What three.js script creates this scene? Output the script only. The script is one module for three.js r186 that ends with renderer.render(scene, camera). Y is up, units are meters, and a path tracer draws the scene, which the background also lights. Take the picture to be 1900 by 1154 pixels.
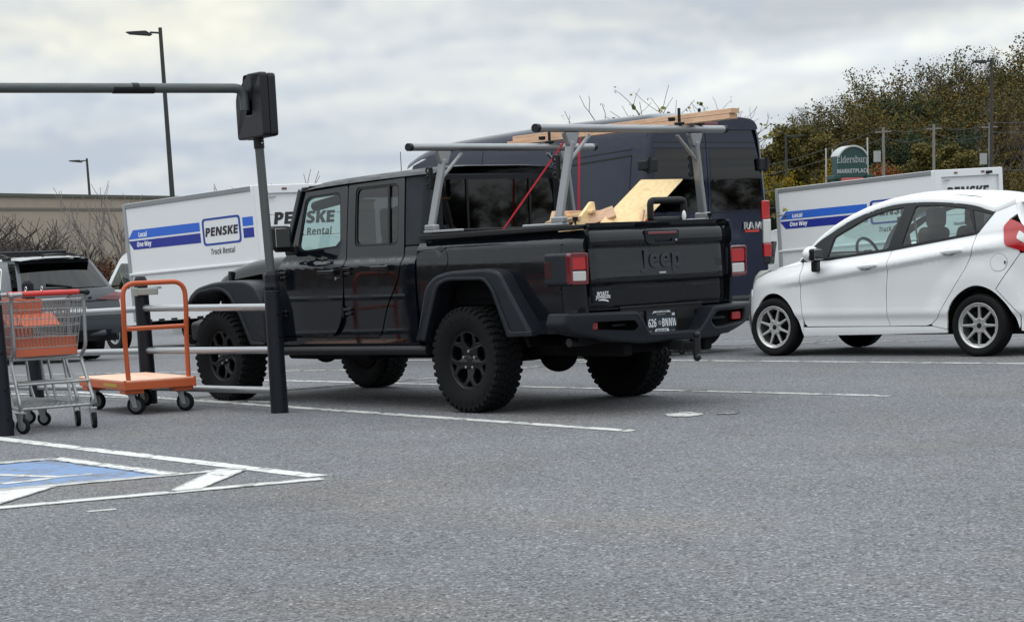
import * as THREE from 'three';
import { mergeGeometries } from 'three/addons/utils/BufferGeometryUtils.js';
import { RoundedBoxGeometry } from 'three/addons/geometries/RoundedBoxGeometry.js';
import { FontLoader } from 'three/addons/loaders/FontLoader.js';
import { createNoise2D, createNoise3D } from 'simplex-noise';

// ---------------------------------------------------------------- camera
const scene = new THREE.Scene();
const FOCAL = 3800, CENTRE_Y = 1202, W = 1900, H = 1154;   // the picture is the upper part of a taller frame
const camera = new THREE.PerspectiveCamera(2 * Math.atan(CENTRE_Y / FOCAL) * 180 / Math.PI, W / (2 * CENTRE_Y), 0.5, 3000);
{
  const pitch = 0.19032, roll = 0.04403;
  const right0 = new THREE.Vector3(1, 0, 0), fwd = new THREE.Vector3(0, -Math.sin(pitch), -Math.cos(pitch));
  const down0 = new THREE.Vector3(0, -Math.cos(pitch), Math.sin(pitch));
  const right = right0.clone().multiplyScalar(Math.cos(roll)).addScaledVector(down0, Math.sin(roll));
  const down = down0.clone().multiplyScalar(Math.cos(roll)).addScaledVector(right0, -Math.sin(roll));
  camera.quaternion.setFromRotationMatrix(new THREE.Matrix4().makeBasis(right, down.negate(), fwd.clone().negate()));
  camera.position.set(0, 1.198, 0);
  camera.setViewOffset(W, 2 * CENTRE_Y, 0, 0, W, H);
  camera.updateProjectionMatrix();
}

// ---------------------------------------------------------------- random numbers
function rng(seed) { let a = seed >>> 0; return () => { a = (a + 0x6d2b79f5) | 0; let t = Math.imul(a ^ (a >>> 15), 1 | a); t = (t + Math.imul(t ^ (t >>> 7), 61 | t)) ^ t; return ((t ^ (t >>> 14)) >>> 0) / 4294967296; }; }
const lerp = (a, b, t) => a + (b - a) * t, clamp = (x, a = 0, b = 1) => Math.min(b, Math.max(a, x));
const smooth = (a, b, x) => { const t = clamp((x - a) / (b - a)); return t * t * (3 - 2 * t); };
const n3 = createNoise3D(rng(7)), n2 = createNoise2D(rng(11));

// ---------------------------------------------------------------- sky: overcast, brighter overhead as an overcast sky is
{
  const w = 2048, h = 1024, d = new Float32Array(w * h * 4), D = Math.PI / 180;
  const blobs = [ // azimuth, elevation, widths, brightness, warmth (degrees): cloud masses seen in the picture
    [-6.2, 6.7, 2.6, 0.9, 0.05, 1.1], [-9.5, 5.9, 1.8, 0.5, 0.05, 0.9], [-12.5, 6.4, 2.2, 0.6, 0.02, 0.9], [-1.0, 5.2, 3.0, 0.8, 0.02, 0.3], [3.0, 4.3, 3.0, 0.5, 0.07, 0.2],
    [8.5, 6.1, 3.4, 0.8, -0.17, -0.5], [13.0, 6.6, 3.0, 0.8, -0.12, -0.4], [3.5, 6.8, 2.6, 0.6, -0.06, -0.2], [11.3, 4.9, 3.0, 0.35, 0.13, 0.3], [7.0, 4.15, 3.0, 0.4, 0.14, 0.4],
    [-10.5, 3.3, 3.2, 0.5, -0.13, -0.9], [-13.0, 2.7, 3.0, 0.45, -0.14, -1.0], [-4.0, 3.1, 2.6, 0.45, -0.09, -0.7], [-9.0, 4.6, 2.0, 0.35, -0.05, -0.3], [-7.5, 3.9, 1.0, 0.25, 0.10, 0.4], [7.6, 3.0, 1.6, 0.4, -0.12, -0.8], [9.0, 3.5, 2.0, 0.3, 0.06, 0.2],
  ];
  const fbm = (x, y, z) => { let s = 0, a = 0.5; for (let i = 0; i < 5; i++) { s += a * n3(x, y, z); x *= 2.07; y *= 2.07; z *= 2.07; a *= 0.52; } return s; };
  for (let j = 0; j < h; j++) {
    const el = (j + 0.5) / h * 180 - 90;
    for (let i = 0; i < w; i++) {
      const o = (j * w + i) * 4;
      if (el < -1.5) { d[o] = 0.10; d[o + 1] = 0.105; d[o + 2] = 0.115; d[o + 3] = 1; continue; }
      const phi = ((i + 0.5) / w - 0.5) * 2 * Math.PI, dx = Math.cos(phi), dz = Math.sin(phi);
      let az = Math.atan2(dx, -dz) / D;
      const k = 5.5, e = Math.log(Math.max(0, el) + 2.2) * 9;       // cloud layers crowd together toward the horizon
      const wx = fbm(dx * k * 0.7, e * 0.22, dz * k * 0.7), wy = fbm(dx * k * 0.7 + 9, e * 0.22 + 4, dz * k * 0.7);
      const a = fbm(dx * k + wx * 1.1, e * 0.5 + wy * 1.0, dz * k), b = fbm(dx * k * 3.4 + wx * 2, e * 1.5 + wy * 1.7, dz * k * 3.4 + 5);
      let v = 0.11 * a + 0.155 * b, warm = 0.6 * a + 0.65 * b - 0.10;
      const wob = az + wx * 2.4, wel = el + wy * 0.5 - 0.12 * (az - 2);  // streaks rise a little to the right, see below
      for (const [ba, be, sa, se, br, bw] of blobs) {
        const q = ((wob - ba) / sa) ** 2 + ((wel + 0.12 * (ba - 2) - be) / se) ** 2;
        if (q < 9) { const g = Math.exp(-0.5 * q); v += br * g; warm += bw * g * 0.5; }
      }
      const cie = (1 + 2 * Math.sin(Math.max(0, el) * D)) / 1.14;
      const L = 0.775 * cie * (1 + 1.15 * v - 0.10 * smooth(4.5, 7.5, el) * smooth(12, 8, el));
      warm = clamp(warm, -0.9, 0.8);
      d[o] = L * (0.945 + 0.10 * warm); d[o + 1] = L * (1.0 + 0.03 * warm); d[o + 2] = L * (1.02 - 0.13 * warm); d[o + 3] = 1;
    }
  }
  const t = new THREE.DataTexture(d, w, h, THREE.RGBAFormat, THREE.FloatType);
  t.mapping = THREE.EquirectangularReflectionMapping; t.magFilter = THREE.LinearFilter; t.wrapS = THREE.RepeatWrapping; t.needsUpdate = true;
  scene.background = t; scene.environment = t;
}
const sun = new THREE.DirectionalLight(new THREE.Color(1, 0.97, 0.92), 0.7);
sun.position.set(-14, 40, -22); sun.target.position.set(0, 0, -18); sun.castShadow = true; sun.shadow.radius = 45;
sun.shadow.mapSize.set(2048, 2048);
Object.assign(sun.shadow.camera, { left: -30, right: 30, top: 30, bottom: -30, near: 1, far: 120 });
scene.add(sun, sun.target);
const renderer = new THREE.WebGLRenderer({ antialias: true });
renderer.toneMapping = THREE.LinearToneMapping; renderer.toneMappingExposure = 1; renderer.shadowMap.enabled = true;

// ---------------------------------------------------------------- helpers
const V = (x, y, z) => new THREE.Vector3(x, y, z);
const font = await new FontLoader().loadAsync('fonts/droid/droid_sans_bold.typeface.json');
const fontSerif = await new FontLoader().loadAsync('fonts/droid/droid_serif_regular.typeface.json');
const taken = {};
const numbered = (n) => { const k = taken[n] = (taken[n] ?? -1) + 1; return k ? `${n}_${String(k).padStart(3, '0')}` : n; };
function tag(o, label, category, group, kind) { if (label) o.userData.label = label; if (category) o.userData.category = category; if (group) o.userData.group = group; if (kind) o.userData.kind = kind; return o; }
function thing(name, label, category, group) { const o = new THREE.Group(); o.name = numbered(name); scene.add(o); return tag(o, label, category, group); }
function part(name, parent) { const o = new THREE.Group(); o.name = name; parent.add(o); return o; }
function fin(list) {
  list = (Array.isArray(list) ? list.flat(9) : [list]).map((g) => {
    g = g.index ? g.toNonIndexed() : g;
    for (const k of Object.keys(g.attributes)) if (!['position', 'normal', 'uv'].includes(k)) g.deleteAttribute(k);
    if (!g.attributes.normal) g.computeVertexNormals();
    if (!g.attributes.uv) g.setAttribute('uv', new THREE.BufferAttribute(new Float32Array(g.attributes.position.count * 2), 2));
    g.morphAttributes = {};
    return g;
  });
  return list.length === 1 ? list[0] : mergeGeometries(list);
}
function mesh(name, geo, mat, parent) {
  const m = new THREE.Mesh(fin(geo), mat); m.name = parent ? name : numbered(name); m.castShadow = m.receiveShadow = true; (parent ?? scene).add(m); return m;
}
function struct(name, geo, mat) { const m = mesh(name, geo, mat); m.userData.kind = 'structure'; return m; }
// round the corners of an outline: points are [x, y, radius]
function fil(pts, r0 = 0, n = 4) {
  const out = [];
  for (let i = 0; i < pts.length; i++) {
    const p = pts[i], a = pts[(i + pts.length - 1) % pts.length], b = pts[(i + 1) % pts.length], r = p[2] ?? r0;
    if (!r) { out.push([p[0], p[1]]); continue; }
    const la = Math.hypot(a[0] - p[0], a[1] - p[1]), lb = Math.hypot(b[0] - p[0], b[1] - p[1]), k = Math.min(r, la * 0.49, lb * 0.49);
    const s = [p[0] + (a[0] - p[0]) / la * k, p[1] + (a[1] - p[1]) / la * k], e = [p[0] + (b[0] - p[0]) / lb * k, p[1] + (b[1] - p[1]) / lb * k];
    for (let j = 0; j <= n; j++) { const t = j / n, u = 1 - t; out.push([u * u * s[0] + 2 * u * t * p[0] + t * t * e[0], u * u * s[1] + 2 * u * t * p[1] + t * t * e[1]]); }
  }
  return out;
}
// a curved sheet: a flat outline (u, v) with holes, cut fine and bent by map(u, v) -> point
function skin(poly, holes, map, { max = 0.12, th = 0.015, flip = false } = {}) {
  const dense = (p) => { const o = []; for (let i = 0; i < p.length; i++) { const a = p[i], b = p[(i + 1) % p.length], n = Math.max(1, Math.ceil(Math.hypot(b[0] - a[0], b[1] - a[1]) / max)); for (let k = 0; k < n; k++) o.push(new THREE.Vector2(lerp(a[0], b[0], k / n), lerp(a[1], b[1], k / n))); } return o; };
  const C = dense(poly), Hs = holes.map(dense);
  if (THREE.ShapeUtils.isClockWise(C)) C.reverse();
  for (const q of Hs) if (!THREE.ShapeUtils.isClockWise(q)) q.reverse();
  const all = [...C, ...Hs.flat()], tris = [];
  const split = (a, b, c, d) => {
    const ab = a.distanceTo(b), bc = b.distanceTo(c), ca = c.distanceTo(a), m = Math.max(ab, bc, ca);
    if (m <= max * 1.001 || d > 14) { tris.push(a, b, c); return; }
    if (m === ab) { const p = a.clone().add(b).multiplyScalar(0.5); split(a, p, c, d + 1); split(p, b, c, d + 1); }
    else if (m === bc) { const p = b.clone().add(c).multiplyScalar(0.5); split(a, b, p, d + 1); split(a, p, c, d + 1); }
    else { const p = c.clone().add(a).multiplyScalar(0.5); split(a, b, p, d + 1); split(p, b, c, d + 1); }
  };
  for (const [a, b, c] of THREE.ShapeUtils.triangulateShape(C, Hs)) split(all[a], all[b], all[c], 0);
  const e = 0.004, sg = flip ? -1 : 1;
  const N = (u, v) => map(u + e, v).sub(map(u - e, v)).cross(map(u, v + e).sub(map(u, v - e))).normalize().multiplyScalar(sg);
  const pos = [], nor = [], uv = [], put = (p, n, u, v) => { pos.push(p.x, p.y, p.z); nor.push(n.x, n.y, n.z); uv.push(u, v); };
  for (let i = 0; i < tris.length; i += 3) for (const k of flip ? [0, 2, 1] : [0, 1, 2]) { const q = tris[i + k]; put(map(q.x, q.y), N(q.x, q.y), q.x, q.y); }
  if (th) for (const L of [C, ...Hs]) for (let i = 0; i < L.length; i++) {
    const a = L[i], b = L[(i + 1) % L.length], A = map(a.x, a.y), B = map(b.x, b.y), Na = N(a.x, a.y), Nb = N(b.x, b.y);
    const A2 = A.clone().addScaledVector(Na, -th), B2 = B.clone().addScaledVector(Nb, -th);
    const side = B.clone().sub(A).cross(Na).normalize().multiplyScalar(sg);
    const q = flip ? [[A, side], [B2, side], [B, side], [A, side], [A2, side], [B2, side]] : [[A, side], [B, side], [B2, side], [A, side], [B2, side], [A2, side]];
    // face the wall outward
    const f = q[1][0].clone().sub(q[0][0]).cross(q[2][0].clone().sub(q[0][0]));
    const ord = f.dot(side) < 0 ? [0, 2, 1, 3, 5, 4] : [0, 1, 2, 3, 4, 5];
    for (const k of ord) put(q[k][0], q[k][1], a.x, a.y);
  }
  const g = new THREE.BufferGeometry();
  g.setAttribute('position', new THREE.Float32BufferAttribute(pos, 3)); g.setAttribute('normal', new THREE.Float32BufferAttribute(nor, 3)); g.setAttribute('uv', new THREE.Float32BufferAttribute(uv, 2));
  return g;
}
// a surface through rows of points
function loft(rows, flip = false) {
  const n = rows[0].length, pos = [], uv = [], idx = [];
  rows.forEach((r, i) => r.forEach((p, j) => { pos.push(p.x, p.y, p.z); uv.push(i / (rows.length - 1), j / (n - 1)); }));
  for (let i = 0; i + 1 < rows.length; i++) for (let j = 0; j + 1 < n; j++) { const a = i * n + j, b = a + 1, c = a + n, d = c + 1; flip ? idx.push(a, b, c, b, d, c) : idx.push(a, c, b, b, c, d); }
  const g = new THREE.BufferGeometry(); g.setAttribute('position', new THREE.Float32BufferAttribute(pos, 3)); g.setAttribute('uv', new THREE.Float32BufferAttribute(uv, 2)); g.setIndex(idx); g.computeVertexNormals(); return g;
}
const box = (x, y, z, w, h, d, r = 0.01) => { const g = r > 0 ? new RoundedBoxGeometry(w, h, d, 2, Math.min(r, w * 0.49, h * 0.49, d * 0.49)) : new THREE.BoxGeometry(w, h, d); return g.translate(x, y, z); };
function bar(a, b, w, h = w, r = 0) { // a squared bar from a to b
  const d = b.clone().sub(a), g = r ? new RoundedBoxGeometry(w, d.length(), h, 2, r) : new THREE.BoxGeometry(w, d.length(), h);
  return g.applyQuaternion(new THREE.Quaternion().setFromUnitVectors(V(0, 1, 0), d.clone().normalize())).translate((a.x + b.x) / 2, (a.y + b.y) / 2, (a.z + b.z) / 2);
}
function rod(a, b, r, r2 = r, n = 10, open = false) {
  const d = b.clone().sub(a), g = new THREE.CylinderGeometry(r2, r, d.length(), n, 1, open);
  return g.applyQuaternion(new THREE.Quaternion().setFromUnitVectors(V(0, 1, 0), d.clone().normalize())).translate((a.x + b.x) / 2, (a.y + b.y) / 2, (a.z + b.z) / 2);
}
// a bent pipe through points, its corners rounded by rad
function pipe(pts, r, rad = 0.05, n = 10, closed = false) {
  const path = new THREE.CurvePath(), m = pts.length;
  let prev = null, first = null;
  for (let i = 0; i < m; i++) {
    const p = pts[i];
    if (!closed && (i === 0 || i === m - 1)) { if (prev) path.add(new THREE.LineCurve3(prev, p)); prev = p; continue; }
    const a = pts[(i + m - 1) % m], b = pts[(i + 1) % m], k = Math.min(rad, a.distanceTo(p) * 0.49, b.distanceTo(p) * 0.49);
    const s = p.clone().lerp(a, k / p.distanceTo(a)), e = p.clone().lerp(b, k / p.distanceTo(b));
    if (prev) path.add(new THREE.LineCurve3(prev, s)); else first = s;
    path.add(new THREE.QuadraticBezierCurve3(s, p, e)); prev = e;
  }
  if (closed) path.add(new THREE.LineCurve3(prev, first));
  const g = [], list = [];
  for (const c of path.curves) { const k = c.isLineCurve3 ? 1 : 6; for (let i = list.length ? 1 : 0; i <= k; i++) list.push(c.getPoint(i / k)); }
  for (let i = 0; i + 1 < list.length; i++) { const a = list[i], b = list[i + 1]; if (a.distanceTo(b) > 1e-5) g.push(rod(a, b, r, r, n, !(i === 0 || i === list.length - 2))); }
  // smooth elbows
  for (let i = 1; i + 1 < list.length; i++) g.push(new THREE.SphereGeometry(r * 0.999, n, 6).translate(list[i].x, list[i].y, list[i].z));
  return g;
}
function ext(poly, holes, depth, bevel = 0.006, seg = 2) { // an outline (x, y) thickened along +z
  const s = new THREE.Shape(poly.map((p) => new THREE.Vector2(p[0], p[1])));
  for (const q of holes ?? []) s.holes.push(new THREE.Path(q.map((p) => new THREE.Vector2(p[0], p[1]))));
  return new THREE.ExtrudeGeometry(s, { depth: depth - 2 * bevel, bevelEnabled: bevel > 0, bevelThickness: bevel, bevelSize: bevel, bevelOffset: -bevel, bevelSegments: seg, curveSegments: 10 }).translate(0, 0, bevel);
}
const lathe = (pts, n = 40) => new THREE.LatheGeometry(pts.map((p) => new THREE.Vector2(p[0], p[1])), n);
function words(str, size, { shear = 0, f = font, depth = 0, wide = 1, centre = true, bold = 0 } = {}) { // lettering in the x-y plane
  const sh = f.generateShapes(str, size), g = bold ? new THREE.ExtrudeGeometry(sh, { depth: 0.0006, bevelEnabled: true, bevelThickness: 0.0004, bevelSize: size * bold, bevelSegments: 1, curveSegments: 4 }) : depth ? new THREE.ExtrudeGeometry(sh, { depth, bevelEnabled: true, bevelThickness: depth * 0.3, bevelSize: size * 0.02, bevelSegments: 1, curveSegments: 5 }) : new THREE.ShapeGeometry(sh, 5);
  g.computeBoundingBox(); const b = g.boundingBox;
  g.translate(centre ? -(b.min.x + b.max.x) / 2 : -b.min.x, centre ? -(b.min.y + b.max.y) / 2 : 0, 0);
  g.applyMatrix4(new THREE.Matrix4().set(wide, shear, 0, 0, 0, 1, 0, 0, 0, 0, 1, 0, 0, 0, 0, 1));
  return g;
}
// vehicles are built with x forward, y up, z to the vehicle's right; Y below counts to the vehicle's left
const onSide = (g, X, Z, Y) => g.applyMatrix4(new THREE.Matrix4().makeBasis(V(-1, 0, 0), V(0, 1, 0), V(0, 0, -1)).setPosition(X, Z, -Y));
const onRear = (g, X, Y, Z) => g.applyMatrix4(new THREE.Matrix4().makeBasis(V(0, 0, 1), V(0, 1, 0), V(-1, 0, 0)).setPosition(X, Z, -Y));
const mirrorZ = (g) => { g = fin(Array.isArray(g) ? g.map((x) => x.clone()) : g.clone()).clone(); g.scale(1, 1, -1); const p = g.attributes; for (const k of ['position', 'normal', 'uv']) { const a = p[k]; if (!a) continue; const s = a.itemSize, r = a.array; for (let i = 0; i < a.count; i += 3) for (let c = 0; c < s; c++) { const t = r[(i + 1) * s + c]; r[(i + 1) * s + c] = r[(i + 2) * s + c]; r[(i + 2) * s + c] = t; } } const nn = p.normal.array; return g; };
const sideSkin = (poly, holes, Y, s, o = {}) => skin(poly, holes, (X, Z) => V(X, Z, -s * Y(X, Z)), { flip: s > 0, ...o });
// band of an outline in (X, Z) thickened from Y = y0 to y1 on side s
const sideExt = (poly, holes, y0, y1, s, bevel = 0.006) => { const g = ext(poly, holes, y1 - y0, bevel); return s > 0 ? g.translate(0, 0, -y1) : g.translate(0, 0, y0); };
const rearExt = (poly, holes, x0, x1, bevel = 0.006) => ext(poly.map(([y, z]) => [-y, z]), (holes ?? []).map((q) => q.map(([y, z]) => [-y, z])), x1 - x0, bevel).applyMatrix4(new THREE.Matrix4().makeBasis(V(0, 0, 1), V(0, 1, 0), V(-1, 0, 0)).setPosition(x1, 0, 0));
function pose(o, x, z, yaw, y = 0, pit = 0, rol = 0) { o.position.set(x, y, -z); o.rotation.order = 'YZX'; o.rotation.set(rol, Math.PI / 2 + yaw, -pit); return o; }
const interp = (tab, x) => { if (x <= tab[0][0]) return tab[0][1]; for (let i = 1; i < tab.length; i++) if (x <= tab[i][0]) { const [a, b] = [tab[i - 1], tab[i]]; return lerp(a[1], b[1], (x - a[0]) / (b[0] - a[0])); } return tab[tab.length - 1][1]; };
// smooth interpolation through a table (sorted by x)
const spline = (tab) => (x) => {
  const n = tab.length; let i = 0; if (x <= tab[0][0]) return tab[0][1] + (x - tab[0][0]) * (tab[1][1] - tab[0][1]) / (tab[1][0] - tab[0][0]); if (x >= tab[n - 1][0]) return tab[n - 1][1] + (x - tab[n - 1][0]) * (tab[n - 1][1] - tab[n - 2][1]) / (tab[n - 1][0] - tab[n - 2][0]);
  while (x > tab[i + 1][0]) i++;
  const m = (k) => k === 0 ? (tab[1][1] - tab[0][1]) / (tab[1][0] - tab[0][0]) : k === n - 1 ? (tab[n - 1][1] - tab[n - 2][1]) / (tab[n - 1][0] - tab[n - 2][0]) : (tab[k + 1][1] - tab[k - 1][1]) / (tab[k + 1][0] - tab[k - 1][0]);
  const hh = tab[i + 1][0] - tab[i][0], t = (x - tab[i][0]) / hh, t2 = t * t, t3 = t2 * t;
  return (2 * t3 - 3 * t2 + 1) * tab[i][1] + (t3 - 2 * t2 + t) * hh * m(i) + (-2 * t3 + 3 * t2) * tab[i + 1][1] + (t3 - t2) * hh * m(i + 1);
};
const circle = (x, y, r, n = 24, a0 = 0) => Array.from({ length: n }, (_, i) => [x + r * Math.cos(a0 + i / n * 2 * Math.PI), y + r * Math.sin(a0 + i / n * 2 * Math.PI)]);

// ---------------------------------------------------------------- materials
const C = (r, g, b) => new THREE.Color().setRGB(r, g, b);
function noiseTex(size, f, srgb = false, rep = 1) {
  const d = new Uint8Array(size * size * 4);
  for (let j = 0; j < size; j++) for (let i = 0; i < size; i++) { const v = f(i, j), o = (j * size + i) * 4; d[o] = clamp(v[0] ?? v, 0, 1) * 255; d[o + 1] = clamp(v[1] ?? v, 0, 1) * 255; d[o + 2] = clamp(v[2] ?? v, 0, 1) * 255; d[o + 3] = 255; }
  const t = new THREE.DataTexture(d, size, size); t.wrapS = t.wrapT = THREE.RepeatWrapping; t.magFilter = THREE.LinearFilter; if (srgb) t.colorSpace = THREE.SRGBColorSpace; t.repeat.set(rep, rep); t.needsUpdate = true; return t;
}
const std = (c, roughness = 0.6, metalness = 0, o = {}) => new THREE.MeshStandardMaterial({ color: c, roughness, metalness, side: THREE.DoubleSide, ...o });
const phys = (c, o) => new THREE.MeshPhysicalMaterial({ color: c, side: THREE.DoubleSide, ...o });
// road grime and orange peel, shared
const grime = (() => { const r = rng(5), s = 256, g = new Float32Array(s * s).map(() => r()); const at = (x, y, p) => { const fx = x / p, fy = y / p, n = s / p, X = Math.floor(fx), Y = Math.floor(fy), u = fx - X, v = fy - Y, k = (a, b) => g[((b % n + n) % n) * s + ((a % n + n) % n)]; return lerp(lerp(k(X, Y), k(X + 1, Y), u), lerp(k(X, Y + 1), k(X + 1, Y + 1), u), v); }; return (x, y) => 0.4 * at(x, y, 32) + 0.3 * at(x, y, 8) + 0.2 * at(x, y, 2) + 0.1 * at(x, y, 1); })();
const roughGrime = (lo, hi, rep = 1) => noiseTex(256, (i, j) => { const v = lo + (hi - lo) * smooth(0.3, 0.75, grime(i, j)); return [v, v, v]; }, false, rep);
const M = {
  black: phys(C(0.0045, 0.0058, 0.0085), { roughness: 0.5, specularIntensity: 0, clearcoat: 1, clearcoatRoughness: 1, clearcoatRoughnessMap: roughGrime(0.03, 0.13, 0.7), metalness: 0.0 }),
  navy: phys(C(0.0042, 0.0085, 0.029), { roughness: 0.5, specularIntensity: 0, clearcoat: 1, clearcoatRoughness: 1, clearcoatRoughnessMap: roughGrime(0.03, 0.14, 0.5) }),
  white: phys(C(0.76, 0.765, 0.77), { roughness: 0.45, clearcoat: 0.9, clearcoatRoughness: 0.06 }),
  grey: phys(C(0.042, 0.050, 0.060), { roughness: 0.38, metalness: 0.2, specularIntensity: 0.5, clearcoat: 1, clearcoatRoughness: 0.05 }),
  truckWhite: std(C(0.75, 0.76, 0.77), 1, 0, { roughnessMap: roughGrime(0.3, 0.55, 0.6) }),
  truckGrey: std(C(0.30, 0.31, 0.32), 0.5),
  flare: phys(C(0.0085, 0.0110, 0.0160), { roughness: 1, specularIntensity: 0.55, roughnessMap: roughGrime(0.36, 0.55, 2), bumpMap: noiseTex(256, (i, j) => grime(i * 7, j * 7), false, 6), bumpScale: 0.0006 }),
  plastic: phys(C(0.008, 0.009, 0.011), { roughness: 0.5, specularIntensity: 0.6 }),
  trim: phys(C(0.008, 0.009, 0.010), { roughness: 0.3, specularIntensity: 0.5 }),
  dark: phys(C(0.006, 0.006, 0.007), { roughness: 0.9, specularIntensity: 0.3 }),
  rubber: phys(C(0.0075, 0.0078, 0.0088), { roughness: 0.85, specularIntensity: 0.35, bumpMap: noiseTex(256, (i, j) => grime(i * 3, j * 3), false, 6), bumpScale: 0.001 }),
  rubber2: phys(C(0.007, 0.007, 0.008), { roughness: 0.75, specularIntensity: 0.4 }),
  rimBlack: phys(C(0.007, 0.0075, 0.009), { roughness: 0.38, specularIntensity: 0.7 }),
  alloy: std(C(0.52, 0.52, 0.51), 0.34, 0.75),
  chrome: std(C(0.75, 0.75, 0.75), 0.12, 1),
  steel: std(C(0.42, 0.43, 0.44), 1, 0.85, { roughnessMap: roughGrime(0.3, 0.6, 3) }),
  alu: std(C(0.30, 0.31, 0.32), 1, 0.6, { roughnessMap: roughGrime(0.35, 0.6, 3) }),
  galv: std(C(0.36, 0.37, 0.375), 1, 0.6, { roughnessMap: roughGrime(0.3, 0.62, 4) }),
  pipe: std(C(0.085, 0.095, 0.095), 1, 0.3, { roughnessMap: roughGrime(0.4, 0.7, 4) }),
  fabric: std(C(0.030, 0.030, 0.032), 0.9),
  headrest: std(C(0.045, 0.045, 0.048), 0.9),
  glass: phys(C(0.70, 0.83, 0.81), { transmission: 1, thickness: 0, roughness: 0.02, ior: 1.5 }),
  privacy: phys(C(0.10, 0.105, 0.11), { transmission: 1, thickness: 0, roughness: 0.02, ior: 1.52 }),
  limo: phys(C(0.035, 0.037, 0.04), { transmission: 1, thickness: 0, roughness: 0.02, ior: 1.52 }),
  redLens: phys(C(0.42, 0.010, 0.014), { roughness: 0.12, clearcoat: 1, clearcoatRoughness: 0.03 }),
  redDark: phys(C(0.13, 0.006, 0.010), { roughness: 0.15, clearcoat: 1, clearcoatRoughness: 0.04 }),
  clearLens: phys(C(0.62, 0.62, 0.60), { roughness: 0.16, metalness: 0.3, clearcoat: 1, clearcoatRoughness: 0.03 }),
  lens: phys(C(0.66, 0.66, 0.63), { roughness: 0.3, metalness: 0.1, clearcoat: 1 }),
  mirror: std(C(0.7, 0.72, 0.74), 0.05, 1),
  orange: std(C(0.50, 0.096, 0.026), 1, 0, { roughnessMap: roughGrime(0.35, 0.65, 3) }),
  orangePlastic: std(C(0.48, 0.105, 0.045), 0.5),
  redPlastic: std(C(0.56, 0.035, 0.028), 0.42),
  strap: std(C(0.50, 0.018, 0.030), 0.7),
  print: std(C(0.012, 0.013, 0.016), 0.5),
  printWhite: std(C(0.80, 0.81, 0.83), 0.5),
  blueLight: std(C(0.018, 0.125, 0.60), 0.4), blueDark: std(C(0.008, 0.020, 0.27), 0.4), blueFrame: std(C(0.010, 0.045, 0.30), 0.4),
  signGreen: std(C(0.012, 0.050, 0.046), 0.5), signPale: std(C(0.42, 0.44, 0.44), 0.6), signRed: std(C(0.50, 0.12, 0.12), 0.6),
  pole: std(C(0.028, 0.030, 0.027), 0.6), wood: std(C(0.20, 0.185, 0.165), 0.9), cable: std(C(0.05, 0.05, 0.05), 0.8),
  yellow: std(C(0.55, 0.22, 0.012), 0.5),
};
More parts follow.
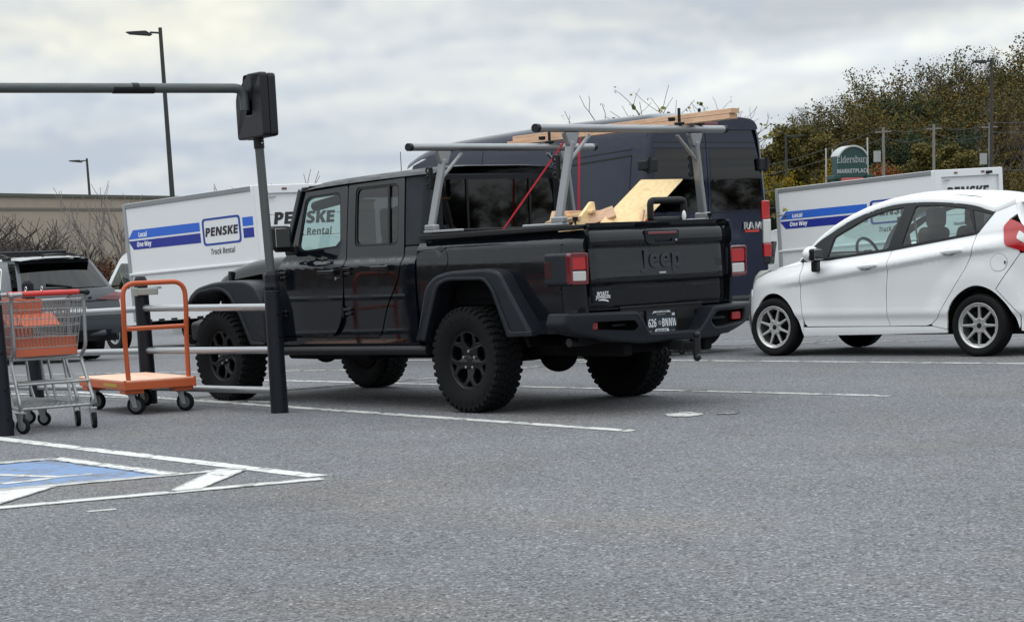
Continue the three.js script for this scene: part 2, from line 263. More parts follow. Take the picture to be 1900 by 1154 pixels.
// ---------------------------------------------------------------- ground
const terrain = (x, Z) => -0.02 * (Z < 21 ? 0 : Z < 27 ? (Z - 21) ** 2 / 12 : Math.min(Z, 62) - 24);
const G = (x, Z, up = 0) => V(x, terrain(x, Z) + up, -Z);
{
  const s = 2048, r = rng(21), white = new Float32Array(s * s); for (let i = 0; i < s * s; i++) white[i] = r();
  const cell = (i, j, p, o) => white[((Math.floor(j / p) * 131 + o * 977) % s) * s + ((Math.floor(i / p) * 71 + Math.floor(j / p) * 29 + o * 331) % s)];
  const sm = (i, j, p, o) => { const n = s / p, X = Math.floor(i / p), Y = Math.floor(j / p), u = i / p - X, v = j / p - Y, k = (a, b) => white[(((b % n) * 37 + o * 211) % s) * s + (((a % n) * 53 + o * 97 + (b % n) * 17) % s)]; return lerp(lerp(k(X, Y), k(X + 1, Y), u), lerp(k(X, Y + 1), k(X + 1, Y + 1), u), v); };
  // stones of 8 to 16 mm in a dark binder: nearest of scattered points
  const stones = new Float32Array(s * s).fill(0);
  for (let k = 0; k < 330000; k++) {
    const x = Math.floor(r() * s), y = Math.floor(r() * s), R = 1.3 + r() * 2.0, tone = r() < 0.10 ? 0.6 + r() * 0.9 : (r() - 0.55) * 1.1, m = Math.ceil(R), e = 0.6 + r() * 0.8;
    for (let b = -m; b <= m; b++) for (let a = -m; a <= m; a++) if (a * a * e + b * b / e <= R * R) stones[((y + b + s) % s) * s + ((x + a + s) % s)] = tone;
  }
  const big = (i, j) => 0.5 * sm(i, j, 512, 1) + 0.3 * sm(i, j, 128, 2) + 0.2 * sm(i, j, 32, 3);
  const tex = (f, srgb) => noiseTex(s, f, srgb);
  const map = tex((i, j) => {
    const k = j * s + i, st = stones[k];
    let v = 0.131 * (1 + 1.2 * st + 0.6 * (white[k] - 0.5) + 0.30 * (big(i, j) - 0.5) + 0.2 * (sm(i, j, 8, 5) - 0.5));
    v = Math.max(0.015, v); const q = (x) => x <= 0.0031308 ? 12.92 * x : 1.055 * x ** (1 / 2.4) - 0.055;
    return [q(v * 0.965), q(v * 0.982), q(v * 1.06)];
  }, true);
  const bump = tex((i, j) => { const st = stones[j * s + i]; return 0.45 + 0.25 * Math.abs(st) + 0.2 * (white[j * s + i] - 0.5) + 0.3 * (sm(i, j, 4, 9) - 0.5); });
  const ground = std(C(1, 1, 1), 0.92, 0, { map, bumpMap: bump, bumpScale: 0.010, vertexColors: true });
  const xs = [], zs = []; let a = -260; while (a < 260) { xs.push(a); const d = Math.abs(a - 0); a += d < 9 ? 0.35 : d < 30 ? 1.2 : 12; }
  a = -25; while (a < 330) { zs.push(a); a += a < 0 ? 4 : a < 30 ? 0.35 : a < 70 ? 1.5 : 12; } zs.push(700);
  xs.push(300);
  const pos = [], uv = [], col = [], idx = [];
  for (const z of zs) for (const x of xs) {
    pos.push(x, terrain(x, z), -z); uv.push(x / 5.1, z / 5.1);
    const u = (x + z) * 0.707, w = (z - x) * 0.707;
    let k = 1 + 0.07 * n2(x * 0.16, z * 0.16) + 0.05 * n2(x * 0.9 + 7, z * 0.9) + 0.04 * n2(u * 0.8, w * 0.12 + 3) + 0.03 * n2(x * 2.7, z * 2.7 + 40);
    k -= 0.16 * smooth(0.55, 0.9, n2(x * 0.55 + 31, z * 0.55)) * (0.6 + 0.4 * n2(x * 3, z * 3));   // old oil and patch stains
    const br = smooth(0.15, 0.75, n2(x * 0.35 + 90, z * 0.35 + 12)) * 0.05 + 0.03 * n2(x * 1.7, z * 1.7 + 8);
    k *= 1 + 0.05 * n2(x * 0.07 + 3, z * 0.07); col.push(k * (1 + br), k, k * (1 - 1.3 * br));
  }
  const n = xs.length; for (let j = 0; j + 1 < zs.length; j++) for (let i = 0; i + 1 < n; i++) { const p = j * n + i; idx.push(p, p + 1, p + n, p + 1, p + n + 1, p + n); }
  const g = new THREE.BufferGeometry(); g.setAttribute('position', new THREE.Float32BufferAttribute(pos, 3)); g.setAttribute('uv', new THREE.Float32BufferAttribute(uv, 2)); g.setAttribute('color', new THREE.Float32BufferAttribute(col, 3)); g.setIndex(idx); g.computeVertexNormals();
  const gm = new THREE.Mesh(g, ground); gm.name = 'parking_lot_ground'; gm.receiveShadow = true; gm.userData.kind = 'structure'; gm.userData.label = 'grey speckled asphalt of the parking lot'; scene.add(gm);
}
// painted markings: worn at the edges, the stones showing through
const paintTex = (r, g, b, wear) => noiseTex(512, (i, j) => { const a = grime(i * 0.5, j * 0.5), f = grime(i * 2 + 77, j * 2 + 31), k = smooth(wear, wear + 0.16, 0.55 * a + 0.45 * f), q = (x) => 1.055 * x ** (1 / 2.4) - 0.055, m = 0.93 + 0.14 * (f - 0.5); return [q(lerp(0.13, r * m, k)), q(lerp(0.132, g * m, k)), q(lerp(0.14, b * m, k))]; }, true);
M.linePaint = std(C(1, 1, 1), 0.75, 0, { map: paintTex(0.60, 0.60, 0.58, 0.335) });
M.linePaint2 = std(C(1, 1, 1), 0.75, 0, { map: paintTex(0.64, 0.64, 0.625, 0.305) });
M.bluePaint = std(C(1, 1, 1), 0.7, 0, { map: paintTex(0.15, 0.245, 0.43, 0.335) });
const paintRnd = rng(91);
function flat(name, poly, mat, up, label, rough = 0.011) { // a painted patch on the ground with an uneven edge
  const P = []; for (let i = 0; i < poly.length; i++) { const a = poly[i], b = poly[(i + 1) % poly.length], L = Math.hypot(b[0] - a[0], b[1] - a[1]), n = Math.max(1, Math.ceil(L / 0.06)); for (let k = 0; k < n; k++) P.push([lerp(a[0], b[0], k / n) + (paintRnd() - 0.5) * rough, lerp(a[1], b[1], k / n) + (paintRnd() - 0.5) * rough]); }
  const g = skin(P, [], (x, z) => G(x, z, up), { max: 0.8, th: up + 0.001, flip: true });
  const m = struct(name, g, mat); if (label) m.userData.label = label; return m;
}
function stripe(name, a, b, w, up = 0.004, mat = M.linePaint, label) {
  const L = Math.hypot(b[0] - a[0], b[1] - a[1]), nx = -(b[1] - a[1]) / L * w / 2, nz = (b[0] - a[0]) / L * w / 2;
  return flat(name, [[a[0] + nx, a[1] + nz], [b[0] + nx, b[1] + nz], [b[0] - nx, b[1] - nz], [a[0] - nx, a[1] - nz]], mat, up, label);
}
stripe('stall_line', [-4.35, 21.0], [0.86, 13.63], 0.11, 0.002, M.linePaint, 'white stall line running from the cart corral past the black pickup');
stripe('stall_line', [-4.9, 24.3], [2.98, 15.68], 0.1, 0.002, M.linePaint, 'white stall line passing under the black pickup');
stripe('stall_line', [-1.2, 25.2], [5.6, 17.98], 0.1, 0.002, M.linePaint, 'white stall line between the pickup and the white hatchback');
stripe('stall_line', [-2.9, 19.2], [-0.4, 20.78], 0.08, 0.0035, M.linePaint, 'white cross line behind the cart corral');
stripe('stall_line', [0.05, 21.55], [4.3, 25.6], 0.08, 0.0035, M.linePaint, 'white cross line under the navy van and the hatchback nose');
stripe('stall_line', [2.1, 25.55], [9.5, 21.9], 0.1, 0.002, M.linePaint, 'white stall line beyond the white hatchback');
stripe('stall_line', [2.2, 28.4], [7.2, 26.6], 0.1, 0.002, M.linePaint, 'white stall line behind the navy van');
stripe('stall_line', [-5.6, 21.7], [-2.0, 18.05], 0.08, 0.0035, M.linePaint, 'white line under the orange platform cart');
stripe('stall_line', [-6.5, 26.2], [-1.5, 22.9], 0.09, 0.002, M.linePaint, 'white line behind the corral rails');
stripe('accessible_stall_line', [-5.1, 17.2], [-1.06, 11.60], 0.13, 0.002, M.linePaint2, 'bold white side line of the accessible stall');
stripe('accessible_stall_line', [-4.3, 9.95], [-1.02, 11.44], 0.12, 0.0035, M.linePaint2, 'bold white end line of the accessible stall');
stripe('accessible_stall_line', [-3.6, 11.25], [-1.56, 12.23], 0.11, 0.0035, M.linePaint2, 'white line along the blue accessible square');
stripe('accessible_stall_line', [-1.96, 12.05], [-2.97, 13.47], 0.11, 0.005, M.linePaint2, 'white border across the blue accessible square');
stripe('accessible_stall_line', [-2.93, 13.42], [-4.5, 12.66], 0.1, 0.005, M.linePaint2, 'white far border of the blue accessible square');
flat('hatch_bar', [[-1.83, 11.10], [-1.66, 11.18], [-1.53, 12.12], [-1.72, 12.24]], M.linePaint2, 0.005, 'short white hatch bar at the stall corner');
flat('hatch_bar', [[-3.06, 10.55], [-2.72, 10.66], [-2.56, 11.64], [-2.86, 11.6]], M.linePaint2, 0.005, 'white hatch bar below the blue square');
flat('accessible_square', [[-1.99, 12.06], [-2.96, 13.42], [-4.45, 12.68], [-3.5, 11.33]], M.bluePaint, 0.002, 'worn blue painted square with wheelchair symbol');
{ // the visible strokes of the wheelchair symbol
  flat('symbol_stroke', [[-3.45, 12.62], [-3.07, 12.44], [-2.85, 12.29], [-2.66, 12.17], [-2.46, 12.26], [-2.48, 12.33], [-2.65, 12.25], [-2.84, 12.37], [-3.06, 12.53], [-3.43, 12.7]], M.linePaint2, 0.0035, 'long white stroke of the wheelchair symbol');
  flat('symbol_stroke', [[-2.9, 11.9], [-2.76, 12.02], [-2.66, 12.13], [-2.72, 12.17], [-2.85, 12.08], [-2.97, 11.97]], M.linePaint2, 0.0035, 'short white stroke of the wheelchair symbol');
  flat('symbol_stroke', [[-3.5, 11.9], [-3.15, 12.02], [-3.0, 11.98], [-3.02, 12.06], [-3.15, 12.12], [-3.5, 12.02]], M.linePaint2, 0.0035, 'white stroke at the edge of the wheelchair symbol');
}
stripe('paint_mark', [-2.13, 10.36], [-1.99, 10.41], 0.05, 0.002, M.linePaint2, 'small stray white dash on the asphalt');
flat('paint_mark', circle(1.31, 14.78, 0.2, 14).map(([x, z]) => [1.31 + (x - 1.31) * 0.68, 14.78 + (z - 14.78) * 0.95]), M.linePaint, 0.004, 'round white paint spot behind the pickup', 0.03);
flat('paint_mark', circle(1.62, 14.72, 0.09, 8).map(([x, z]) => [x, 14.72 + (z - 14.72) * 0.9]), std(C(0.24, 0.24, 0.245), 0.9), 0.004, 'faint white smear beside the paint spot', 0.04);
// ---------------------------------------------------------------- wheels
// axis along z, the outer face toward -z
function tyreGeo(R, w, rim, mud) {
  const h = w / 2, sh = R - (mud ? 0.012 : 0.0), P = [[rim - 0.01, -h * 0.72], [rim + 0.012, -h * 0.86], [lerp(rim, R, 0.45), -h], [lerp(rim, R, 0.8), -h * 0.97], [sh - 0.018, -h * 0.9], [sh - 0.003, -h * 0.76], [sh, -h * 0.5], [sh + 0.002, 0], [sh, h * 0.5], [sh - 0.003, h * 0.76], [sh - 0.018, h * 0.9], [lerp(rim, R, 0.8), h * 0.97], [lerp(rim, R, 0.45), h], [rim + 0.012, h * 0.86], [rim - 0.01, h * 0.72]];
  const g = [lathe(P, 56).rotateX(Math.PI / 2)];
  if (mud) { // tread blocks and shoulder lugs
    const n = 42;
    for (let i = 0; i < n; i++) for (const s of [-1, 1]) {
      const a = (i + (s > 0 ? 0.5 : 0)) / n * 2 * Math.PI, long = i % 2 ? 0.04 : 0.058;
      const m = (gg, ang) => gg.rotateZ(ang);
      g.push(m(box(R - 0.014, 0, s * h * 0.62, 0.026, 0.040, h * 0.52, 0.004), a));                               // shoulder block
      g.push(m(box(R - 0.030, 0, s * h * 0.94, long * 0.8, 0.030, 0.014, 0.005), a));                               // side lug
      g.push(m(box(R - 0.012, 0, s * h * 0.17, 0.024, 0.034, h * 0.27, 0.003).rotateX(s * 0.35), a + 0.06));    // centre block
    }
    for (let i = 0; i < 26; i++) if (i % 13 < 6) g.push(new THREE.BoxGeometry(0.03, 0.012, 0.003).translate(lerp(rim, R, 0.52), 0, -h - 0.0005).rotateZ(i / 26 * 2 * Math.PI + 0.6)); // raised lettering
  } else for (const z of [-0.3, 0.3]) g.push(new THREE.TorusGeometry(R + 0.0006, 0.003, 4, 48).translate(0, 0, z * w));
  return fin(g);
}
function openings(kind, R) {
  const pol = (r, a) => [r * Math.cos(a), r * Math.sin(a)], out = [];
  if (kind === 'star') for (let i = 0; i < 5; i++) {
    const a = -Math.PI / 2 + (i + 0.5) / 5 * 2 * Math.PI, b = -Math.PI / 2 + i / 5 * 2 * Math.PI;
    out.push(fil([pol(R * 0.36, a), pol(R * 0.60, a + 0.40), pol(R * 0.87, a + 0.26), pol(R * 0.90, a), pol(R * 0.87, a - 0.26), pol(R * 0.60, a - 0.40)], R * 0.07));
    out.push(fil([pol(R * 0.69, b), pol(R * 0.885, b + 0.20), pol(R * 0.905, b), pol(R * 0.885, b - 0.20)], R * 0.03));
  } else { const n = kind; for (let i = 0; i < n; i++) { const a = (i + 0.5) / n * 2 * Math.PI + Math.PI / 2, w = Math.PI / n, k = (r) => w - 0.070 * (n > 6 ? 1 : 1.8) * R / 0.215 * 0.19 / r * (0.72 + 0.32 * (0.2 / r) * 0.3); out.push(fil([pol(R * 0.33, a), pol(R * 0.40, a + k(R * 0.40) * 0.86), pol(R * 0.865, a + k(R * 0.865)), pol(R * 0.9, a), pol(R * 0.865, a - k(R * 0.865)), pol(R * 0.40, a - k(R * 0.40) * 0.86)], R * 0.04)); } }
  return out;
}
const wheelCache = {};
function wheel(parent, X, Y, s, { R, w, rim, kind, nuts, mud, rimMat, tyreMat, name = 'wheel', cap }) {
  const key = [R, w, rim, kind, mud].join();
  const c = wheelCache[key] ??= (() => {
    const face = -w / 2 + (mud ? 0.045 : 0.022);
    const disc = ext(circle(0, 0, rim, 64), openings(kind, rim), 0.032, 0.006, 2).translate(0, 0, face);
    const p = disc.attributes.position; for (let i = 0; i < p.count; i++) { const r = Math.hypot(p.getX(i), p.getY(i)) / rim; p.setZ(i, p.getZ(i) + (mud ? 0.028 * (1 - r) * (1 - r) * 2 : 0.014 * (1 - r))); } disc.computeVertexNormals();
    const lip = lathe([[rim * 0.9, face + 0.02], [rim * 0.93, face + 0.004], [rim * 0.99, face - 0.010], [rim + 0.008, face - 0.014], [rim + 0.012, face - 0.006], [rim + 0.004, face + 0.03], [rim * 0.93, face + 0.06], [rim * 0.93, w / 2 - 0.02]], 56).rotateX(Math.PI / 2);
    const hub = lathe([[0.0001, face + 0.005], [rim * 0.12, face + 0.007], [rim * 0.145, face + 0.014], [rim * 0.15, face + 0.05]], 24).rotateX(Math.PI / 2);
    return { tyre: tyreGeo(R, w, rim, mud), rim: fin([disc, lip]), hub, nut: new THREE.CylinderGeometry(0.0105, 0.0115, 0.03, 6).rotateX(Math.PI / 2), brake: fin([new THREE.CircleGeometry(rim * 0.95, 32).translate(0, 0, w / 2 - 0.03), lathe([[0.0001, 0], [rim * 0.68, 0], [rim * 0.68, 0.02], [0.0001, 0.02]], 32).rotateX(Math.PI / 2).translate(0, 0, 0.0), box(rim * 0.45, rim * 0.3, 0.0, 0.10, 0.14, 0.07, 0.01)]), face };
  })();
  const o = part(name, parent); o.position.set(X, R, -s * Y); if (s < 0) o.rotation.y = Math.PI; o.rotation.z = s * X * 1.7;
  mesh('tyre', c.tyre, tyreMat ?? M.rubber2, o); mesh('rim', c.rim, rimMat, o); mesh('hub_cap', c.hub, cap ?? rimMat, o); mesh('brake_disc', c.brake, M.dark, o);
  for (let i = 0; i < nuts; i++) { const a = i / nuts * 2 * Math.PI + Math.PI / 2, m = mesh('wheel_nut', c.nut, M.alloy, o); m.position.set(rim * 0.29 * Math.cos(a), rim * 0.29 * Math.sin(a), c.face + (mud ? 0.018 : 0.006)); }
  return o;
}
const seat = (parent, X, Y, base = 0.62, mat = M.fabric, k = 1) => {
  const g = part('seat', parent);
  mesh('cushion', box(X, base + 0.06, -Y, 0.5, 0.16, 0.48, 0.06), mat, g);
  mesh('backrest', box(0, 0.32, 0, 0.14, 0.62, 0.46, 0.065).rotateZ(0.24).translate(X - 0.24, base + 0.08, -Y), mat, g);
  mesh('headrest', [box(X - 0.40, base + 0.80 * k, -Y, 0.11, 0.2, 0.27, 0.05), rod(V(X - 0.37, base + 0.62, -Y - 0.06), V(X - 0.4, base + 0.75 * k, -Y - 0.06), 0.008), rod(V(X - 0.37, base + 0.62, -Y + 0.06), V(X - 0.4, base + 0.75 * k, -Y + 0.06), 0.008)], M.headrest, g);
};
const steering = (parent, X, Y, Z, r = 0.18) => { const g = [new THREE.TorusGeometry(r, 0.016, 8, 32).rotateY(Math.PI / 2)]; g.push(rod(V(0, 0, 0), V(0, 0, r), 0.015), rod(V(0, 0, 0), V(0, 0, -r), 0.015), rod(V(0, 0, 0), V(0, -r, 0), 0.015), box(0, 0, 0, 0.05, 0.1, 0.14, 0.02)); mesh('steering_wheel', fin(g).rotateZ(-0.4).translate(X, Z, -Y), M.plastic, parent); };

// ---------------------------------------------------------------- black pickup
{
  const P = thing('pickup_truck', 'black four-door pickup truck with aluminium ladder rack carrying lumber', 'pickup truck');
  pose(P, 0.4406, 16.4478, 0.69842);
  const sideY = (X, Z) => (Z < 1.19 ? 0.797 - 0.014 * ((Z - 0.98) / 0.45) ** 2 * (Z < 0.98 ? 1 : 0.5) : 0.791 - 0.108 * ((Z - 1.19) / 0.63) ** 1.1) - 0.030 * smooth(1.145, 1.21, Z) - (X > 2.3 ? 0.10 * (X - 2.3) ** 2 : 0);
  const bedY = (X, Z) => 0.800 - 0.045 * smooth(1.24, 1.345, Z) - 0.04 * ((Z - 1.0) / 0.42) ** 2 - 0.02 * smooth(-1.0, -1.24, X);
  const inset = (f, d) => (X, Z) => f(X, Z) - d;
  const winF = fil([[2.412, 1.31], [2.352, 1.715], [2.28, 1.742], [1.845, 1.757], [1.782, 1.305], [2.34, 1.276]], 0.055);
  const winR = fil([[1.588, 1.30], [1.637, 1.781], [1.052, 1.788], [0.997, 1.302]], 0.055);
  const doorF = fil([[2.66, 1.22, 0.03], [2.69, 0.62, 0.05], [2.66, 0.578, 0.04], [1.90, 0.570, 0.07], [1.775, 0.69, 0.08], [1.708, 0.96, 0.1], [1.694, 1.2, 0.1], [1.75, 1.802, 0.02], [2.37, 1.777, 0.03], [2.50, 1.36, 0.04], [2.58, 1.255, 0.04]]);
  const doorR = fil([[1.682, 1.2, 0.1], [1.738, 1.803, 0.02], [0.982, 1.825, 0.02], [0.918, 1.3, 0.05], [0.912, 1.18, 0.08], [0.955, 1.03, 0.09], [1.12, 0.83, 0.09], [1.225, 0.60, 0.06], [1.28, 0.575, 0.03], [1.62, 0.570, 0.06], [1.692, 0.67, 0.08], [1.70, 0.92, 0.1]]);
  for (const s of [1, -1]) {
    const d1 = mesh('front_door', sideSkin(doorF, [winF], sideY, s, { th: 0.03, max: 0.035 }), M.black, P);
    const d2 = mesh('rear_door', sideSkin(doorR, [winR], sideY, s, { th: 0.03, max: 0.035 }), M.black, P);
    const ring = (w, k) => { const c = w.reduce((a, p) => [a[0] + p[0] / w.length, a[1] + p[1] / w.length], [0, 0]); return w.map(([x, z]) => [x + Math.sign(x - c[0]) * -k * Math.min(1, Math.abs(x - c[0]) / 0.15), z + Math.sign(z - c[1]) * -k * Math.min(1, Math.abs(z - c[1]) / 0.12)]); };
    mesh('window_seal', sideSkin(ring(winF, -0.006), [ring(winF, 0.017)], inset(sideY, 0.006), s, { th: 0.012 }), M.trim, d1);
    mesh('window_seal', sideSkin(ring(winR, -0.006), [ring(winR, 0.017)], inset(sideY, 0.006), s, { th: 0.012 }), M.trim, d2);
    mesh('window_pane', sideSkin(ring(winF, 0.01), [], inset(sideY, 0.016), s, { th: 0 }), M.glass, d1);
    mesh('window_pane', sideSkin(ring(winR, 0.01), [], inset(sideY, 0.016), s, { th: 0 }), M.privacy, d2);
    mesh('window_divider', bar(V(1.125, 1.30, -s * (sideY(1.1, 1.30) - 0.008)), V(1.193, 1.785, -s * (sideY(1.1, 1.785) - 0.008)), 0.026, 0.014), M.trim, d2);
    for (const [d, x, z] of [[d1, 1.90, 1.104], [d2, 1.155, 1.126]]) {
      const y = sideY(x, z);
      mesh('door_handle', [box(x, z, -s * (y + 0.036), 0.225, 0.036, 0.026, 0.012), box(x + 0.095, z, -s * (y + 0.014), 0.03, 0.036, 0.05, 0.008), box(x - 0.095, z, -s * (y + 0.014), 0.045, 0.044, 0.05, 0.008)], M.black, d);
      mesh('handle_cup', skin(circle(0, 0, 0.07, 20).map(([a, b]) => [a * 1.15, b * 0.55]), [], (u, v) => V(x + u, z - 0.012 + v, -s * (y + 0.003)), { th: 0, flip: s > 0 }), M.trim, d);
    }
    if (s > 0) mesh('key_lock', new THREE.CylinderGeometry(0.013, 0.014, 0.014, 14).rotateX(Math.PI / 2).translate(1.79, 1.052, -(sideY(1.79, 1.05) + 0.008)), M.chrome, d1);
    for (const [d, x, z] of [[d1, 2.585, 1.09], [d1, 2.605, 0.765], [d2, 1.635, 1.108], [d2, 1.652, 0.778]]) {
      const y = sideY(x, z);
      mesh('hinge', [box(x, z + 0.018, -s * (y + 0.012), 0.115, 0.026, 0.024, 0.006), box(x - 0.01, z - 0.018, -s * (y + 0.010), 0.085, 0.022, 0.02, 0.006), rod(V(x + 0.06, z - 0.045, -s * (y + 0.016)), V(x + 0.06, z + 0.045, -s * (y + 0.016)), 0.014)], M.black, d);
    }
    // body behind and below the doors
    mesh('door_jamb', sideSkin([[2.68, 0.52], [2.66, 1.22], [0.80, 1.22], [0.80, 0.52]], [], inset(sideY, 0.032), s, { th: 0 }), M.black, P);
    mesh('cab_side', sideSkin(fil([[0.898, 1.285, 0.02], [0.900, 1.18, 0.08], [0.943, 1.02, 0.09], [1.108, 0.82, 0.09], [1.214, 0.59, 0.05], [1.26, 0.562], [2.70, 0.562], [2.72, 0.50], [0.735, 0.505], [0.735, 1.285]]), [], sideY, s, { th: 0.03, max: 0.04 }), M.black, P);
    mesh('hard_top_corner', sideSkin(fil([[0.968, 1.825], [0.902, 1.296], [0.70, 1.296], [0.62, 1.296], [0.632, 1.80, 0.02], [0.66, 1.835]]), [], (X, Z) => sideY(X, Z) - 0.004 - 0.055 * smooth(0.74, 0.62, X) ** 2, s, { th: 0.03, max: 0.05 }), M.flare, P);
    mesh('cowl_side', sideSkin(fil([[2.672, 1.20, 0.03], [2.705, 0.56], [3.02, 0.56], [3.02, 1.135], [2.74, 1.145]]), [], (X, Z) => sideY(X, Z) - 0.03, s, { th: 0.03 }), M.black, P);
    // bed
    const bed = mesh('bed_side', sideSkin(fil([[0.705, 1.300, 0.01], [-1.215, 1.338, 0.015], [-1.225, 1.19], [-1.225, 0.74], [-1.0, 0.70], [-0.62, 0.685], [-0.56, 0.59], [-0.38, 0.94, 0.1], [-0.29, 1.02, 0.08], [0.17, 1.03, 0.1], [0.30, 0.985, 0.08], [0.52, 0.52], [0.705, 0.51]]), [], bedY, s, { th: 0.03, max: 0.04 }), M.black, P);
    mesh('bed_rail', sideExt(fil([[0.66, 1.322, 0.01], [-1.20, 1.345, 0.01], [-1.20, 1.378, 0.012], [0.66, 1.368, 0.012]]), [], 0.675, 0.792, s, 0.008), M.plastic, P);
    mesh('bed_inner_wall', sideExt([[0.7, 0.86], [-1.2, 0.86], [-1.2, 1.33], [0.7, 1.3]], [], 0.67, 0.70, s, 0), M.dark, P);
    mesh('bed_lower_trim', sideSkin([[-0.65, 0.592], [-0.62, 0.684], [-1.0, 0.699], [-1.16, 0.735], [-1.16, 0.605]], [], inset(bedY, -0.012), s, { th: 0.03 }), M.flare, P);
    if (s > 0) { const f = mesh('fuel_door', sideSkin(circle(0.395, 1.172, 0.088, 28), [], inset(bedY, -0.004), s, { th: 0.006 }), M.black, P); mesh('finger_notch', sideSkin(fil([[0.455, 1.262], [0.39, 1.222], [0.34, 1.26], [0.40, 1.272]], 0.01), [], inset(bedY, -0.007), s, { th: 0 }), M.trim, f); }
    // flares
    const ff = fil([[3.97, 0.865, 0.02], [3.90, 0.945, 0.04], [3.78, 1.010, 0.06], [3.516, 1.054, 0.1], [3.217, 1.066, 0.1], [2.972, 1.055, 0.08], [2.845, 1.01, 0.06], [2.735, 0.88, 0.06], [2.70, 0.78, 0.04], [2.70, 0.515, 0.01], [2.935, 0.515, 0.01], [3.09, 0.77, 0.05], [3.235, 0.935, 0.06], [3.34, 0.985, 0.05], [3.45, 0.995, 0.04], [3.71, 0.972, 0.06], [3.86, 0.905, 0.04], [3.93, 0.835, 0.02]]);
    const fe = mesh('front_fender', sideExt(ff, [], 0.60, 0.935, s, 0.02), M.flare, P);
    mesh('fender_lip', sideExt(fil([[3.91, 0.90, 0.02], [3.75, 0.985, 0.05], [3.45, 1.015, 0.05], [3.33, 1.005, 0.05], [3.21, 0.95, 0.06], [3.07, 0.785, 0.05], [2.90, 0.535, 0.02], [2.72, 0.53, 0.01], [2.72, 0.505, 0.01], [2.937, 0.505, 0.01], [3.095, 0.765, 0.05], [3.24, 0.93, 0.06], [3.345, 0.98, 0.05], [3.45, 0.99, 0.05], [3.72, 0.965, 0.05], [3.88, 0.885, 0.02]]), [], 0.88, 0.946, s, 0.008), M.flare, fe);
    mesh('fender_vent', [box(2.80, 0.94, -s * 0.806, 0.10, 0.14, 0.03, 0.01), box(2.80, 0.96, -s * 0.818, 0.06, 0.018, 0.02, 0.004), box(2.81, 0.92, -s * 0.818, 0.06, 0.018, 0.02, 0.004)], M.trim, P);
    if (s > 0) mesh('turn_lamp', box(3.935, 0.905, -s * 0.86, 0.05, 0.035, 0.10, 0.012), M.clearLens, fe);
    const rf = fil([[0.60, 0.548, 0.01], [0.455, 0.965, 0.06], [0.335, 1.048, 0.06], [0.15, 1.082, 0.08], [-0.30, 1.092, 0.06], [-0.45, 1.062, 0.05], [-0.565, 0.90, 0.05], [-0.80, 0.596, 0.01], [-0.535, 0.585, 0.01], [-0.365, 0.935, 0.06], [-0.28, 1.012, 0.05], [0.16, 1.016, 0.06], [0.285, 0.975, 0.06], [0.475, 0.552, 0.01]]);
    const re = mesh('rear_fender_flare', sideExt(rf, [], 0.74, 0.925, s, 0.022), M.flare, P);
    mesh('fender_lip', sideExt(fil([[0.505, 0.55, 0.01], [0.315, 0.99, 0.06], [0.165, 1.036, 0.06], [-0.285, 1.032, 0.05], [-0.385, 0.945, 0.05], [-0.56, 0.62, 0.03], [-0.80, 0.628, 0.01], [-0.815, 0.59, 0.01], [-0.53, 0.58, 0.01], [-0.36, 0.93, 0.06], [-0.275, 1.006, 0.05], [0.155, 1.010, 0.06], [0.28, 0.968, 0.06], [0.47, 0.548, 0.01]]), [], 0.87, 0.938, s, 0.008), M.flare, re);
    mesh('wheel_well', [sideExt([[0.5, 0.5], [0.3, 1.0], [-0.3, 1.03], [-0.58, 0.5], [-0.62, 0.5], [-0.33, 1.06], [0.33, 1.05], [0.56, 0.5]], [], 0.40, 0.78, s, 0), sideExt([[0.55, 0.5], [0.33, 1.05], [-0.33, 1.06], [-0.6, 0.5]], [], 0.38, 0.40, s, 0)], M.dark, P);
    mesh('side_step', [rod(V(2.55, 0.455, -s * 0.875), V(0.50, 0.475, -s * 0.875), 0.037, 0.037, 14), ...[2.3, 1.5, 0.7].map((x) => bar(V(x, 0.47, -s * 0.60), V(x, 0.46, -s * 0.87), 0.05, 0.03))], M.plastic, P);
    // tail lamp: wraps round the corner
    const L = part('tail_lamp', P), yc = 0.828;
    mesh('housing', box(-1.09, 1.064, -s * 0.822, 0.285, 0.236, 0.196, 0.028), M.flare, L);
    mesh('lamp_surround', rearExt(fil([[0.738, 0.950], [0.922, 0.953], [0.922, 1.180], [0.738, 1.178]].map(([y, z]) => [s * y, z]), 0.026), [fil([[0.756, 0.972], [0.904, 0.974], [0.904, 1.158], [0.756, 1.157]].map(([y, z]) => [s * y, z]), 0.014)], -1.247, -1.20, 0.006), M.redDark, L);
    mesh('brake_lens', rearExt(fil([[0.757, 1.056], [0.903, 1.057], [0.903, 1.157], [0.757, 1.156]].map(([y, z]) => [s * y, z]), 0.012), [], -1.241, -1.21, 0.005), M.redLens, L);
    mesh('reverse_lens', rearExt(fil([[0.762, 0.976], [0.898, 0.977], [0.898, 1.048], [0.762, 1.047]].map(([y, z]) => [s * y, z]), 0.012), [], -1.243, -1.21, 0.005), M.clearLens, L);
    mesh('side_marker', box(-1.0, 1.06, -s * 0.9185, 0.07, 0.12, 0.006, 0.003), phys(C(0.035, 0.008, 0.010), { roughness: 0.3, specularIntensity: 0.6 }), L);
    // mirror
    const mi = part('door_mirror', P);
    mesh('mirror_shell', box(0, 0, 0, 0.13, 0.20, 0.20, 0.035).rotateY(s * 0.12).translate(2.33, 1.405, -s * 0.985), M.plastic, mi);
    mesh('mirror_arm', [box(2.40, 1.318, -s * 0.88, 0.07, 0.06, 0.20, 0.02), box(2.42, 1.30, -s * 0.80, 0.16, 0.08, 0.05, 0.02)], M.plastic, mi);
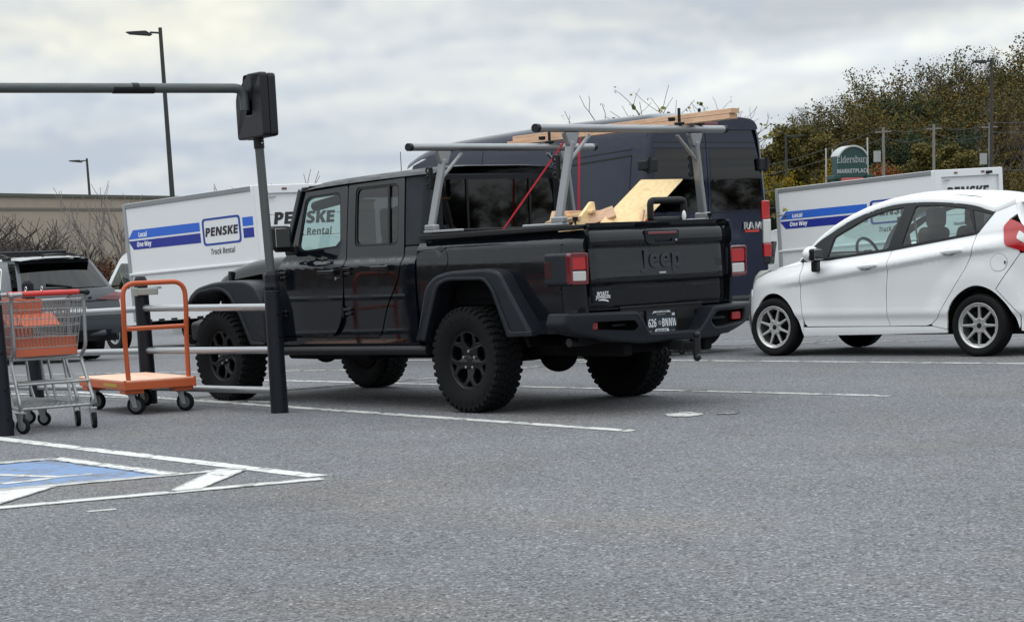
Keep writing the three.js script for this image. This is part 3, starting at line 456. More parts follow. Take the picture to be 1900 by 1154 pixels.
    mesh('mirror_glass', box(0, 0, 0, 0.006, 0.155, 0.155, 0.003).rotateY(s * 0.12).translate(2.262, 1.405, -s * 0.993), M.mirror, mi);
    // windscreen pillar
    mesh('windscreen_pillar', bar(V(2.565, 1.29, -s * 0.735), V(2.415, 1.80, -s * 0.655), 0.06, 0.06, 0.012), M.black, P);
  }
  // roof in two panels
  const drip = spline([[0.55, 1.842], [0.99, 1.838], [1.765, 1.822], [2.2, 1.806], [2.45, 1.785]]);
  const roofAt = (x, v) => { const fr = smooth(2.18, 2.44, x), re = smooth(0.72, 0.60, x), y = 0.672 * (1 - v) - 0.02 * re, e = 1 - (1 - v) ** 7; return V(x, drip(x) + (0.068 - 0.045 * fr * fr - 0.012 * re * re) * e - 0.004, y); };
  const roofPanel = (x0, x1) => [1, -1].map((s) => { const rows = []; for (let i = 0; i <= 20; i++) { const x = lerp(x0, x1, i / 20), r = []; for (const v of [0, 0.012, 0.03, 0.06, 0.1, 0.16, 0.25, 0.5, 1]) { const p = roofAt(x, v); r.push(V(p.x, p.y, -s * p.z)); } rows.push(r); } return loft(rows, s > 0); });
  mesh('roof_panel', roofPanel(1.738, 2.44), M.flare, P); mesh('roof_panel', roofPanel(0.60, 1.730), M.flare, P);
  mesh('roof_lining', box(1.5, 1.822, 0, 1.72, 0.012, 1.26, 0), M.dark, P);
  mesh('windscreen_header', bar(V(2.415, 1.795, -0.65), V(2.415, 1.795, 0.65), 0.07, 0.06, 0.015), M.black, P);
  mesh('windscreen', loft([[V(2.555, 1.28, -0.70), V(2.555, 1.28, 0.70)], [V(2.42, 1.80, -0.63), V(2.42, 1.80, 0.63)]]), M.glass, P);
  // rear of the cab
  const rearW = fil([[0.60, 1.372], [0.60, 1.80], [-0.60, 1.80], [-0.60, 1.372]], 0.05);
  mesh('cab_rear', rearExt(fil([[0.70, 0.9], [0.705, 1.3], [0.655, 1.835, 0.03], [-0.655, 1.835, 0.03], [-0.705, 1.3], [-0.70, 0.9]]), [rearW], 0.60, 0.66, 0.012), M.flare, P);
  const rg = mesh('rear_window', rearExt(fil([[0.60, 1.372], [0.60, 1.80], [-0.60, 1.80], [-0.60, 1.372]].map(([y, z]) => [y * 1.005, z]), 0.05), [], 0.606, 0.612, 0), M.privacy, P);
  mesh('window_bar', [bar(V(0.602, 1.38, 0.33), V(0.602, 1.79, 0.33), 0.012, 0.02), bar(V(0.602, 1.38, -0.33), V(0.602, 1.79, -0.33), 0.012, 0.02)], M.trim, rg);
  // hood, grille, front bumper
  {
    const top = spline([[2.6, 1.262], [2.88, 1.262], [3.10, 1.252], [3.40, 1.222], [3.70, 1.165], [3.82, 1.115], [3.88, 1.06]]), wid = (x) => lerp(0.715, 0.60, (x - 2.6) / 1.28), low = (x) => lerp(1.142, 1.055, clamp((x - 2.7) / 1.1));
    const sec = (x, s) => { const w = wid(x), t = top(x), l = Math.min(low(x), t - 0.02); return [[w + 0.004, l], [w, lerp(l, t, 0.5)], [w - 0.02, lerp(l, t, 0.82)], [w - 0.06, t - 0.008], [w - 0.12, t], [w * 0.5, t + 0.012], [0.25, t + 0.02], [0.23, t + 0.034], [0, t + 0.04]].map(([y, z]) => V(x, z, -s * y)); };
    const hood = mesh('hood', [1, -1].map((s) => loft(Array.from({ length: 18 }, (_, i) => sec(lerp(2.62, 3.88, i / 17), s)), s > 0)), M.black, P);
    for (const s of [1, -1]) mesh('hood_latch', [box(3.66, 1.10, -s * 0.63, 0.05, 0.09, 0.03, 0.008)], M.plastic, hood);
    mesh('cowl', box(2.66, 1.255, 0, 0.16, 0.05, 1.30, 0.015), M.plastic, P);
    mesh('engine_bay', box(3.28, 0.86, 0, 1.12, 0.44, 1.12, 0.02), M.dark, P);
    const gr = mesh('grille', ext(fil([[-0.60, 0.68], [0.60, 0.68], [0.61, 1.05], [0.52, 1.12], [-0.52, 1.12], [-0.61, 1.05]], 0.05), [...Array.from({ length: 7 }, (_, i) => fil([[-0.03, 0.80], [0.03, 0.80], [0.03, 1.05], [-0.03, 1.05]].map(([a, b]) => [a + (i - 3) * 0.088, b]), 0.025)), circle(-0.46, 0.93, 0.085, 24), circle(0.46, 0.93, 0.085, 24)], 0.06, 0.01).rotateY(Math.PI / 2).translate(3.84, 0, 0), M.plastic, P);
    for (const s of [1, -1]) mesh('headlight', new THREE.SphereGeometry(0.088, 20, 12).scale(0.4, 1, 1).translate(3.862, 0.93, s * 0.46), M.clearLens, gr);
    mesh('front_bumper', [box(4.06, 0.62, 0, 0.17, 0.20, 1.50, 0.04), box(4.0, 0.62, 0.72, 0.2, 0.17, 0.22, 0.04), box(4.0, 0.62, -0.72, 0.2, 0.17, 0.22, 0.04)], M.plastic, P);
  }
  // tailgate
  {
    const prof = spline([[0.76, -1.195], [0.80, -1.203], [0.90, -1.206], [0.935, -1.208], [0.948, -1.226], [0.96, -1.236], [1.05, -1.232], [1.19, -1.222], [1.208, -1.222], [1.226, -1.238], [1.25, -1.242], [1.30, -1.236], [1.33, -1.222], [1.345, -1.20]]);
    const tg = mesh('tailgate', skin(fil([[-0.728, 0.772], [0.728, 0.772], [0.728, 1.343], [-0.728, 1.343]], 0.02), [], (u, z) => V(prof(z) + 0.028 * smooth(0.60, 0.74, Math.abs(u)) ** 2, z, u), { th: 0.05, max: 0.03, flip: true }), M.black, P);
    mesh('tailgate_back', box(-1.165, 1.06, 0, 0.04, 0.56, 1.44, 0.01), M.plastic, tg);
    mesh('handle_bezel', [rearExt(fil([[0.172, 1.322], [-0.188, 1.319], [-0.178, 1.225], [-0.12, 1.212], [0.115, 1.212], [0.158, 1.228]], 0.018), [fil([[0.10, 1.262], [-0.125, 1.262], [-0.105, 1.226], [0.075, 1.226]], 0.012)], -1.252, -1.222, 0.006)], M.flare, tg);
    mesh('handle_recess', box(-1.238, 1.244, 0.012, 0.006, 0.05, 0.24, 0.002), M.dark, tg);
    mesh('brake_strip', box(-1.253, 1.297, 0.008, 0.008, 0.02, 0.30, 0.004), M.redDark, tg);
    mesh('key_lock', new THREE.CylinderGeometry(0.009, 0.009, 0.012, 12).rotateZ(Math.PI / 2).translate(-1.253, 1.243, 0.145), M.chrome, tg);
    mesh('lettering', onRear(words('Jeep', 0.128, { depth: 0.008, wide: 1.1 }), -1.229, -0.004, 1.088), std(C(0.022, 0.025, 0.032), 0.45), tg);
    mesh('sensor_badge', box(-1.236, 1.006, 0.012, 0.016, 0.017, 0.07, 0.005), M.steel, tg);
    const st = part('dealer_sticker', tg);
    mesh('sticker_line', onRear(words('WYATT', 0.026), -1.2105, 0.578, 0.880), M.printWhite, st);
    mesh('sticker_line', onRear(words('JOHNSON', 0.026, { wide: 0.86 }), -1.2105, 0.578, 0.851), M.printWhite, st);
    mesh('sticker_swoosh', onRear(new THREE.ShapeGeometry(new THREE.Shape([[-0.055, 0], [-0.02, 0.008], [0.02, 0.006], [0.055, -0.004], [0.055, -0.013], [0.02, -0.004], [-0.02, -0.001]].map((p) => new THREE.Vector2(...p)))), -1.2105, 0.578, 0.830), M.printWhite, st);
    mesh('trim_badge', box(-1.229, 1.07, 0.62, 0.008, 0.06, 0.07, 0.003), std(C(0.012, 0.013, 0.017), 0.45), tg);
  }
  mesh('bed_floor', box(-0.25, 0.84, 0, 1.9, 0.05, 1.36, 0), M.dark, P);
  mesh('bed_front_wall', box(0.68, 1.07, 0, 0.04, 0.5, 1.36, 0.005), M.plastic, P);
  mesh('folded_cover', [box(0.45, 1.385, 0, 0.36, 0.028, 1.30, 0.01)], M.plastic, P);
  // rear bumper: two raised ends, a low middle for the plate
  {
    const B = part('rear_bumper', P);
    const outl = fil([[0.965, 0.752, 0.015], [0.40, 0.742, 0.03], [0.265, 0.578, 0.03], [-0.265, 0.572, 0.03], [-0.40, 0.742, 0.03], [-0.965, 0.752, 0.015], [-0.985, 0.665, 0.03], [-0.90, 0.60, 0.04], [-0.62, 0.535, 0.05], [-0.34, 0.505, 0.03], [0.34, 0.505, 0.03], [0.62, 0.535, 0.05], [0.90, 0.60, 0.04], [0.985, 0.665, 0.03]]);
    const hole = (s) => fil([[0.81, 0.702], [0.43, 0.698], [0.37, 0.63], [0.43, 0.585], [0.80, 0.612]].map(([y, z]) => [s * y, z]), 0.025);
    const g = rearExt(outl, [hole(1), hole(-1)], -1.40, -1.19, 0.018);
    const wrap = (g) => { const p = g.attributes.position; for (let i = 0; i < p.count; i++) { const y = Math.abs(p.getZ(i)); p.setX(i, p.getX(i) + 0.55 * Math.max(0, y - 0.42) ** 2 + 0.03 * smooth(0.72, 0.5, p.getY(i))); } g.computeVertexNormals(); return g; };
    const fine = (() => { // cut the long faces so the ends can sweep forward
      const src = g.toNonIndexed ? fin(g) : g, p = src.attributes.position, T = []; const v = (i) => V(p.getX(i), p.getY(i), p.getZ(i));
      const rec = (a, b, c, d) => { const l = [Math.abs(a.z - b.z), Math.abs(b.z - c.z), Math.abs(c.z - a.z)], m = Math.max(...l); if (m < 0.06 || d > 9) { T.push(a, b, c); return; } if (l[0] === m) { const q = a.clone().lerp(b, 0.5); rec(a, q, c, d + 1); rec(q, b, c, d + 1); } else if (l[1] === m) { const q = b.clone().lerp(c, 0.5); rec(a, b, q, d + 1); rec(a, q, c, d + 1); } else { const q = c.clone().lerp(a, 0.5); rec(a, b, q, d + 1); rec(q, b, c, d + 1); } };
      for (let i = 0; i < p.count; i += 3) rec(v(i), v(i + 1), v(i + 2), 0);
      const o = new THREE.BufferGeometry().setFromPoints(T); return o;
    })();
    mesh('bumper_shell', wrap(fine), M.flare, B);
    mesh('plate_panel', [box(-1.225, 0.665, 0, 0.02, 0.22, 0.86, 0.005), box(-1.235, 0.66, -0.225, 0.03, 0.13, 0.05, 0.01)], M.plastic, B);
    mesh('bumper_core', box(-1.17, 0.60, 0, 0.14, 0.16, 1.5, 0.03), M.dark, B);
    for (const s of [1, -1]) {
      mesh('bumper_pocket', box(-1.24, 0.65, -s * 0.58, 0.02, 0.15, 0.46, 0.005), M.dark, B);
      mesh('reflector', box(-1.27, 0.652, -s * 0.752, 0.03, 0.062, 0.10, 0.01), M.redLens, B);
      mesh('tow_hook', box(-1.295, 0.648, -s * 0.52, 0.05, 0.026, 0.14, 0.01), M.plastic, B);
    }
    mesh('socket_cover', box(-1.245, 0.70, 0.46, 0.05, 0.07, 0.06, 0.01), M.plastic, B);
    // licence plate with its frame
    const cv = document.createElement('canvas'); cv.width = 512; cv.height = 272; const x = cv.getContext('2d');
    x.fillStyle = '#0d1219'; x.fillRect(0, 0, 512, 272);
    x.fillStyle = '#12202c'; x.fillRect(0, 60, 512, 160);
    x.fillStyle = '#d9dde0'; x.font = 'bold 118px sans-serif'; x.textBaseline = 'middle'; x.textAlign = 'left';
    x.save(); x.translate(22, 150); x.scale(0.74, 1.16); x.fillText('626', 0, 0); x.restore();
    x.save(); x.translate(262, 150); x.scale(0.70, 1.16); x.fillText('BNNW', 0, 0); x.restore();
    x.strokeStyle = '#cfd4d6'; x.lineWidth = 5; x.beginPath(); x.arc(226, 150, 22, 0, 7); x.stroke(); x.beginPath(); x.moveTo(214, 138); x.lineTo(238, 162); x.stroke();
    x.fillStyle = '#cfd4d8'; x.beginPath(); x.moveTo(96, 44); x.lineTo(120, 4); x.lineTo(400, 4); x.lineTo(424, 34); x.lineTo(396, 26); x.lineTo(124, 26); x.fill();
    x.fillStyle = '#0d1219'; x.font = 'bold 22px sans-serif'; x.textAlign = 'center'; x.fillText('WYATT  JOHNSON', 260, 16);
    x.strokeStyle = '#8d969b'; x.lineWidth = 4; x.beginPath(); for (let i = 0; i < 24; i++) x.lineTo(170 + i * 7, 48 + 7 * Math.sin(i * 2.3)); x.stroke();
    x.fillStyle = '#cfd4d8'; x.beginPath(); x.moveTo(130, 262); x.lineTo(150, 222); x.lineTo(370, 222); x.lineTo(396, 262); x.fill();
    x.fillStyle = '#0d1219'; for (let i = 0; i < 9; i++) x.fillRect(166 + i * 21, 232, 15 - (i % 3) * 2, 20);
    x.fillStyle = '#b9bfc3'; x.fillRect(440, 40, 52, 30); x.fillRect(20, 246, 70, 4); x.fillRect(424, 246, 70, 4);
    const t = new THREE.CanvasTexture(cv); t.colorSpace = THREE.SRGBColorSpace;
    const pl = part('licence_plate', B);
    const face = new THREE.PlaneGeometry(0.305, 0.165); mesh('plate_face', onRear(face, -1.2555, 0.03, 0.648), std(C(1, 1, 1), 0.4, 0, { map: t }), pl);
    mesh('plate_frame', rearExt(fil([[0.19, 0.560], [-0.13, 0.560], [-0.13, 0.737], [0.19, 0.737]], 0.01), [fil([[0.181, 0.567], [-0.121, 0.567], [-0.121, 0.729], [0.181, 0.729]], 0.006)], -1.262, -1.236, 0.003), M.plastic, pl);
  }
  // running gear
  {
    mesh('chassis_frame', [box(1.2, 0.48, 0.42, 5.0, 0.13, 0.09, 0.02), box(1.2, 0.48, -0.42, 5.0, 0.13, 0.09, 0.02), box(1.55, 0.47, 0, 2.1, 0.2, 0.7, 0.05), box(-1.15, 0.5, 0, 0.1, 0.14, 0.95, 0.02), box(2.2, 0.52, 0, 1.2, 0.3, 1.3, 0.03), box(1.1, 0.56, 0, 1.1, 0.2, 1.4, 0.03)], M.dark, P);
    mesh('rear_axle', [rod(V(0, 0.405, -0.78), V(0, 0.405, 0.78), 0.045), new THREE.SphereGeometry(0.15, 16, 12).scale(1, 0.95, 1.05).translate(-0.03, 0.395, 0.02)], M.dark, P);
    mesh('front_axle', [rod(V(3.487, 0.405, -0.78), V(3.487, 0.405, 0.78), 0.04), new THREE.SphereGeometry(0.13, 14, 10).translate(3.487, 0.40, 0.25)], M.dark, P);
    for (const s of [1, -1]) mesh('shock_absorber', rod(V(-0.15, 0.36, -s * 0.55), V(-0.25, 0.75, -s * 0.45), 0.035), M.dark, P);
    mesh('muffler', [rod(V(-0.95, 0.54, -0.36), V(-0.95, 0.54, 0.15), 0.085, 0.085, 20).scale(1, 0.8, 1).translate(0, 0.1, 0), rod(V(-0.95, 0.53, -0.36), V(-0.98, 0.53, -0.72), 0.032, 0.032, 12)], std(C(0.03, 0.03, 0.032), 0.55, 0.4), P);
    mesh('exhaust_pipe', pipe([V(2.2, 0.40, 0.25), V(0.6, 0.42, 0.3), V(0.25, 0.60, 0.3), V(-0.6, 0.60, 0.2), V(-0.9, 0.53, 0.1)], 0.03, 0.1), M.dark, P);
    const hitch = part('tow_hitch', P);
    mesh('receiver_tube', box(-1.36, 0.475, 0, 0.24, 0.075, 0.075, 0.006), M.plastic, hitch);
    mesh('ball_mount', [box(-1.52, 0.470, 0, 0.16, 0.05, 0.05, 0.006), box(-1.585, 0.465, 0, 0.035, 0.13, 0.06, 0.008)], M.plastic, hitch);
    for (const [z, k] of [[0.548, 1], [0.385, -1]]) mesh('tow_ball', [new THREE.SphereGeometry(k > 0 ? 0.027 : 0.03, 16, 12).translate(-1.59, z, 0), rod(V(-1.59, 0.465, 0), V(-1.59, z, 0), 0.015)], M.rimBlack, hitch);
    mesh('safety_chain_loop', [new THREE.TorusGeometry(0.03, 0.007, 6, 16).translate(-1.34, 0.43, -0.09), new THREE.TorusGeometry(0.03, 0.007, 6, 16).translate(-1.34, 0.43, 0.09)], M.plastic, hitch);
    const wo = { R: 0.405, w: 0.265, rim: 0.232, kind: 'star', nuts: 5, mud: true, rimMat: M.rimBlack, tyreMat: M.rubber };
    for (const [X, s] of [[0, 1], [0, -1], [3.487, 1], [3.487, -1]]) wheel(P, X, 0.80, s, wo);
    mesh('spare_wheel', lathe([[0.15, -0.1], [0.36, -0.1], [0.385, -0.05], [0.385, 0.05], [0.36, 0.1], [0.15, 0.1]], 40).translate(-0.72, 0.53, 0.1).scale(1, 1, 1), M.rubber, P);
  }
  // interior
  {
    const I = part('interior', P);
    mesh('cabin_floor', box(1.65, 0.60, 0, 1.95, 0.06, 1.45, 0), M.dark, I);
    mesh('dashboard', box(2.38, 1.12, 0, 0.3, 0.28, 1.36, 0.06), M.plastic, I);
    mesh('instrument_screen', box(2.25, 1.27, 0, 0.03, 0.12, 0.2, 0.01), M.trim, I);
    steering(I, 2.12, 0.37, 1.20);
    for (const y of [0.37, -0.37]) { seat(I, 1.75, y, 0.72); }
    mesh('rear_bench', [box(0.95, 0.82, 0, 0.5, 0.18, 1.25, 0.05), box(0.74, 1.12, 0, 0.14, 0.52, 1.25, 0.05), box(0.72, 1.45, 0.36, 0.1, 0.17, 0.26, 0.04), box(0.72, 1.45, -0.36, 0.1, 0.17, 0.26, 0.04)], M.fabric, I);
    for (const s of [1, -1]) mesh('sport_bar', pipe([V(2.38, 1.66, -s * 0.56), V(1.65, 1.74, -s * 0.57), V(0.92, 1.74, -s * 0.57), V(0.72, 1.25, -s * 0.6)], 0.042, 0.12, 10), M.plastic, I);
    mesh('cross_bar', rod(V(1.65, 1.74, -0.57), V(1.65, 1.74, 0.57), 0.042), M.plastic, I);
  }
  // ladder rack of aluminium posts and bars on the bed rails
  {
    const K = part('ladder_rack', P);
    for (const [xb, xt, zt, base0, base1] of [[0.545, 0.50, 2.03, 0.615, 0.20], [-0.955, -0.99, 2.066, -0.575, -1.015]]) {
      const x = xt, ell = (a, b) => rod(a, b, 0.039, 0.039, 18);
      const cb = part('crossbar', K);
      mesh('bar_tube', fin(new THREE.CylinderGeometry(0.0285, 0.0285, 1.96, 20, 1, true).scale(1.3, 1, 1)).rotateX(Math.PI / 2).translate(x, zt, 0), M.alu, cb);
      for (const s of [1, -1]) mesh('bar_end_cap', new THREE.CylinderGeometry(0.030, 0.030, 0.03, 20).scale(1.3, 1, 1).rotateX(Math.PI / 2).translate(x, zt, s * 0.966), M.plastic, cb);
      for (const s of [1, -1]) {
        const u = part('rack_upright', K), b = V(xb, 1.43, -s * 0.748), t = V(xt, zt - 0.09, -s * 0.640);
        const q = new THREE.Quaternion().setFromUnitVectors(V(0, 1, 0), t.clone().sub(b).normalize()), len = t.distanceTo(b), mid = b.clone().lerp(t, 0.5);
        mesh('post', new RoundedBoxGeometry(0.072, len, 0.038, 2, 0.013).applyQuaternion(q).translate(mid.x, mid.y, mid.z), M.alu, u);
        mesh('post_foot', [box(xb, 1.418, -s * 0.748, 0.13, 0.05, 0.06, 0.014)], M.alu, u);
        mesh('foot_plate', [box((base0 + base1) / 2, 1.388, -s * 0.742, base0 - base1, 0.02, 0.075, 0.006)], M.steel, u);
        mesh('top_bracket', [ext(fil([[-0.03, 0], [0.03, 0], [0.065, 0.085], [0.065, 0.10], [-0.065, 0.10], [-0.065, 0.085]], 0.02), [], 0.05, 0.006).rotateY(-Math.PI / 2).translate(xt + 0.025, zt - 0.13, -s * 0.640)], M.alu, u);
        mesh('brace', bar(V(xt, zt - 0.045, -s * 0.45), V(xt, zt - 0.24, -s * 0.665), 0.028, 0.02, 0.006), M.alu, u);
        mesh('cable_hook', [box(xb + 0.055, 1.80, -s * 0.69, 0.03, 0.17, 0.035, 0.012), ...[0.06, 0, -0.06].map((k) => new THREE.TorusGeometry(0.02, 0.008, 6, 14).rotateY(0.5).translate(xb + 0.07, 1.80 + k, -s * 0.70))], M.plastic, u);
        if (s > 0) mesh('post_sticker', new THREE.PlaneGeometry(0.024, 0.12).applyMatrix4(new THREE.Matrix4().makeBasis(V(0, 0, 1), V(0, 1, 0), V(-1, 0, 0))).rotateX(0.19).translate(xb - 0.0385, 1.545, -s * 0.726), M.printWhite, u);
        mesh('clamp_knob', [new THREE.CylinderGeometry(0.022, 0.018, 0.03, 12).translate(xb - 0.12, 1.42, -s * 0.70), rod(V(xb - 0.12, 1.38, -s * 0.70), V(xb - 0.12, 1.41, -s * 0.70), 0.008)], M.plastic, u);
      }
      for (const y of [-0.48, -0.70]) mesh('load_stop', [box(x, zt + 0.09, -y, 0.02, 0.13, 0.02, 0.006), box(x, zt + 0.04, -y, 0.07, 0.02, 0.05, 0.008)], M.plastic, K);
      mesh('stop_knob', new THREE.CylinderGeometry(0.03, 0.026, 0.026, 14).translate(x, zt + 0.07, 0.40), M.plastic, K);
    }
  }
  P.updateMatrixWorld(true);
  // ---- load: boards, plywood, offcuts, straps: things of their own, placed in the truck's frame
  const grain = (seed, a, b, k) => { const f = createNoise2D(rng(seed)); return noiseTex(256, (i, j) => { const w = f(i / 60, j / 200) * 9, ring = Math.sin((j / 256 * 20 + w * 0.4 + f(i / 150, j / 30)) * 2) * 0.5 + 0.5, fine = f(i / 25, j * 1.3) * 0.5 + 0.5, knot = Math.exp(-(((i - 150) / 12) ** 2 + ((j - 90) / 7) ** 2)) + Math.exp(-(((i - 40) / 8) ** 2 + ((j - 200) / 6) ** 2)); const t = clamp(0.5 * ring + 0.35 * fine + k * knot); return [lerp(a[0], b[0], t), lerp(a[1], b[1], t), lerp(a[2], b[2], t)]; }, true); };
  const stud = std(C(1, 1, 1), 0.75, 0, { map: grain(3, [0.90, 0.76, 0.64], [0.82, 0.65, 0.53], 1.3) }), ply = std(C(1, 1, 1), 0.7, 0, { map: grain(8, [0.99, 0.88, 0.69], [0.93, 0.79, 0.57], 1.5) }), plyEdge = std(C(0.42, 0.27, 0.13), 0.85), endGrain = std(C(0.55, 0.36, 0.22), 0.9);
  const load = (name, label, cat, group) => { const o = thing(name, label, cat, group); o.position.copy(P.position); o.rotation.copy(P.rotation); return o; };
  const board = (name, label, a, b, w, t, roll, mat, group) => { // a board from a to b (X, Y, Z)
    const o = load(name, label, 'lumber', group), A = V(a[0], a[2], -a[1]), B = V(b[0], b[2], -b[1]), d = B.clone().sub(A), L = d.length();
    const g = new RoundedBoxGeometry(L, t, w, 1, 0.003), p = g.attributes.position, uv = g.attributes.uv, nn = g.attributes.normal;
    for (let i = 0; i < p.count; i++) { const side = Math.abs(nn.getY(i)) > 0.5 ? p.getZ(i) : p.getY(i) + 0.3; uv.setXY(i, p.getX(i) / 1.1, side / 0.28); }
    const ends = [1, -1].map((s) => new THREE.PlaneGeometry(w * 0.97, t * 0.94).rotateY(Math.PI / 2 * s).translate(s * (L / 2 + 0.0008), 0, 0));
    const x = d.normalize(), y = V(0, 1, 0).addScaledVector(x, -x.y).normalize(), z = x.clone().cross(y);
    const m = new THREE.Matrix4().makeBasis(x, y, z).multiply(new THREE.Matrix4().makeRotationX(roll)).setPosition((A.x + B.x) / 2, (A.y + B.y) / 2, (A.z + B.z) / 2);
    mesh('plank', g.applyMatrix4(m), mat, o); for (const e of ends) mesh('end_grain', e.applyMatrix4(m), endGrain, o);
    return o;
  };
  board('lumber_board', 'lower of two pale wooden boards lying on the ladder rack', [1.08, -0.565, 2.093], [-1.44, -0.60, 2.128], 0.089, 0.036, 0, stud, 'boards on the ladder rack');
  board('lumber_board', 'upper of two pale wooden boards lying on the ladder rack', [1.02, -0.575, 2.131], [-1.46, -0.60, 2.167], 0.089, 0.036, 0, stud, 'boards on the ladder rack');
  {
    const o = load('plywood_offcut', 'slanted yellow plywood offcut standing up out of the pickup bed', 'plywood');
    const B0 = V(-1.12, 1.355, -0.54), u = V(0, 0, 0.456), v = V(0.30, 0.335, 0.75), n = u.clone().cross(v).normalize().multiplyScalar(-0.018), b = B0.clone().addScaledVector(v, -0.12);
        const vl = v.length();
    const at = (s, t) => b.clone().addScaledVector(u, s / 0.456).addScaledVector(v, t / vl);
    const outline = fil([[0, 0], [0.456, 0], [0.456, vl * 1.12, 0.02], [0, vl * 1.12, 0.01]]);
    mesh('sheet_face', skin(outline, [], (s, t) => at(s, t), { th: 0, max: 0.5, flip: true }), ply, o);
    mesh('sheet_back', skin(outline, [], (s, t) => at(s, t).add(n.clone().negate()), { th: 0, max: 0.5 }), ply, o);
    const edge = []; for (let i = 0; i < outline.length; i++) { const a = outline[i], c = outline[(i + 1) % outline.length], A = at(...a), D = at(...c), off = n.clone().negate(); edge.push(loft([[A, D], [A.clone().add(off), D.clone().add(off)]])); }
    mesh('sheet_edge', edge, plyEdge, o);
  }
  board('lumber_offcut', 'short squared timber offcut poking up over the tailgate corner', [-0.82, 0.64, 1.33], [-1.10, 0.33, 1.462], 0.089, 0.040, 1.05, stud);
  board('lumber_offcut', 'small blond offcut block lying against the plywood', [-0.72, 0.30, 1.37], [-0.98, 0.20, 1.445], 0.075, 0.036, 0.3, stud);
  board('lumber_offcut', 'flat board offcut lying behind the rack post', [-0.45, 0.35, 1.40], [-0.78, 0.60, 1.42], 0.14, 0.036, 0.5, stud);
  board('lumber_offcut', 'narrow lath lying slanted on top of the wood pile', [-0.66, 0.50, 1.44], [-1.02, 0.46, 1.47], 0.045, 0.02, 0.1, ply);
  board('lumber_offcut', 'stubby timber block half hidden behind the squared offcut', [-0.60, 0.12, 1.38], [-0.86, 0.06, 1.47], 0.09, 0.04, -0.3, stud);
  board('lumber_offcut', 'grey weathered board end beside the rack foot', [-0.72, 0.66, 1.40], [-0.98, 0.56, 1.425], 0.07, 0.03, 0.2, std(C(0.42, 0.30, 0.2), 0.85));
  board('lumber_offcut', 'thin batten standing on the plywood face', [-1.14, 0.118, 1.30], [-1.10, 0.03, 1.468], 0.014, 0.03, 0, stud);
  {
    const o = load('lumber_wedge', 'pointed pale wood wedge sticking up between the offcuts', 'lumber');
    mesh('wedge', rearExt(fil([[0.66, 1.34], [0.44, 1.545, 0.02], [0.415, 1.54, 0.01], [0.40, 1.44], [0.44, 1.34]], 0.004), [], -0.98, -0.945, 0.003), ply, o);
    const o2 = load('lumber_board_piece', 'wide pale board lying across the pickup bed', 'lumber');
    mesh('plank', rearExt(fil([[0.66, 1.36], [0.61, 1.488], [0.16, 1.484], [0.16, 1.36]], 0.006), [], -0.76, -0.72, 0.003), stud, o2);
  }
  {
    const o = load('carry_frame', 'square black tubular frame with white oval lamp standing behind the tailgate', 'frame');
    mesh('frame_tube', pipe([V(-1.12, 1.39, 0.02), V(-1.12, 1.535, 0.02), V(-1.12, 1.535, 0.375), V(-1.12, 1.39, 0.375)].map((p) => p), 0.026, 0.035, 12, true), M.plastic, o);
    mesh('frame_panel', box(-1.10, 1.385, 0.2, 0.03, 0.04, 0.34, 0.008), M.plastic, o);
    mesh('frame_foot', [box(-1.12, 1.30, 0.03, 0.05, 0.16, 0.06, 0.01), box(-1.12, 1.30, 0.36, 0.05, 0.16, 0.06, 0.01)], M.plastic, o);
    mesh('oval_lamp', new THREE.SphereGeometry(1, 20, 14).scale(0.014, 0.042, 0.019).translate(-1.155, 1.415, 0.338), std(C(0.72, 0.74, 0.74), 0.3), o);
    for (const z of [0.16, 0.2]) mesh('frame_screw', new THREE.SphereGeometry(0.008, 8, 6).translate(-1.118, 1.41, z), M.redDark, o);
  }
  const ribbon = (label, pts, w) => { const o = load('tie_down_strap', label, 'strap'); const g = []; for (let i = 0; i + 1 < pts.length; i++) { const a = V(pts[i][0], pts[i][2], -pts[i][1]), b = V(pts[i + 1][0], pts[i + 1][2], -pts[i + 1][1]); g.push(bar(a, b, w, 0.003)); } mesh('webbing', g, M.strap, o); return o; };
  ribbon('red ratchet strap slanting from the rack down to the bed rail', [[-0.93, 0.633, 1.99], [-0.25, 0.69, 1.375]], 0.014);
  ribbon('red strap hanging from the rack boards down into the bed', [[0.18, -0.53, 2.08], [0.2, -0.53, 2.0], [0.2, -0.495, 1.42]], 0.022);
}
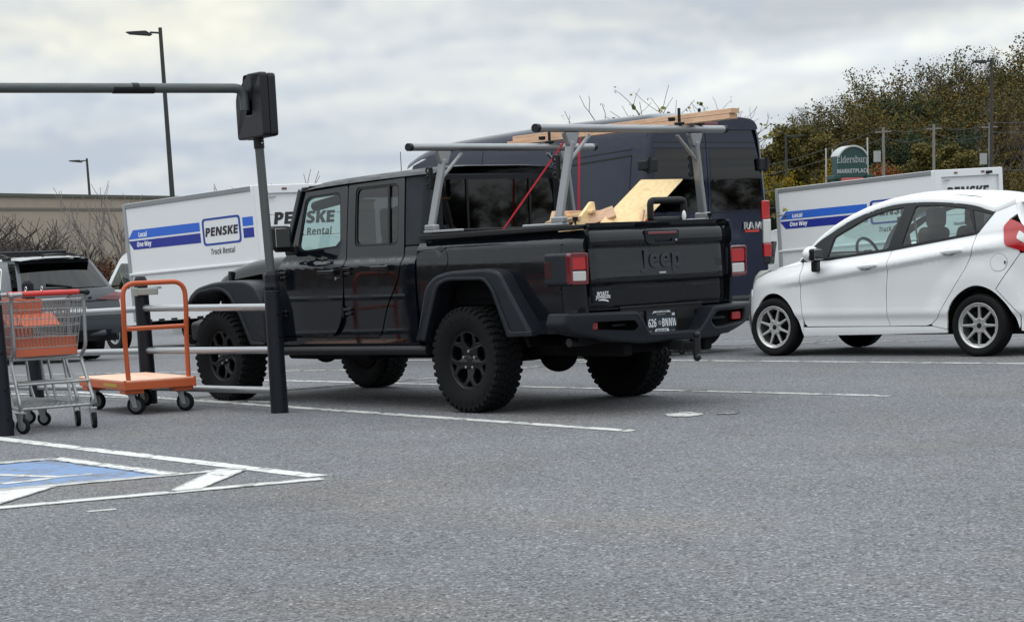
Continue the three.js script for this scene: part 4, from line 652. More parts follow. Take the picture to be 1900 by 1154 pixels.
// ---------------------------------------------------------------- navy high-roof van
{
  const P = thing('cargo_van', 'dark navy high-roof cargo van with tinted rear door windows', 'van');
  pose(P, 1.7034, 24.0066, 0.72);
  const secY = spline([[0.35, 0.98], [0.55, 1.02], [0.95, 1.03], [1.45, 1.02], [1.62, 1.0], [2.0, 0.955], [2.25, 0.92], [2.42, 0.885], [2.52, 0.84]]);
  const plan = (X) => 1 - 0.06 * smooth(2.6, 4.1, X) ** 2 - 0.012 * smooth(-0.6, -1.0, X);
  const Y = (X, Z) => secY(Z) * plan(X);
  const inset = (d) => (X, Z) => Y(X, Z) - d;
  const roofLine = spline([[-1.02, 2.50], [0.6, 2.49], [1.8, 2.45], [2.6, 2.40], [3.0, 2.30], [3.2, 2.2]]);
  for (const s of [1, -1]) {
    const arch = (c, r = 0.40) => Array.from({ length: 13 }, (_, i) => { const a = i / 12 * Math.PI; return [c - r * Math.cos(a), 0.33 + r * 1.05 * Math.sin(a)]; });
    // rear quarter, sliding door, cab door
    mesh('side_panel', sideSkin([[-1.0, 0.42], ...arch(0).map(([x, z]) => [x, z]), [0.48, 0.36], [0.48, 2.484], [-0.2, 2.492], [-1.0, 2.498]], [], Y, s, { th: 0.02 }), M.navy, P);
    const sd = mesh('sliding_door', sideSkin([[0.49, 0.36], [1.68, 0.36], [1.68, 2.452], [0.49, 2.484]], [], Y, s, { th: 0.02 }), M.navy, P);
    mesh('cab_side', sideSkin([[1.69, 0.36], [2.86, 0.36], ...arch(3.45).map(([x, z]) => [x, z]), [3.90, 0.5], [4.05, 0.95], [3.6, 1.20], [3.3, 1.55], [2.98, 2.29], [2.6, 2.395], [1.69, 2.452]], [fil([[1.85, 1.42], [2.02, 2.03], [2.62, 2.03], [3.2, 1.45]], 0.06)], Y, s, { th: 0.02 }), M.navy, P);
    mesh('cab_window', sideSkin(fil([[1.86, 1.43], [2.03, 2.02], [2.61, 2.02], [3.18, 1.46]], 0.06), [], inset(0.012), s, { th: 0 }), M.limo, P);
    mesh('panel_crease', [sideSkin(fil([[-0.80, 2.165], [-0.80, 2.185], [0.44, 2.12], [0.44, 2.10]], 0.004), [], inset(-0.004), s, { th: 0 }), sideSkin(fil([[-0.80, 2.235], [-0.80, 2.248], [0.44, 2.19], [0.44, 2.178]], 0.004), [], inset(-0.004), s, { th: 0 }), sideSkin(fil([[-0.80, 1.2], [-0.80, 2.17], [-0.79, 2.17], [-0.79, 1.2]], 0.002), [], inset(-0.003), s, { th: 0 })], M.trim, P);
    mesh('side_moulding', sideSkin(fil([[0.4, 0.66], [2.9, 0.66], [2.9, 0.80], [0.4, 0.80]], 0.03), [], inset(-0.012), s, { th: 0.012 }), M.plastic, P);
    const L = part('tail_lamp', P);
    for (const [z0, z1, m, nm] of [[1.452, 1.66, M.redLens, 'brake_lens'], [1.182, 1.450, M.clearLens, 'reverse_lens'], [1.03, 1.180, M.redLens, 'turn_lens']]) mesh(nm, box(-0.985, (z0 + z1) / 2, -s * (Y(-0.96, (z0 + z1) / 2) - 0.055), 0.17, z1 - z0, 0.13, 0.012), m, L);
    mesh('lamp_housing', box(-0.965, 1.345, -s * (Y(-0.96, 1.34) - 0.055), 0.17, 0.62, 0.12, 0.02), M.redDark, L);
    mesh('lamp_base', box(-0.985, 0.99, -s * (Y(-0.96, 1.0) - 0.055), 0.15, 0.09, 0.12, 0.02), M.plastic, L);
    const hy = 0.895; for (const z of [2.06, 0.80]) mesh('door_hinge', [box(-1.06, z, -s * hy, 0.07, 0.14, 0.15, 0.02), box(-1.02, z, -s * (hy + 0.08), 0.14, 0.10, 0.05, 0.015), rod(V(-1.09, z - 0.08, -s * (hy + 0.05)), V(-1.09, z + 0.08, -s * (hy + 0.05)), 0.025)], M.plastic, P);
    mesh('rear_corner', loft(Array.from({ length: 14 }, (_, i) => { const z = lerp(0.42, 2.50, i / 13); return [0, 0.25, 0.5, 0.75, 1].map((t) => { const a = t * Math.PI / 2; return V(-1.0 - 0.05 * Math.sin(a), z, -s * (Y(-1.0, z) - 0.06 * (1 - Math.cos(a)))); }); }), s < 0), M.navy, P);
    const mi = part('door_mirror', P); mesh('mirror_shell', [box(3.1, 1.62, -s * 1.22, 0.16, 0.36, 0.24, 0.05), box(3.1, 1.52, -s * 1.06, 0.08, 0.06, 0.2, 0.02)], M.plastic, mi);
    // rear doors: lower panel, window, upper panel
    const edgeY = (z) => Y(-1.0, z) - 0.065;
    const rx = (z) => -1.05 + 0.03 * smooth(1.9, 2.5, z);
    const rear = (z0, z1, d = 0) => (u, z) => V(rx(z) - d, z, -s * u * edgeY(z));
    const D = part('rear_door', P);
    const y0 = 0.006;
    const pnl = (poly, holes, d, m, nm, th = 0.03) => mesh(nm, skin(poly, holes, rear(0, 0, d), { th, flip: s > 0, max: 0.12 }), m, D);
    const win = fil([[0.07, 1.575], [0.955, 1.575], [0.955, 2.215], [0.07, 2.215]], 0.04);
    pnl([[y0, 0.62], [1, 0.62], [1, 2.46], [y0, 2.46]], [win], 0, M.navy, 'door_skin');
    pnl(fil([[0.05, 1.562], [0.97, 1.562], [0.97, 2.226], [0.05, 2.226]], 0.045), [], 0.003, M.limo, 'window_pane', 0.002);
    pnl(fil([[0.02, 2.235], [1, 2.235], [1, 2.247], [0.02, 2.247]], 0.003), [], 0.004, M.trim, 'door_crease', 0.002);
    pnl(fil([[0.02, 2.300], [1, 2.300], [1, 2.308], [0.02, 2.308]], 0.003), [], 0.004, M.trim, 'door_crease', 0.002);
    pnl(fil([[0.02, 1.535], [1, 1.535], [1, 1.545], [0.02, 1.545]], 0.003), [], 0.004, M.trim, 'door_crease', 0.002);
    const wo = { R: 0.35, w: 0.225, rim: 0.215, kind: 5, nuts: 5, rimMat: M.steel };
    wheel(P, 0, 0.90, s, wo); wheel(P, 3.45, 0.90, s, wo);
    mesh('wheel_well', sideExt([[-0.42, 0.33], [-0.3, 0.72], [0.3, 0.72], [0.42, 0.33]], [], 0.55, 0.58, s, 0), M.dark, P);
  }
  mesh('lettering', onRear(words('RAM', 0.078, { depth: 0.012, wide: 1.35 }), -1.058, -0.705, 1.385), M.chrome, P);
  mesh('badge_strip', onRear(box(0, 0, 0, 0.24, 0.025, 0.008, 0.003), -1.057, -0.705, 1.325), M.redPlastic, P);
  const roofSec = (x) => { const z = roofLine(x), k = plan(x), y0 = secY(z) * k; return [-1, 1].flatMap((s) => { const r = [[y0, z], [y0 - 0.02, z + 0.045], [y0 - 0.06, z + 0.085], [y0 - 0.13, z + 0.11], [y0 - 0.3, z + 0.125], [y0 - 0.55, z + 0.13]].map(([y, q]) => V(x, q - 0.05 * smooth(-0.85, -1.06, x), -s * -y)); return s < 0 ? r : r.reverse(); }); };
  mesh('roof', [loft(Array.from({ length: 28 }, (_, i) => roofSec(lerp(-1.05, 3.1, i / 27))), true)], M.navy, P);
  mesh('rear_header', [rearExt([...roofSec(-1.05).map((p) => [-p.z, p.y]), [-0.80, 2.44], [0.80, 2.44]].map(([y, z]) => [y, z]), [], -1.055, -1.0, 0)], M.navy, P);
  mesh('high_brake_lamp', box(-1.075, 2.50, 0, 0.02, 0.035, 0.30, 0.006), M.redDark, P);
  mesh('windscreen', loft([[V(3.05, 2.28, -0.80), V(3.15, 2.30, 0), V(3.05, 2.28, 0.80)], [V(3.62, 1.25, -0.92), V(3.8, 1.27, 0), V(3.62, 1.25, 0.92)]]), M.limo, P);
  mesh('hood', loft([[V(3.6, 1.25, -0.95), V(3.75, 1.28, 0), V(3.6, 1.25, 0.95)], [V(4.05, 1.02, -0.9), V(4.3, 1.05, 0), V(4.05, 1.02, 0.9)], [V(4.1, 0.4, -0.9), V(4.4, 0.4, 0), V(4.1, 0.4, 0.9)]]), M.navy, P);
  mesh('rear_bumper', [box(-1.07, 0.50, 0, 0.18, 0.24, 1.98, 0.05)], M.plastic, P);
  mesh('floor_pan', [box(1.4, 0.36, 0, 4.8, 0.08, 1.7, 0), box(2.9, 0.9, 0, 0.06, 1.1, 1.8, 0)], M.dark, P);
}

// ---------------------------------------------------------------- white hatchback
{
  const P = thing('hatchback_car', 'white five-door hatchback with silver multi-spoke wheels', 'car');
  pose(P, 5.294, 20.8404, 0.79306);
  const wp = spline([[-0.72, 0.60], [-0.62, 0.70], [-0.5, 0.765], [-0.25, 0.82], [0.1, 0.850], [0.6, 0.862], [1.2, 0.862], [1.8, 0.856], [2.3, 0.842], [2.6, 0.805], [2.82, 0.72], [2.97, 0.60], [3.07, 0.42]]);
  const belt = spline([[-0.6, 1.235], [-0.3, 1.215], [0.06, 1.18], [1.02, 1.06], [1.81, 0.985], [2.16, 0.955], [2.6, 0.885], [2.85, 0.815], [3.05, 0.70]]);
  const prof = spline([[0.15, 0.94], [0.25, 0.962], [0.33, 0.962], [0.375, 0.966], [0.43, 0.988], [0.5, 0.985], [0.6, 0.983], [0.75, 0.988], [0.95, 0.990], [1.1, 0.982], [1.25, 0.965]]);
  const creaseZ = spline([[-0.5, 1.075], [-0.1, 1.045], [0.4, 1.0], [1.1, 0.905], [1.8, 0.82], [2.3, 0.765], [2.9, 0.72]]);
  const Yb = (X, Z) => { // body side: an undercut below the rising crease, swollen wheel arches
    const c = creaseZ(X), w = wp(X), fade = smooth(2.55, 2.1, X) * smooth(-0.5, 0.0, X);
    let y = w * prof(Z) + 0.032 * fade * (smooth(c - 0.062, c - 0.004, Z) - smooth(c, c + 0.19, Z));
    for (const k of [0, 2.489]) { const d = Math.hypot(X - k, (Z - 0.3) * 0.95); y += 0.022 * smooth(0.66, 0.42, d) * (w / 0.86); }
    return y;
  };
  const Yg = (X, Z) => { const b = belt(X), t = clamp((Z - b) / 0.42, -0.1, 1.3); return wp(X) * 0.948 - 0.012 - 0.215 * Math.sign(t) * Math.abs(t) ** 1.15; };
  const Y = (X, Z) => { const b = belt(X); if (Z >= b) return Yg(X, Z); const t = smooth(b - 0.17, b + 0.01, Z); return lerp(Yb(X, Z), Yg(X, b), t * t); };
  const inset = (f, d) => (X, Z) => f(X, Z) - d;
  const curve = (pts) => new THREE.SplineCurve(pts.map((q) => new THREE.Vector2(...q))).getPoints(40).map((q) => [q.x, q.y]);
  const frontArch = curve([[2.83, 0.20], [2.82, 0.34], [2.77, 0.475], [2.69, 0.575], [2.60, 0.635], [2.50, 0.657], [2.40, 0.638], [2.30, 0.57], [2.22, 0.47], [2.15, 0.345], [2.10, 0.21]]);
  const rearArch = curve([[0.345, 0.25], [0.345, 0.36], [0.31, 0.50], [0.23, 0.60], [0.11, 0.672], [0.0, 0.69], [-0.12, 0.655], [-0.22, 0.585], [-0.32, 0.48], [-0.39, 0.37], [-0.43, 0.25]]);
  const dlo = [[2.17, 0.975, 0.01], [1.97, 1.185, 0.06], [1.624, 1.380, 0.12], [1.229, 1.499, 0.12], [0.975, 1.520, 0.1], [0.589, 1.509, 0.1], [0.171, 1.462, 0.06], [-0.105, 1.384, 0.03], [0.035, 1.178, 0.03], [1.02, 1.052, 0.1], [1.81, 0.978, 0.05]];
  const fw = fil([[1.815, 1.0], [1.79, 1.215], [1.43, 1.400], [1.18, 1.462], [1.0, 1.478], [1.065, 1.078]], 0.025), rw = fil([[0.905, 1.098], [0.862, 1.485], [0.58, 1.478], [0.215, 1.434], [0.065, 1.20]], 0.025), qw = fil([[0.155, 1.42], [-0.075, 1.365], [0.03, 1.205], [0.06, 1.215]], 0.015);
  const cut = fil([[2.115, 0.96, 0.04], [2.112, 0.82, 0.06], [2.118, 0.62, 0.1], [2.09, 0.39, 0.06], [2.045, 0.308, 0.04]]);
  for (const s of [1, -1]) {
    mesh('front_fender', sideSkin([[2.86, 0.795], [2.885, 0.62], [2.86, 0.40], [2.845, 0.20], ...frontArch.slice(1), [2.103, 0.305], [2.098, 0.39], [2.126, 0.62], [2.121, 0.82], [2.124, 0.955], [2.35, 0.925], [2.62, 0.872]], [], Y, s, { th: 0.02, max: 0.035 }), M.white, P);
    const d1 = mesh('front_door', sideSkin([[2.115, 0.968], [2.112, 0.82], [2.118, 0.62], [2.09, 0.39], [2.075, 0.335], [2.04, 0.308], [1.028, 0.305], [1.055, 0.38], [1.064, 0.64], [1.033, 0.93], [1.018, 1.052], [1.81, 0.978]], [], Y, s, { th: 0.02, max: 0.035 }), M.white, P);
    const d2 = mesh('rear_door', sideSkin([[1.010, 1.052], [1.025, 0.93], [1.056, 0.64], [1.047, 0.38], [1.02, 0.305], [0.60, 0.307], [0.54, 0.322], [0.465, 0.375], [0.335, 0.58], [0.148, 0.846], [0.058, 1.03], [0.052, 1.178]], [], Y, s, { th: 0.02, max: 0.035 }), M.white, P);
    mesh('rear_quarter', sideSkin([[0.044, 1.180], [0.050, 1.03], [0.140, 0.846], [0.327, 0.58], [0.457, 0.375], [0.53, 0.316], [0.51, 0.304], [0.347, 0.272], ...rearArch.slice(4, -1), [-0.43, 0.30], [-0.43, 0.40], [-0.185, 0.65], [-0.30, 0.82], [-0.42, 0.985], [-0.40, 1.03], [-0.285, 1.07], [-0.235, 1.24], [-0.275, 1.312], [-0.34, 1.36], [-0.30, 1.46], [-0.16, 1.475], [0.10, 1.482], [0.171, 1.472], [-0.112, 1.388]], [], Y, s, { th: 0.02, max: 0.035 }), M.white, P);
    mesh('rear_bumper_side', sideSkin([[-0.44, 0.25], [-0.44, 0.40], [-0.195, 0.65], [-0.31, 0.82], [-0.43, 0.985], [-0.52, 0.985], [-0.60, 0.90], [-0.66, 0.6], [-0.64, 0.3], [-0.6, 0.22]], [fil([[-0.53, 0.52], [-0.62, 0.60], [-0.63, 0.50]], 0.02)], Y, s, { th: 0.02, max: 0.035 }), M.white, P);
    mesh('bumper_vent', sideSkin(fil([[-0.50, 0.50], [-0.63, 0.62], [-0.64, 0.48]], 0.02), [], inset(Y, 0.012), s, { th: 0 }), M.trim, P);
    mesh('sill', sideSkin([[2.098, 0.21], [2.096, 0.299], [0.52, 0.299], [0.346, 0.266], [0.345, 0.235], [1.1, 0.222]], [], Y, s, { th: 0.02, max: 0.05 }), M.white, P);
    mesh('front_bumper_side', sideSkin([[2.895, 0.62], [2.868, 0.40], [2.852, 0.20], [2.93, 0.18], [3.03, 0.20], [3.06, 0.30], [3.05, 0.55], [3.02, 0.66], [2.95, 0.70]], [], Y, s, { th: 0.02, max: 0.04 }), M.white, P);
    const hl = mesh('headlight', sideSkin(fil([[2.95, 0.715, 0.02], [2.872, 0.795, 0.02], [2.62, 0.893, 0.03], [2.585, 0.905, 0.02], [2.80, 0.892, 0.03], [2.93, 0.81, 0.03], [3.0, 0.73, 0.02]]), [], inset(Y, 0.004), s, { th: 0.01, max: 0.04 }), M.lens, P);
    // window frame and panes
    const wf = mesh('window_frame', sideSkin(fil(dlo), [fw, rw, qw], inset(Yg, -0.003), s, { th: 0.03, max: 0.08 }), M.trim, P);
    mesh('window_pane', sideSkin(fw, [], inset(Yg, 0.006), s, { th: 0, max: 0.1 }), M.glass, wf); mesh('window_pane', sideSkin(rw, [], inset(Yg, 0.006), s, { th: 0, max: 0.1 }), M.glass, wf); mesh('quarter_pane', sideSkin(qw, [], inset(Yg, 0.006), s, { th: 0, max: 0.1 }), M.privacy, wf);
    // the white band of pillar and roof rail above the windows
    const up = dlo.slice(0, 8).map((p) => [p[0], p[1]]).reverse(), railZ = spline(up);
    mesh('roof_rail', loft(Array.from({ length: 46 }, (_, i) => { const x = lerp(-0.30, 2.17, i / 45), z = x < -0.10 ? railZ(-0.10) + (x + 0.10) * -0.35 : railZ(x), y = Yg(x, z) + 0.004, k = smooth(2.2, 1.75, x), h = 0.055 + 0.02 * k + 0.03 * smooth(0.3, -0.3, x), w = 0.085 + 0.03 * k; return [[0, 0], [-0.002, 0.25], [-0.012, 0.5], [-0.035, 0.76], [-0.065, 0.93], [-1, 1]].map(([a, b]) => V(x + (a === -1 ? 0 : 0), z + h * b, -s * (y + (a === -1 ? -w : a)))); }), s > 0), M.white, P);
    for (const [d, x, z] of [[d1, 1.257, 0.912], [d2, 0.278, 1.028]]) { const y = Y(x, z - 0.02) + 0.006; mesh('door_handle', [new THREE.SphereGeometry(1, 20, 12).scale(0.118, 0.026, 0.024).rotateZ(-0.07).translate(x, z, -s * (y + 0.016)), box(x - 0.09, z + 0.004, -s * y, 0.05, 0.03, 0.04, 0.012)], M.white, d); mesh('handle_cup', sideSkin(circle(x + 0.02, z - 0.012, 0.055, 18).map(([a, b]) => [x + (a - x) * 1.4, z + (b - z) * 0.7]), [], inset(Y, -0.0025), s, { th: 0, max: 0.05 }), M.truckGrey, d); }
    if (s > 0) { const fu = mesh('fuel_flap', sideSkin(circle(-0.215, 0.905, 0.082, 28), [], inset(Y, -0.004), s, { th: 0.006, max: 0.05 }), M.white, P); mesh('flap_lock', box(-0.28, 0.905, -(Y(-0.28, 0.905) + 0.006), 0.02, 0.035, 0.008, 0.004), M.chrome, fu); mesh('flap_gap', sideSkin(circle(-0.215, 0.905, 0.087, 28), [], inset(Y, -0.0015), s, { th: 0, max: 0.05 }), M.truckGrey, fu); }
    const tl = mesh('tail_lamp', sideSkin(fil([[-0.285, 1.315, 0.03], [-0.232, 1.24, 0.03], [-0.285, 1.062, 0.03], [-0.50, 0.985, 0.04], [-0.60, 1.05, 0.05], [-0.52, 1.16, 0.04], [-0.40, 1.27, 0.03]]), [], inset(Y, -0.012), s, { th: 0.03, max: 0.04 }), M.redLens, P);
    mesh('reverse_lens', sideSkin(fil([[-0.40, 1.205], [-0.385, 1.13], [-0.53, 1.04], [-0.52, 1.12]], 0.02), [], inset(Y, -0.016), s, { th: 0.004, max: 0.04 }), M.clearLens, tl);
    const mi = part('door_mirror', P);
    mesh('mirror_shell', new THREE.SphereGeometry(1, 22, 16).scale(0.085, 0.078, 0.105).translate(1.90, 1.052, -s * 0.965), M.white, mi);
    mesh('mirror_back', box(1.842, 1.045, -s * 0.965, 0.075, 0.125, 0.18, 0.03), M.trim, mi); mesh('mirror_glass', box(1.802, 1.045, -s * 0.965, 0.008, 0.10, 0.15, 0.004), M.mirror, mi);
    mesh('mirror_foot', [box(1.885, 0.93, -s * 0.905, 0.075, 0.13, 0.09, 0.025)], M.trim, mi);
    const wo = { R: 0.302, w: 0.20, rim: 0.212, kind: 8, nuts: 4, rimMat: M.alloy, cap: M.trim };
    wheel(P, 0, 0.755, s, wo); wheel(P, 2.489, 0.755, s, wo);
    for (const c of [0, 2.489]) mesh('wheel_well', [sideExt([...Array.from({ length: 11 }, (_, i) => { const a = i / 10 * Math.PI; return [c - 0.36 * Math.cos(a), 0.24 + 0.43 * Math.sin(a)]; })], [], 0.50, 0.53, s, 0), loft(Array.from({ length: 17 }, (_, i) => { const a = i / 16 * Math.PI, x = c - 0.37 * Math.cos(a), z = 0.24 + 0.43 * Math.sin(a); return [V(x, z, -s * 0.5), V(x, z, -s * (Y(x, Math.max(0.3, z)) - 0.05))]; }))], M.dark, P);
  }
  // hood, windscreen, roof, tail
  const hoodZ = spline([[2.05, 1.055], [2.3, 1.02], [2.6, 0.945], [2.85, 0.86], [3.0, 0.77], [3.1, 0.66]]);
  const hoodRows = Array.from({ length: 16 }, (_, i) => { const x = lerp(2.10, 3.02, i / 15), z0 = belt(x) - 0.005, w = Math.min(Y(x, z0 - 0.01), wp(x)) - 0.002, zc = Math.max(hoodZ(x), z0 + 0.02); return [0, 0.03, 0.08, 0.16, 0.3, 0.5, 0.7, 0.84, 0.92, 0.97, 1].map((v) => { const q = 1 - Math.abs(2 * v - 1); return V(x + 0.10 * smooth(0, 1, q) * smooth(2.7, 3.02, x), z0 + (zc - z0) * (1 - (1 - q) ** 3), lerp(-w, w, v)); }); });
  mesh('hood', loft(hoodRows, false), M.white, P);
  mesh('front_bumper', loft(Array.from({ length: 7 }, (_, j) => { const z = lerp(0.20, 0.70, j / 6), k = 0.05 * Math.sin(j / 6 * Math.PI); return Array.from({ length: 13 }, (_, i) => { const t = i / 12 * 2 - 1; return V(2.99 + 0.16 * (1 - t * t) + k, z, t * 0.56); }); })), M.white, P);
  mesh('front_grille', loft([0.30, 0.45].map((z) => Array.from({ length: 9 }, (_, i) => { const t = i / 8 * 2 - 1; return V(3.055 + 0.155 * (1 - t * t), z, t * 0.42); }))), M.trim, P);
  const railTop = spline([[-0.35, 1.45], [-0.105, 1.477], [0.171, 1.548], [0.589, 1.586], [0.975, 1.595], [1.229, 1.574], [1.40, 1.538], [1.624, 1.453], [1.97, 1.255], [2.17, 1.04]]);
  const railY = (x) => { const up = dlo.slice(0, 8).map((p) => [p[0], p[1]]).reverse(); const z = spline(up)(Math.max(-0.1, x)); return Yg(x, z) - 0.085 - 0.03 * smooth(2.2, 1.75, x); };
  const rows = (x0, x1, n, crown) => Array.from({ length: n }, (_, i) => { const x = lerp(x0, x1, i / (n - 1)), z = railTop(x), y = railY(x); return Array.from({ length: 11 }, (_, j) => { const t = j / 10 * 2 - 1; return V(x + crown[1] * (1 - t * t), z + crown[0] * (1 - t * t) - 0.002, t * y); }); });
  mesh('roof', loft(rows(-0.34, 1.36, 20, [0.045, 0])), M.white, P);
  mesh('windscreen', loft(rows(1.36, 2.17, 14, [0.03, 0.06])), M.glass, P);
  mesh('cowl', loft(Array.from({ length: 3 }, (_, i) => Array.from({ length: 9 }, (_, j) => { const t = j / 8 * 2 - 1; return V(2.13 + 0.1 * (1 - t * t) + i * 0.05, 1.04 - 0.02 * i + 0.02 * (1 - t * t), t * 0.72); }))), M.trim, P);
  const tailX = (z) => interp([[0.20, -0.585], [0.30, -0.63], [0.60, -0.658], [0.80, -0.632], [0.95, -0.59], [1.05, -0.595], [1.16, -0.515], [1.27, -0.40], [1.36, -0.338], [1.47, -0.30]], z);
  const tail = (z0, z1, n, k, off, bow) => loft(Array.from({ length: n }, (_, i) => { const z = lerp(z0, z1, i / (n - 1)), x = tailX(z), w = (Y(x, z) - 0.001) * k; return Array.from({ length: 15 }, (_, j) => { const t = (j / 14 * 2 - 1), b = t * k; return V(x - off - bow * (1 - b ** 4) - 0.10 * (1 - b * b) * smooth(1.47, 1.2, z), z, t * w); }); }));
  mesh('tailgate', [tail(0.70, 1.47, 16, 1, 0, 0.05), loft(Array.from({ length: 5 }, (_, i) => Array.from({ length: 11 }, (_, j) => { const t = j / 10 * 2 - 1; return V(-0.28 - 0.055 * i - 0.05 * (1 - t * t), 1.478 - 0.008 * i + 0.045 * (1 - t ** 4), t * 0.575); })))], M.white, P);
  mesh('rear_screen', tail(1.14, 1.43, 8, 0.84, 0.006, 0.05), M.limo, P);
  const rb = mesh('rear_bumper', tail(0.21, 0.72, 9, 1, 0.012, 0.07), M.white, P);
  mesh('bumper_valance', tail(0.20, 0.34, 3, 0.72, 0.022, 0.07), M.plastic, rb);
  mesh('licence_plate', box(-0.785, 0.82, 0, 0.012, 0.12, 0.31, 0.003), std(C(0.5, 0.5, 0.48), 0.5), P);
  mesh('tailgate_badge', box(-0.775, 1.02, 0, 0.014, 0.05, 0.12, 0.02), M.trim, P);
  mesh('underbody', [box(1.25, 0.25, 0, 3.3, 0.08, 1.30, 0), box(2.5, 0.5, 0, 0.8, 0.5, 0.98, 0.02), box(-0.1, 0.55, 0, 0.8, 0.4, 0.98, 0.02), box(1.2, 0.36, 0, 1.9, 0.2, 1.48, 0.02)], M.dark, P);
  const I = part('interior', P);
  mesh('dashboard', box(1.86, 0.93, 0, 0.34, 0.22, 1.34, 0.07), M.plastic, I); steering(I, 1.60, 0.36, 1.02, 0.185);
  for (const y of [0.36, -0.36]) seat(I, 1.18, y, 0.58, M.fabric, 0.98);
  mesh('rear_bench', [box(0.35, 0.66, 0, 0.5, 0.18, 1.25, 0.05), box(0.12, 0.92, 0, 0.14, 0.5, 1.25, 0.05)], M.fabric, I);
  for (const y of [0.40, -0.40]) mesh('rear_headrest', box(0.06, 1.22, -y, 0.1, 0.15, 0.26, 0.04), M.headrest, I);
  mesh('door_card', [box(1.2, 0.72, -0.76, 1.7, 0.5, 0.03, 0.01), box(1.2, 0.72, 0.76, 1.7, 0.5, 0.03, 0.01)], M.dark, I);
  for (const s of [1, -1]) mesh('seat_belt', bar(V(0.92, 1.42, -s * 0.56), V(0.80, 0.9, -s * 0.60), 0.045, 0.004), M.truckGrey, I);
  mesh('roof_antenna', [box(-0.20, 1.615, 0, 0.10, 0.03, 0.05, 0.012), rod(V(-0.21, 1.62, 0), V(-0.42, 1.70, 0), 0.006, 0.003)], M.plastic, P);
  mesh('mirror_inside', box(1.42, 1.36, 0.02, 0.03, 0.07, 0.22, 0.015), M.trim, I);
}

